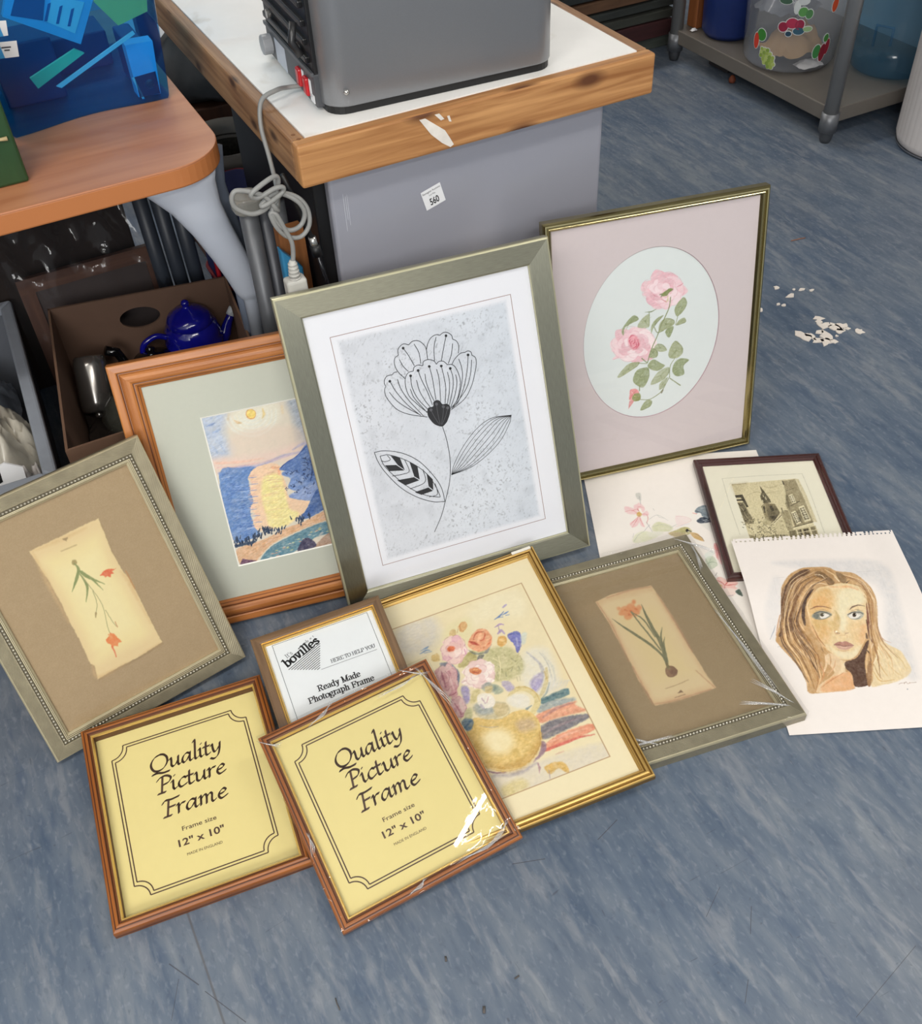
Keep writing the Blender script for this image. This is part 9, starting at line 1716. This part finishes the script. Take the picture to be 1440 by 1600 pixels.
ART['flower'] = [
(2,26,26,32,1,.7,0,(1.04,),(916,1984,-32,46,-24,48,-8,54,14,44,34,17),(900,2193,2,37,23,30,37,14,38,-18),(1000,2256,40,22,46,-8,34,-34,18,-46,-4,-92),(950,2240,32,-70,31,-96),(1046,2254,26,-82,-2,-96),(900,2156,20,-64,34,-53),(1137,2174,22,52,38,44,45,14,32,-12),(1274,2272,34,15,34,-8,30,-31,3,-33),(1375,2215,30,-25,11,-44,-15,-60),(1240,2265,-33,-79,-19,-114),(1325,2256,-33,-80,-46,-118),(1368,2179,-26,-85,-41,-73),(1330,2008,34,39,54,34,42,-1),(1460,2080,26,6,25,-16,3,-28),(1514,2042,26,-26,0,-54,-32,-88,-48,-98,-77,-90,-132,-64),(1482,2052,-25,-106,-53,-143,-70,-116,-58,-47),(1396,2039,12,-81,-11,-92,-57,-144,-78,-90),(1505,2004,-29,-110,-58,-118,-128,-127),(860,2060,-28,-2,-16,-13),(816,2045,-41,1,-29,-22,-10,-34,6,-27),(742,1963,-14,-24,-4,-47,22,-65,54,-87,94,-66,143,-60),(784,1996,36,-104,68,-126,86,-114),(850,1998,14,-93,52,-122,90,-151),(761,1907,44,-83,67,-78,112,-102),(1058,1648,-31,27,-57,76,-50,79,-14,88,13,74,35,38,42,2),(996,2032,9,27,35,13,44,-15),(1084,2057,12,33,44,6,43,-22,17,-34),(1200,2040,22,18,40,-7,30,-37),(1292,2014,40,-10,28,-40,16,-82,-7,-70,-53,-120,-66,-57),(966,1998,-8,-94,31,-116,68,-114),(940,1891,17,-83,53,-98,31,-57),(1007,1950,7,-96,30,-92,34,-70),(1036,2026,14,-85,30,-116,20,-120),(1088,1985,-3,-77,17,-100,19,-72),(1136,2037,7,-107,-5,-186),(1193,2000,5,-96,-22,-182),(1238,2016,5,-100,-3,-95,-30,-127),(1280,1954,2,-84,-19,-92,-34,-94),(1310,1976,8,-78,-17,-93,-57,-138),(1346,1914,-2,-72,-36,-100,-55,-96),(1150,1494,14,-122,-1,-152,-17,-124,-32,-121,-66,-152,-62,-128,-89,-132),(528,1429,96,-11,144,-64,124,-110,94,-155,50,-131,9,-138),(1045,820,-105,28,-134,85,-123,127,-99,168,-42,114,-14,87),(569,1384,81,-12,129,-84,123,-124,72,-136,36,-141,-15,-11),(995,876,-115,55,-116,99,-107,140,-71,122,-17,92),(632,1372,16,-42,-44,-6,-35,16),(769,1297,19,-113,-70,-12,-84,8),(908,1163,-4,-115,-142,-26),(990,1010,0,-104,-78,-4)),
(2,26,26,32,1,.7,0,(.85,),(1147,1046,41,90,107,136,147,126,149,60,179,-20),(1147,1046,60,81,114,129,147,121,142,70,160,-9),(1147,1046,81,72,122,119,146,119,135,78,139,4),(1147,1046,102,62,131,109,146,115,128,89,116,17),(1147,1046,125,51,140,99,146,112,119,98,93,32),(1147,1046,149,40,149,88,145,108,111,110,69,46),(1147,1046,169,31,158,79,144,104,104,120,48,58),(1147,1046,187,23,164,71,144,102,98,126,30,70)),
(1,26,26,32,1,.7,0,(),(961,2237,-5,-7,-8,-2,-8,6,-1,8,5,8,8,1,8,-5),(1336,2254,-4,-8,-9,-1,-7,5,-2,8,4,8,10,1,6,-5),(1494,2050,-5,-8,-9,-1,-8,5,-2,10,6,6,8,2,8,-6),(796,1994,-6,-8,-8,-1,-8,5,-1,9,5,7,8,2,8,-6),(977,1995,-5,-7,-9,-2,-7,6,-2,9,5,7,9,1,7,-5),(1048,2024,-5,-8,-9,-1,-7,5,-1,9,4,7,9,2,7,-6),(1148,2034,-5,-7,-9,-1,-7,5,-2,9,5,7,8,1,8,-5),(1249,2012,-5,-6,-8,-2,-8,6,-2,8,5,8,9,0,8,-4),(1321,1973,-5,-7,-8,-2,-8,6,-2,9,5,7,9,2,8,-6),(1139,1500,-54,36,-36,66,-5,50,16,38,43,2,9,34,30,13,28,-15,16,-33,38,-6,24,-31,-10,-53,-36,-65,-38,-33)),
(0,26,26,32,1,.7,0,(),(658,1363,74,-37,20,-122,-50,61),(592,1292,96,-23,61,-68,-128,29),(806,1268,61,-62,-4,-123,-41,40),(668,1131,150,-13,39,-41,-129,-11),(933,1124,43,-71,-14,-100,-34,47),(797,981,127,9,34,-42,-107,-8)),
(2,92,92,96,1,.7,0,(.76,),(1135,1702,-4,-85,3,-93),(1079,1662,22,-74,27,-67),(1189,1664,-17,-70,-30,-76),(1222,1642,-32,-66,-42,-60)),
(1,92,92,96,1,.7,0,(),(1148,1701,-5,-9,-10,0,-8,6,-2,10,5,8,10,1,8,-6),(1202,1664,-5,-8,-10,-1,-8,7,-2,10,5,8,10,1,8,-7),(1238,1644,-6,-8,-10,-1,-8,6,-2,10,6,8,10,1,8,-6),(1092,1664,-6,-8,-10,-2,-8,7,-2,10,6,8,10,1,8,-6)),]

# A: the tall champagne frame with the line-drawn flower
def brushed(name, col, rough, metal, aniso):
    m, nt, b = _new(name); no = N(nt, 'ShaderNodeTexNoise', i_Scale=1., i_Detail=4.); nt.links.new(mapped(nt, (60, 900, 1), 'UV'), no.inputs['Vector']); c = srgb(col)
    r_ = ramp(nt, no.outputs['Fac'], [(.3, tuple(x*.9 for x in c)), (.7, tuple(x*1.1 for x in c))]); nt.links.new(r_.outputs[0], b.inputs['Base Color'])
    tg = N(nt, 'ShaderNodeTangent', direction_type='UV_MAP', uv_map='uv'); nt.links.new(tg.outputs[0], b.inputs['Tangent']); b.inputs['Anisotropic'].default_value = aniso; b.inputs['Anisotropic Rotation'].default_value = .25
    b.inputs['Roughness'].default_value = rough; b.inputs['Metallic'].default_value = metal
    return m
champ = brushed('champagne_leaf', (166, 164, 146), .40, .95, .9)
w, h = .4633, .5735; t = thing(PF, pose('A'), 'large champagne frame holding a black line drawing of a flower, leaning on the cabinet', PC, 'framed pictures on the floor')
moulding(w, h, [(0, -.022), (0, -.004), (.0012, -.0012), (.004, 0), (.037, -.0015), (.0395, -.003), (.0405, -.006), (.0405, -.012)], [champ, plain('champagne_edge', (200, 196, 164), .3, .6)], [0, 1, 1, 0, 0, 1, 0], t)
rect('backing_board', .003, .003, w-.003, h-.003, -.0205, card, t)
rect('print_paper', .038, .030, w-.038, h-.036, -.0082, plain('print_white', (226, 227, 233), .7, var=.006), t)
bw = [.0760, .0770, .3866, .4935]; ln = MB()
for x0, y0, x1, y1 in ((bw[0], bw[1], bw[2], bw[1]+.0009), (bw[0], bw[3]-.0009, bw[2], bw[3]), (bw[0], bw[1], bw[0]+.0009, bw[3]), (bw[2]-.0009, bw[1], bw[2], bw[3])): ln.add([(x0, y0, -.0079), (x1, y0, -.0079), (x1, y1, -.0079), (x0, y1, -.0079)], [(0, 1, 2, 3)])
ln.build('border_line', plain('line_tan', (150, 116, 104), .6), t, local=True)
cv = Canvas(85, 84, 379, 487, 1.1, (208, 211, 218), 3, 0, .03); X, Y = cv.X, cv.Y
sp1 = value_noise(X+Y*.4, Y-X*.3, 2.3, 50); sp2 = value_noise(X, Y*.7+X*.5, 4.5, 51); sp3 = value_noise(X, Y, 60, 52); sp4 = value_noise(X*1.6-Y, Y*.5+X*.4, 3.1, 54); sp5 = value_noise(X*.5, Y*.5, 9., 57)
k = np.clip((sp1-.64)*4, 0, 1)*np.clip((sp2-.35)*3, 0, 1)*np.clip(sp3*1.6-.2, .15, 1)+np.clip((sp4-.82)*5, 0, 1)*.8; cv.C = cv.C*(1-.23*np.clip(k, 0, 1))[..., None]; cv.C += ((sp3-.5)*.03)[..., None]+np.array([-.014, 0, .008])*(np.clip(X/300-.4, 0, 1)[..., None]); cv.C -= (np.clip((sp5-.62)*3, 0, 1)*.035)[..., None]
fade = np.clip(np.minimum(np.minimum(X-85, 379-X), np.minimum(Y-84, 487-Y))/7, 0, 1)[..., None]; cv.C = cv.C*fade+np.array([226, 227, 233])/255*(1-fade)
o = canvas_mesh('print_texture', cv, paint_m, t, -.0080)
fm = MB()
for kd, col, al, so, tx, wd_, p in parse(ART['flower']):
    grey = 1 if (col >> 16) > 60 else 0; z = -.0076+.0002*grey+(.0001 if kd == 'S' else 0)
    if kd == 'S': ink_ribbon(fm, p/10000, np.array(wd_)/1000, z, grey)
    else: ink_poly(fm, smooth(p/10000, True, 5) if kd == 'B' else p/10000, z, grey)
fm.build('flower_drawing', [ink, plain('ink_grey_lines', (84, 84, 90), .6)], t, local=True)
rect('glass', .036, .036, w-.036, h-.036, -.0062, glass, t)
# B: roses
gold_pol = plain('polished_gold', (150, 138, 96), .14, .9, var=.05, scale=6); gold_pol_l = plain('polished_gold_light', (206, 194, 146), .2, .8)
w, h = .4261, .5319; t = thing(PF, pose('B'), 'narrow polished gold frame with an oval painting of pink roses on a pink mount', PC, 'framed pictures on the floor')
moulding(w, h, [(0, -.022), (0, -.006), (.0015, -.002), (.004, -.0005), (.0062, -.0004), (.0075, -.004), (.0085, -.004), (.011, -.0018), (.0135, -.003), (.0165, -.0075), (.0165, -.012)], [gold_pol, gold_pol_l], [0, 0, 0, 1, 0, 0, 1, 0, 0, 0], t); rect('backing_board', .003, .003, w-.003, h-.003, -.0205, card, t)
pinkm = plain('pink_mount', (208, 196, 197), .75, var=.012, scale=120); mount(t, (.015, .015, w-.015, h-.015), None, -.0085, pinkm, .0012, plain('mount_core_mauve', (176, 150, 156), .7), (.2070, .2835, .1365, .172))
cv = Canvas(66, 106, 348, 460, .9, (221, 227, 226), 5, .25, .012); cv.paint(parse(ART['roses'])); cv.granulate(.22, (221, 227, 226)); cv.brush(.05, 5, 2, 31); canvas_mesh('painting', cv, matte_paint, t, -.0102)
rect('glass', .014, .014, w-.014, h-.014, -.0072, glass, t)
# C: sunset in a pine frame
pine_f = wood('honey_pine', (194, 124, 62), (152, 88, 38), 'UV', (5, 110, 110), .42, coat=.1, dark=(92, 46, 22), stripes=((.0150, .0012), (.0352, .0014), (.0405, .0008)))
w, h = .425, .4877; t = thing(PF, pose('C'), 'wide honey pine frame with a painting of sunset over the sea on a grey-green mount', PC, 'framed pictures on the floor')
moulding(w, h, [(0, -.028), (0, -.006), (.001, -.0038), (.003, -.003), (.012, -.0025), (.0140, -.0035), (.0148, -.0062), (.0165, -.0062), (.018, -.0030), (.021, -.0012), (.026, 0), (.031, -.0006), (.034, -.0022), (.0348, -.005), (.037, -.005), (.0385, -.0062), (.0445, -.0115), (.0445, -.016)], pine_f, None, t); rect('backing_board', .003, .003, w-.003, h-.003, -.0265, card, t)
mount(t, (.043, .039, w-.043, h-.043), (.1235, .1000, .302, .3745), -.0135, plain('sage_mount', (190, 192, 178), .75, var=.012, scale=150), .0022, plain('mount_core_white', (240, 238, 228), .6), th=.001)
cv = Canvas(122, 98, 304, 377, .75, (218, 208, 190), 6, .5, .05); cv.paint(parse(ART['sunset'])); cv.brush(.08, 7, 1.6, 21, .35); cv.brush(.05, 3, 3, 22); cv.granulate(.22, (226, 218, 206)); canvas_mesh('painting', cv, paint_m, t, -.0147)
rect('glass', .042, .042, w-.042, h-.042, -.0120, glass, t)
# D and I: a matching pair of beaded frames
def beaded(nm, label, tone, art, rx, base, wrapped):
    w, h = .3373, .4195; t = thing(PF, pose(nm), label, PC, 'framed pictures on the floor')
    m1, nt, b = _new('ribbed_champagne_'+art); uv = nt.nodes.new('ShaderNodeUVMap'); sx = nt.nodes.new('ShaderNodeSeparateXYZ'); nt.links.new(uv.outputs[0], sx.inputs[0])
    wv = N(nt, 'ShaderNodeMath', operation='MULTIPLY', i_1=2*PI/.0017); ad = N(nt, 'ShaderNodeMath', operation='MULTIPLY_ADD', i_1=.35); nt.links.new(sx.outputs[0], ad.inputs[0]); nt.links.new(sx.outputs[1], ad.inputs[2]); nt.links.new(ad.outputs[0] if not wrapped else sx.outputs[1], wv.inputs[0]); sn = N(nt, 'ShaderNodeMath', operation='SINE'); nt.links.new(wv.outputs[0], sn.inputs[0]); bump(nt, b, sn.outputs[0], .5, .0006)
    no = N(nt, 'ShaderNodeTexNoise', i_Scale=40., i_Detail=4.); nt.links.new(mapped(nt, (1, 1, 1)), no.inputs['Vector']); c = srgb(tone); r_ = ramp(nt, no.outputs['Fac'], [(.3, tuple(x*.86 for x in c)), (.7, tuple(x*1.12 for x in c))]); nt.links.new(r_.outputs[0], b.inputs['Base Color']); b.inputs['Metallic'].default_value = .35; b.inputs['Roughness'].default_value = .42
    edge = plain('champagne_lip_'+art, tuple(min(255, x*1.34) for x in tone), .3, .45)
    moulding(w, h, [(0, -.027), (0, -.008), (.0015, -.005), (.003, -.004), (.020, -.0008), (.022, -.0012), (.0228, -.0030), (.0275, -.0030), (.0283, -.0012), (.0298, -.0012), (.0304, -.003), (.0318, -.003), (.0322, -.0045), (.0355, -.0075), (.0355, -.014)], [m1, edge, plain('bead_groove_'+art, (92, 84, 64), .6)], [0, 1, 1, 0, 0, 2, 2, 2, 1, 2, 1, 2, 1, 1], t); rect('backing_board', .003, .003, w-.003, h-.003, -.0255, card, t)
    bd = MB(); d = .0251
    for (ax, ay, bx, by) in ((d, d, w-d, d), (w-d, d, w-d, h-d), (w-d, h-d, d, h-d), (d, h-d, d, d)):
        n = int(round(math.hypot(bx-ax, by-ay)/.0058))
        for k in range(n):
            x, y = ax+(bx-ax)*k/n, ay+(by-ay)*k/n; bd.lathe([(.0022, -.0030), (.0021, -.0014), (.0014, -.0002), (0, .0003)], Matrix.Translation((x, y, 0)), 7)
    bd.build('beading', plain('bead_silver_'+art, (206, 200, 182), .22, .6), t, local=True)
    x0, y0, x1, y1 = rx; cv = Canvas(30, 26, w*1000-30, h*1000-26, .85, base, 7, .5, .02); cv.C += ((value_noise(cv.X, cv.Y, 1.2, 8)-.5)*.035)[..., None]; cv.paint(parse(ART[art])); cv.granulate(.25, (214, 196, 150), 1);  canvas_mesh('print', cv, paint_m, t, -.0115)
    rect('glass', .034, .034, w-.034, h-.034, -.0100, glass, t)
    return t, w, h
beaded('D', 'pale gold beaded frame with an orange carnation print, leaning at the left', (152, 143, 118), 'carnation', (112, 92, 226, 325), (160, 138, 106), False)
t, w, h = beaded('I', 'pale gold beaded frame with an orange daffodil print, lying flat in plastic wrap', (140, 132, 108), 'daffodil', (117, 96, 226, 327), (150, 130, 99), True)
def wrap_sheet(t, w, h, seed, amp, depth, name='plastic_wrap'):
    rg = np.random.RandomState(seed); H = rg.rand(60, 60); mb = MB(); nu, nv = 56, 64; e = .0012
    def f(a, b):
        x, y = -e+a*(w+2*e), -e+b*(h+2*e); q = min(a, 1-a, b, 1-b); i, j = a*nu, b*nv
        ed = max(0, 1-q/.12); cr = ed*ed*amp*(H[int(i) % 60, int(j*.35) % 60] if min(a, 1-a) < min(b, 1-b) else H[int(i*.35) % 60, int(j) % 60])
        return (x, y, .0009+cr+amp*.035*math.sin(a*23+b*9+seed)*math.sin(b*17-a*5))
    mb.grid(f, nu, nv)
    for (a0, b0, a1, b1) in ((0, 0, 1, 0), (1, 0, 1, 1), (1, 1, 0, 1), (0, 1, 0, 0)):
        n = 40; top = [f(a0+(a1-a0)*k/n, b0+(b1-b0)*k/n) for k in range(n+1)]; V = top+[(x+(.0008*math.sin(k*1.3)), y+.0008*math.cos(k*1.7), -depth) for k, (x, y, z) in enumerate(top)]
        mb.add(V, [(k, n+1+k, n+2+k, k+1) for k in range(n)], 0, True)
    return mb.build(name, wrap, t, local=True)
wrap_sheet(t, w, h, 4, .0034, .024)
film = clear('film_fold', (.95, .95, .95), .04, .22, (236, 236, 236), ior=1.7)
for cx, cy, dx, dy, L in ((w-.030, .045, .030, -.040, 1.), (w-.050, .030, .050, -.020, 1.), (w-.008, h-.035, -.035, .037, .9), (w-.012, h-.060, .010, .040, .8), (.075, .030, .075, -.005, .8), (.06, .040, .05, -.030, .8), (w-.034, .16, -.006, .12, .5)):      # gathered folds of film at the corners
    fd = MB()
    for q in range(3):
        P = [(cx-dx*.9+q*.003, cy-dy*.9+q*.002, .0016), (cx-dx*.2+q*.001, cy-dy*.2, .0045*L+q*.001), (cx+dx*.6-q*.002, cy+dy*.6+q*.002, .0022)]; P = smooth(np.array(P), False, 6)
        fd.tube([Vector(p) for p in P], [.0003+.0011*math.sin(PI*i/(len(P)-1)) for i in range(len(P))], 6, flat=.5, upv=Vector((0, 0, 1)))
    fd.build('wrap_fold', film, t, local=True)
# E and F: the two yellow-papered frames
mahog = wood('reddish_moulding', (170, 100, 38), (126, 68, 24), 'UV', (6, 110, 110), .42, coat=.03, dark=(58, 24, 14), stripes=((.0050, .0014), (.0114, .0019), (.0136, .0009)))
goldlip = plain('gold_lip', (226, 188, 108), .26, .6)
yellow = plain('yellow_paper', (224, 208, 140), .7, var=.012, scale=60); brown_ink = plain('brown_ink', (78, 54, 40), .6, var=0)
def yellow_frame(nm, w, h, label, wrapped, T, zp):
    t = thing(PF, pose(nm), label, PC, 'framed pictures on the floor')
    moulding(w, h, [(0, -T), (0, -.007), (.001, -.0045), (.003, -.003), (.0052, -.0024), (.0062, -.0012), (.0085, -.0002), (.0105, -.0006), (.0120, -.0028), (.0140, -.0032), (.0146, -.0022), (.0160, -.0022), (.0172, -.0045), (.0176, -.0062), (.0176, zp-.0006)], [mahog, goldlip, plain('rebate_brown_'+nm, (92, 60, 34), .6)], [0]*9+[1]*4+[2], t); rect('backing_board', .002, .002, w-.002, h-.002, -T+.001, card, t)
    kx, ky = w/.288, h/.326; pp = MB(); X = lambda v: v*kx/1000; Y = lambda v: v*ky/1000
    pp.add([(.015, .015, zp), (w-.015, .015, zp), (w-.015, h-.015, zp), (.015, h-.015, zp)], [(0, 1, 2, 3)], 0); z = zp+.0003
    def border(ins, wd_, rr):
        x0, x1, y0, y1 = 36+ins, 248.5-ins, 42+ins, 287-ins; P = []
        for cx, cy, a0 in ((x1, y0, PI), (x1, y1, -PI/2), (x0, y1, 0), (x0, y0, PI/2)):
            pts = [(cx+rr*math.cos(a0-PI/2*k/8), cy+rr*math.sin(a0-PI/2*k/8)) for k in range(9)]; P += pts
        P.append(P[0]); P = np.array([(X(a), Y(b)) for a, b in P]); n = len(P)
        for i in range(n-1):
            d = P[i+1]-P[i]; d = d/np.hypot(*d); nn = np.array([-d[1], d[0]])*wd_/2; q = [P[i]+nn, P[i]-nn, P[i+1]-nn, P[i+1]+nn]; pp.add([(a, b, z) for a, b in q], [(0, 1, 2, 3)], 1)
    border(0, .0018, 20); border(4.6, .0018, 20.5)
    A_ = R(36); NW = .0037
    lettering(pp, 'Quality', CHAN, X(88), X(202), Y(225), .0148*ky, NW, A_, z, 1, .16); lettering(pp, 'Picture', CHAN, X(93), X(199), Y(187.5), .0148*ky, NW, A_, z, 1, .16); lettering(pp, 'Frame', CHAN, X(94), X(193), Y(148), .0148*ky, NW, A_, z, 1, .16)
    typed(pp, 'Frame size', X(117), X(168.5), Y(118.5), .0072*ky, z, 1, 0, .008); typed(pp, '12" x 10"', X(107.5), X(176), Y(96), .0112*ky, z, 1, 0, .022); typed(pp, 'MADE IN ENGLAND', X(116.5), X(169), Y(79.3), .0044*ky, z, 1, 0, 0)
    pp.build('paper_insert', [yellow, brown_ink], t, local=True)
    rect('glass', .016, .016, w-.016, h-.016, zp+.003, glass, t)
    if wrapped:
        wrap_sheet(t, w, h, 12, .0030, .015)
        for cx, cy, dx, dy, L in ((.10, h-.012, .03, .012, .6), (w-.06, h-.025, .045, .004, .8), (w-.03, h-.016, -.02, .016, .7), (w-.03, .02, .03, .012, .8), (w-.06, .012, .05, .002, .8), (.008, .13, .006, .02, .5), (.012, h-.02, -.014, .012, .6), (w-.012, h-.05, -.012, .05, .6), (.12, .008, .02, .006, .5)):
            fd = MB()
            for q in range(3):
                P = smooth(np.array([(cx-dx*.9+q*.003, cy-dy*.9+q*.0025, .0012), (cx+q*.002, cy-q*.0015, .0034*L+q*.0008), (cx+dx*.8-q*.002, cy+dy*.8+q*.002, .0014)]), False, 6)
                fd.tube([Vector(p) for p in P], [.0002+.0008*math.sin(PI*i/(len(P)-1)) for i in range(len(P))], 6, flat=.5, upv=Vector((0, 0, 1)))
            fd.build('wrap_fold', film, t, local=True)
    return t
yellow_frame('E', .2880, .3258, 'reddish wooden frame with yellow paper insert, the left one, not wrapped in plastic', False, .0235, -.0205)
yellow_frame('F', .2859, .3135, 'reddish wooden frame with yellow paper insert, the right one, wrapped in shiny plastic', True, .0165, -.0120)
# G: the small walnut frame with white printed insert
w, h = .2225, .22; t = thing(PF, pose('G'), 'small walnut frame with a white printed shop insert, tucked behind the yellow frames', PC, 'framed pictures on the floor')
walnut = wood('dull_walnut', (124, 96, 68), (94, 70, 48), 'UV', (7, 110, 110), .5)
moulding(w, h, [(0, -.0125), (0, -.004), (.001, -.002), (.004, -.0006), (.012, 0), (.0145, -.001), (.0150, -.0022), (.0165, -.0014), (.0172, -.0026), (.0186, -.002), (.0198, -.005), (.0198, -.009)], [walnut, goldlip], [0]*5+[1, 1, 0, 1, 1, 1], t); rect('backing_board', .002, .002, w-.002, h-.002, -.0115, card, t)
pp = MB(); zp = -.0075; z = zp+.0003; pp.add([(.017, .017, zp), (w-.017, .017, zp), (w-.017, h-.017, zp), (.017, h-.017, zp)], [(0, 1, 2, 3)], 0); dy = .22-.2728
x0, x1, y1, y0 = .0305, .1945, .2515+dy, .024
for a, b, c, d in ((x0, y0, x0+.0006, y1), (x1-.0006, y0, x1, y1), (x0, y1-.0006, x1, y1), (x0, y0, x1, y0+.0006)): pp.add([(a, b, z), (c, b, z), (c, d, z), (a, d, z)], [(0, 1, 2, 3)], 1)
lettering(pp, 'Ready Made', SER, 0.0762, 0.1475, 0.0962, .0068, .0019, R(12), z, 1, 0, .32)
lettering(pp, 'Photograph Frame', SER, 0.0562, 0.1660, 0.0816, .0068, .0019, R(12), z, 1, 0, .32)
lettering(pp, 'HERE TO HELP YOU', SER, 0.1107, 0.1864, 0.1348, .0044, .0010, R(12), z, 2, 0, .30)
ink_ribbon(pp, np.array([(0.0918, 0.1300), (0.1875, 0.1300)]), .0006, z, 2)
lettering(pp, 'bovilles', SER, 0.0415, 0.1095, 0.1529, .0100, .0030, R(12), z, 1, 0, .45, 0.3543)
lettering(pp, "It's", SER, 0.0463, 0.0590, 0.1682, .0052, .0008, R(12), z, 2, 0, .3, 0.3543)
lettering(pp, 'a family weight', CHAN, 0.0718, 0.1009, 0.1788, .0022, .0005, R(20), z, 2, .1, .4, 0.3543)
wa, wb, wc = np.array([0.0429, 0.1488]), np.array([0.0899, 0.1302]), np.array([0.1045, 0.1740])
for k in range(11): f = k/11.; ink_ribbon(pp, np.array([wa+(wb-wa)*f, wc+(wb-wc)*f]), .0011, z, 1)
pp.build('paper_insert', [plain('insert_white', (222, 226, 228), .7, var=.01), ink, ink_soft], t, local=True); rect('glass', .018, .018, w-.018, h-.018, -.0058, glass, t)
# H: bouquet in a gold frame
gold = plain('ridged_gold', (206, 168, 96), .3, .6, var=.10, scale=30); gold_d = plain('ridged_gold_dark', (142, 108, 54), .36, .7, var=.12, scale=30)
w, h = .3807, .4759; t = thing(PF, pose('H'), 'ridged gold frame with a watercolour of flowers in a round jug, lying among the others', PC, 'framed pictures on the floor')
moulding(w, h, [(0, -.0165), (0, -.006), (.001, -.0035), (.003, -.0028), (.0042, -.0042), (.0054, -.0042), (.0064, -.0012), (.0085, 0), (.0105, -.0012), (.0112, -.0034), (.0124, -.0034), (.0132, -.0024), (.0145, -.0030), (.0150, -.0044), (.0178, -.0072), (.0178, -.011)], [gold, gold_d], [1, 0, 0, 1, 1, 0, 0, 0, 1, 1, 0, 0, 1, 0, 0], t); rect('backing_board', .002, .002, w-.002, h-.002, -.0155, card, t)
cv = Canvas(14, 14, w*1000-14, h*1000-14, .85, (228, 214, 176), 9, .7, .03); cv.paint(parse(ART['bouquet'])); cv.granulate(.20, (232, 220, 188)); cv.brush(.07, 5, 3, 41); X, Y = cv.X, cv.Y
inside = (X > 48.5) & (X < 332.5) & (Y > 56) & (Y < 411.5); cream = np.array([230, 217, 180])/255; cv.C[~inside] = cream+(cv.n1[~inside]-.5)[:, None]*.012
e_ = np.minimum(np.minimum(abs(X-48.5)+(Y < 55)*9+(Y > 412)*9, abs(X-332.5)+(Y < 55)*9+(Y > 412)*9), np.minimum(abs(Y-56)+(X < 48)*9+(X > 333)*9, abs(Y-411.5)+(X < 48)*9+(X > 333)*9)); k = np.clip(1.25-e_, 0, 1)[..., None]*.75; cv.C = cv.C*(1-k)+np.array([158, 120, 82])/255*k
canvas_mesh('painting', cv, matte_paint, t, -.0090); rect('glass', .016, .016, w-.016, h-.016, -.0078, glass, t)
lb = rect('paper_label', w-.042, h-.0075, w-.006, h-.0015, .0006, plain('label_cream', (232, 226, 214), .6, var=.05, scale=200), t)
# J: etching in a dark frame
w, h = .2544, .3155; t = thing(PF, pose('J'), 'dark mahogany frame with an etching of a church tower, partly under the portrait sheet', PC, 'framed pictures on the floor')
moulding(w, h, [(0, -.0135), (0, -.004), (.001, -.0015), (.004, 0), (.008, -.0006), (.0095, -.0026), (.0115, -.0030), (.0135, -.0024), (.0160, -.0058), (.0160, -.009)], wood('dark_mahogany', (74, 38, 34), (50, 24, 22), 'UV', (6, 100, 100), .24, coat=.5), None, t); rect('backing_board', .002, .002, w-.002, h-.002, -.0125, card, t)
cv = Canvas(13, 13, w*1000-13, h*1000-13, .62, (234, 229, 208), 10, .22, .012); cv.paint(parse(ART['etching'])); cv.granulate(.3, (222, 212, 178)); cv.brush(.08, 1.2, 3, 61); canvas_mesh('etching', cv, matte_paint, t, -.0078); rect('glass', .014, .014, w-.014, h-.014, -.0064, glass, t)
# L: bird sheet, flat on the floor
M = pose('L'); cv = Canvas(0, 0, 362.5, 511, 1.0, (242, 235, 227), 12, .35, .012); cv.paint(parse(ART['bird'])); cv.granulate(.3, (242, 235, 227))
o = canvas_mesh('paper_sheet', cv, matte_paint, None, 0.0004); o.matrix_world = M; tag(o, 'loose white sheet with watercolour birds and pink blossom, under the other pictures', 'paper sheet', 'loose watercolour sheets')
# K: portrait sheet, its top end riding up over the dark frame
M = pose('K'); cv = Canvas(0, 0, 305.7, 425.7, .72, (238, 230, 224), 14, .45, .012); cv.paint(parse(ART['portrait'])); cv.granulate(.16, (238, 230, 224)); cv.brush(.04, 3, 6, 51)
def sst(a, b, x): q = np.clip((x-a)/(b-a), 0, 1); return q*q*(3-2*q)
def lift(X, Y): z = .0185*sst(.15, .325, Y)*(1-.55*sst(.235, .305, X)); return X, Y-.86*z, z+.0006
holes = lambda X, Y: ~((np.hypot(((X-4.2) % 8.55)-4.27, Y-418.6) < 1.75) & (X > 6) & (X < 300))
torn = lambda X, Y: ~((Y > 421.5) & (((X+1.0) % 8.55) < 4.4) & (value_noise(X, Y*0, 17., 3) > .45))
o = canvas_mesh('paper_sheet', cv, matte_paint, None, lift, lambda X, Y: holes(X, Y) & torn(X, Y)); o.matrix_world = M; tag(o, 'spiral-torn sketchbook sheet with a watercolour portrait of a long-haired woman', 'paper sheet', 'loose watercolour sheets')
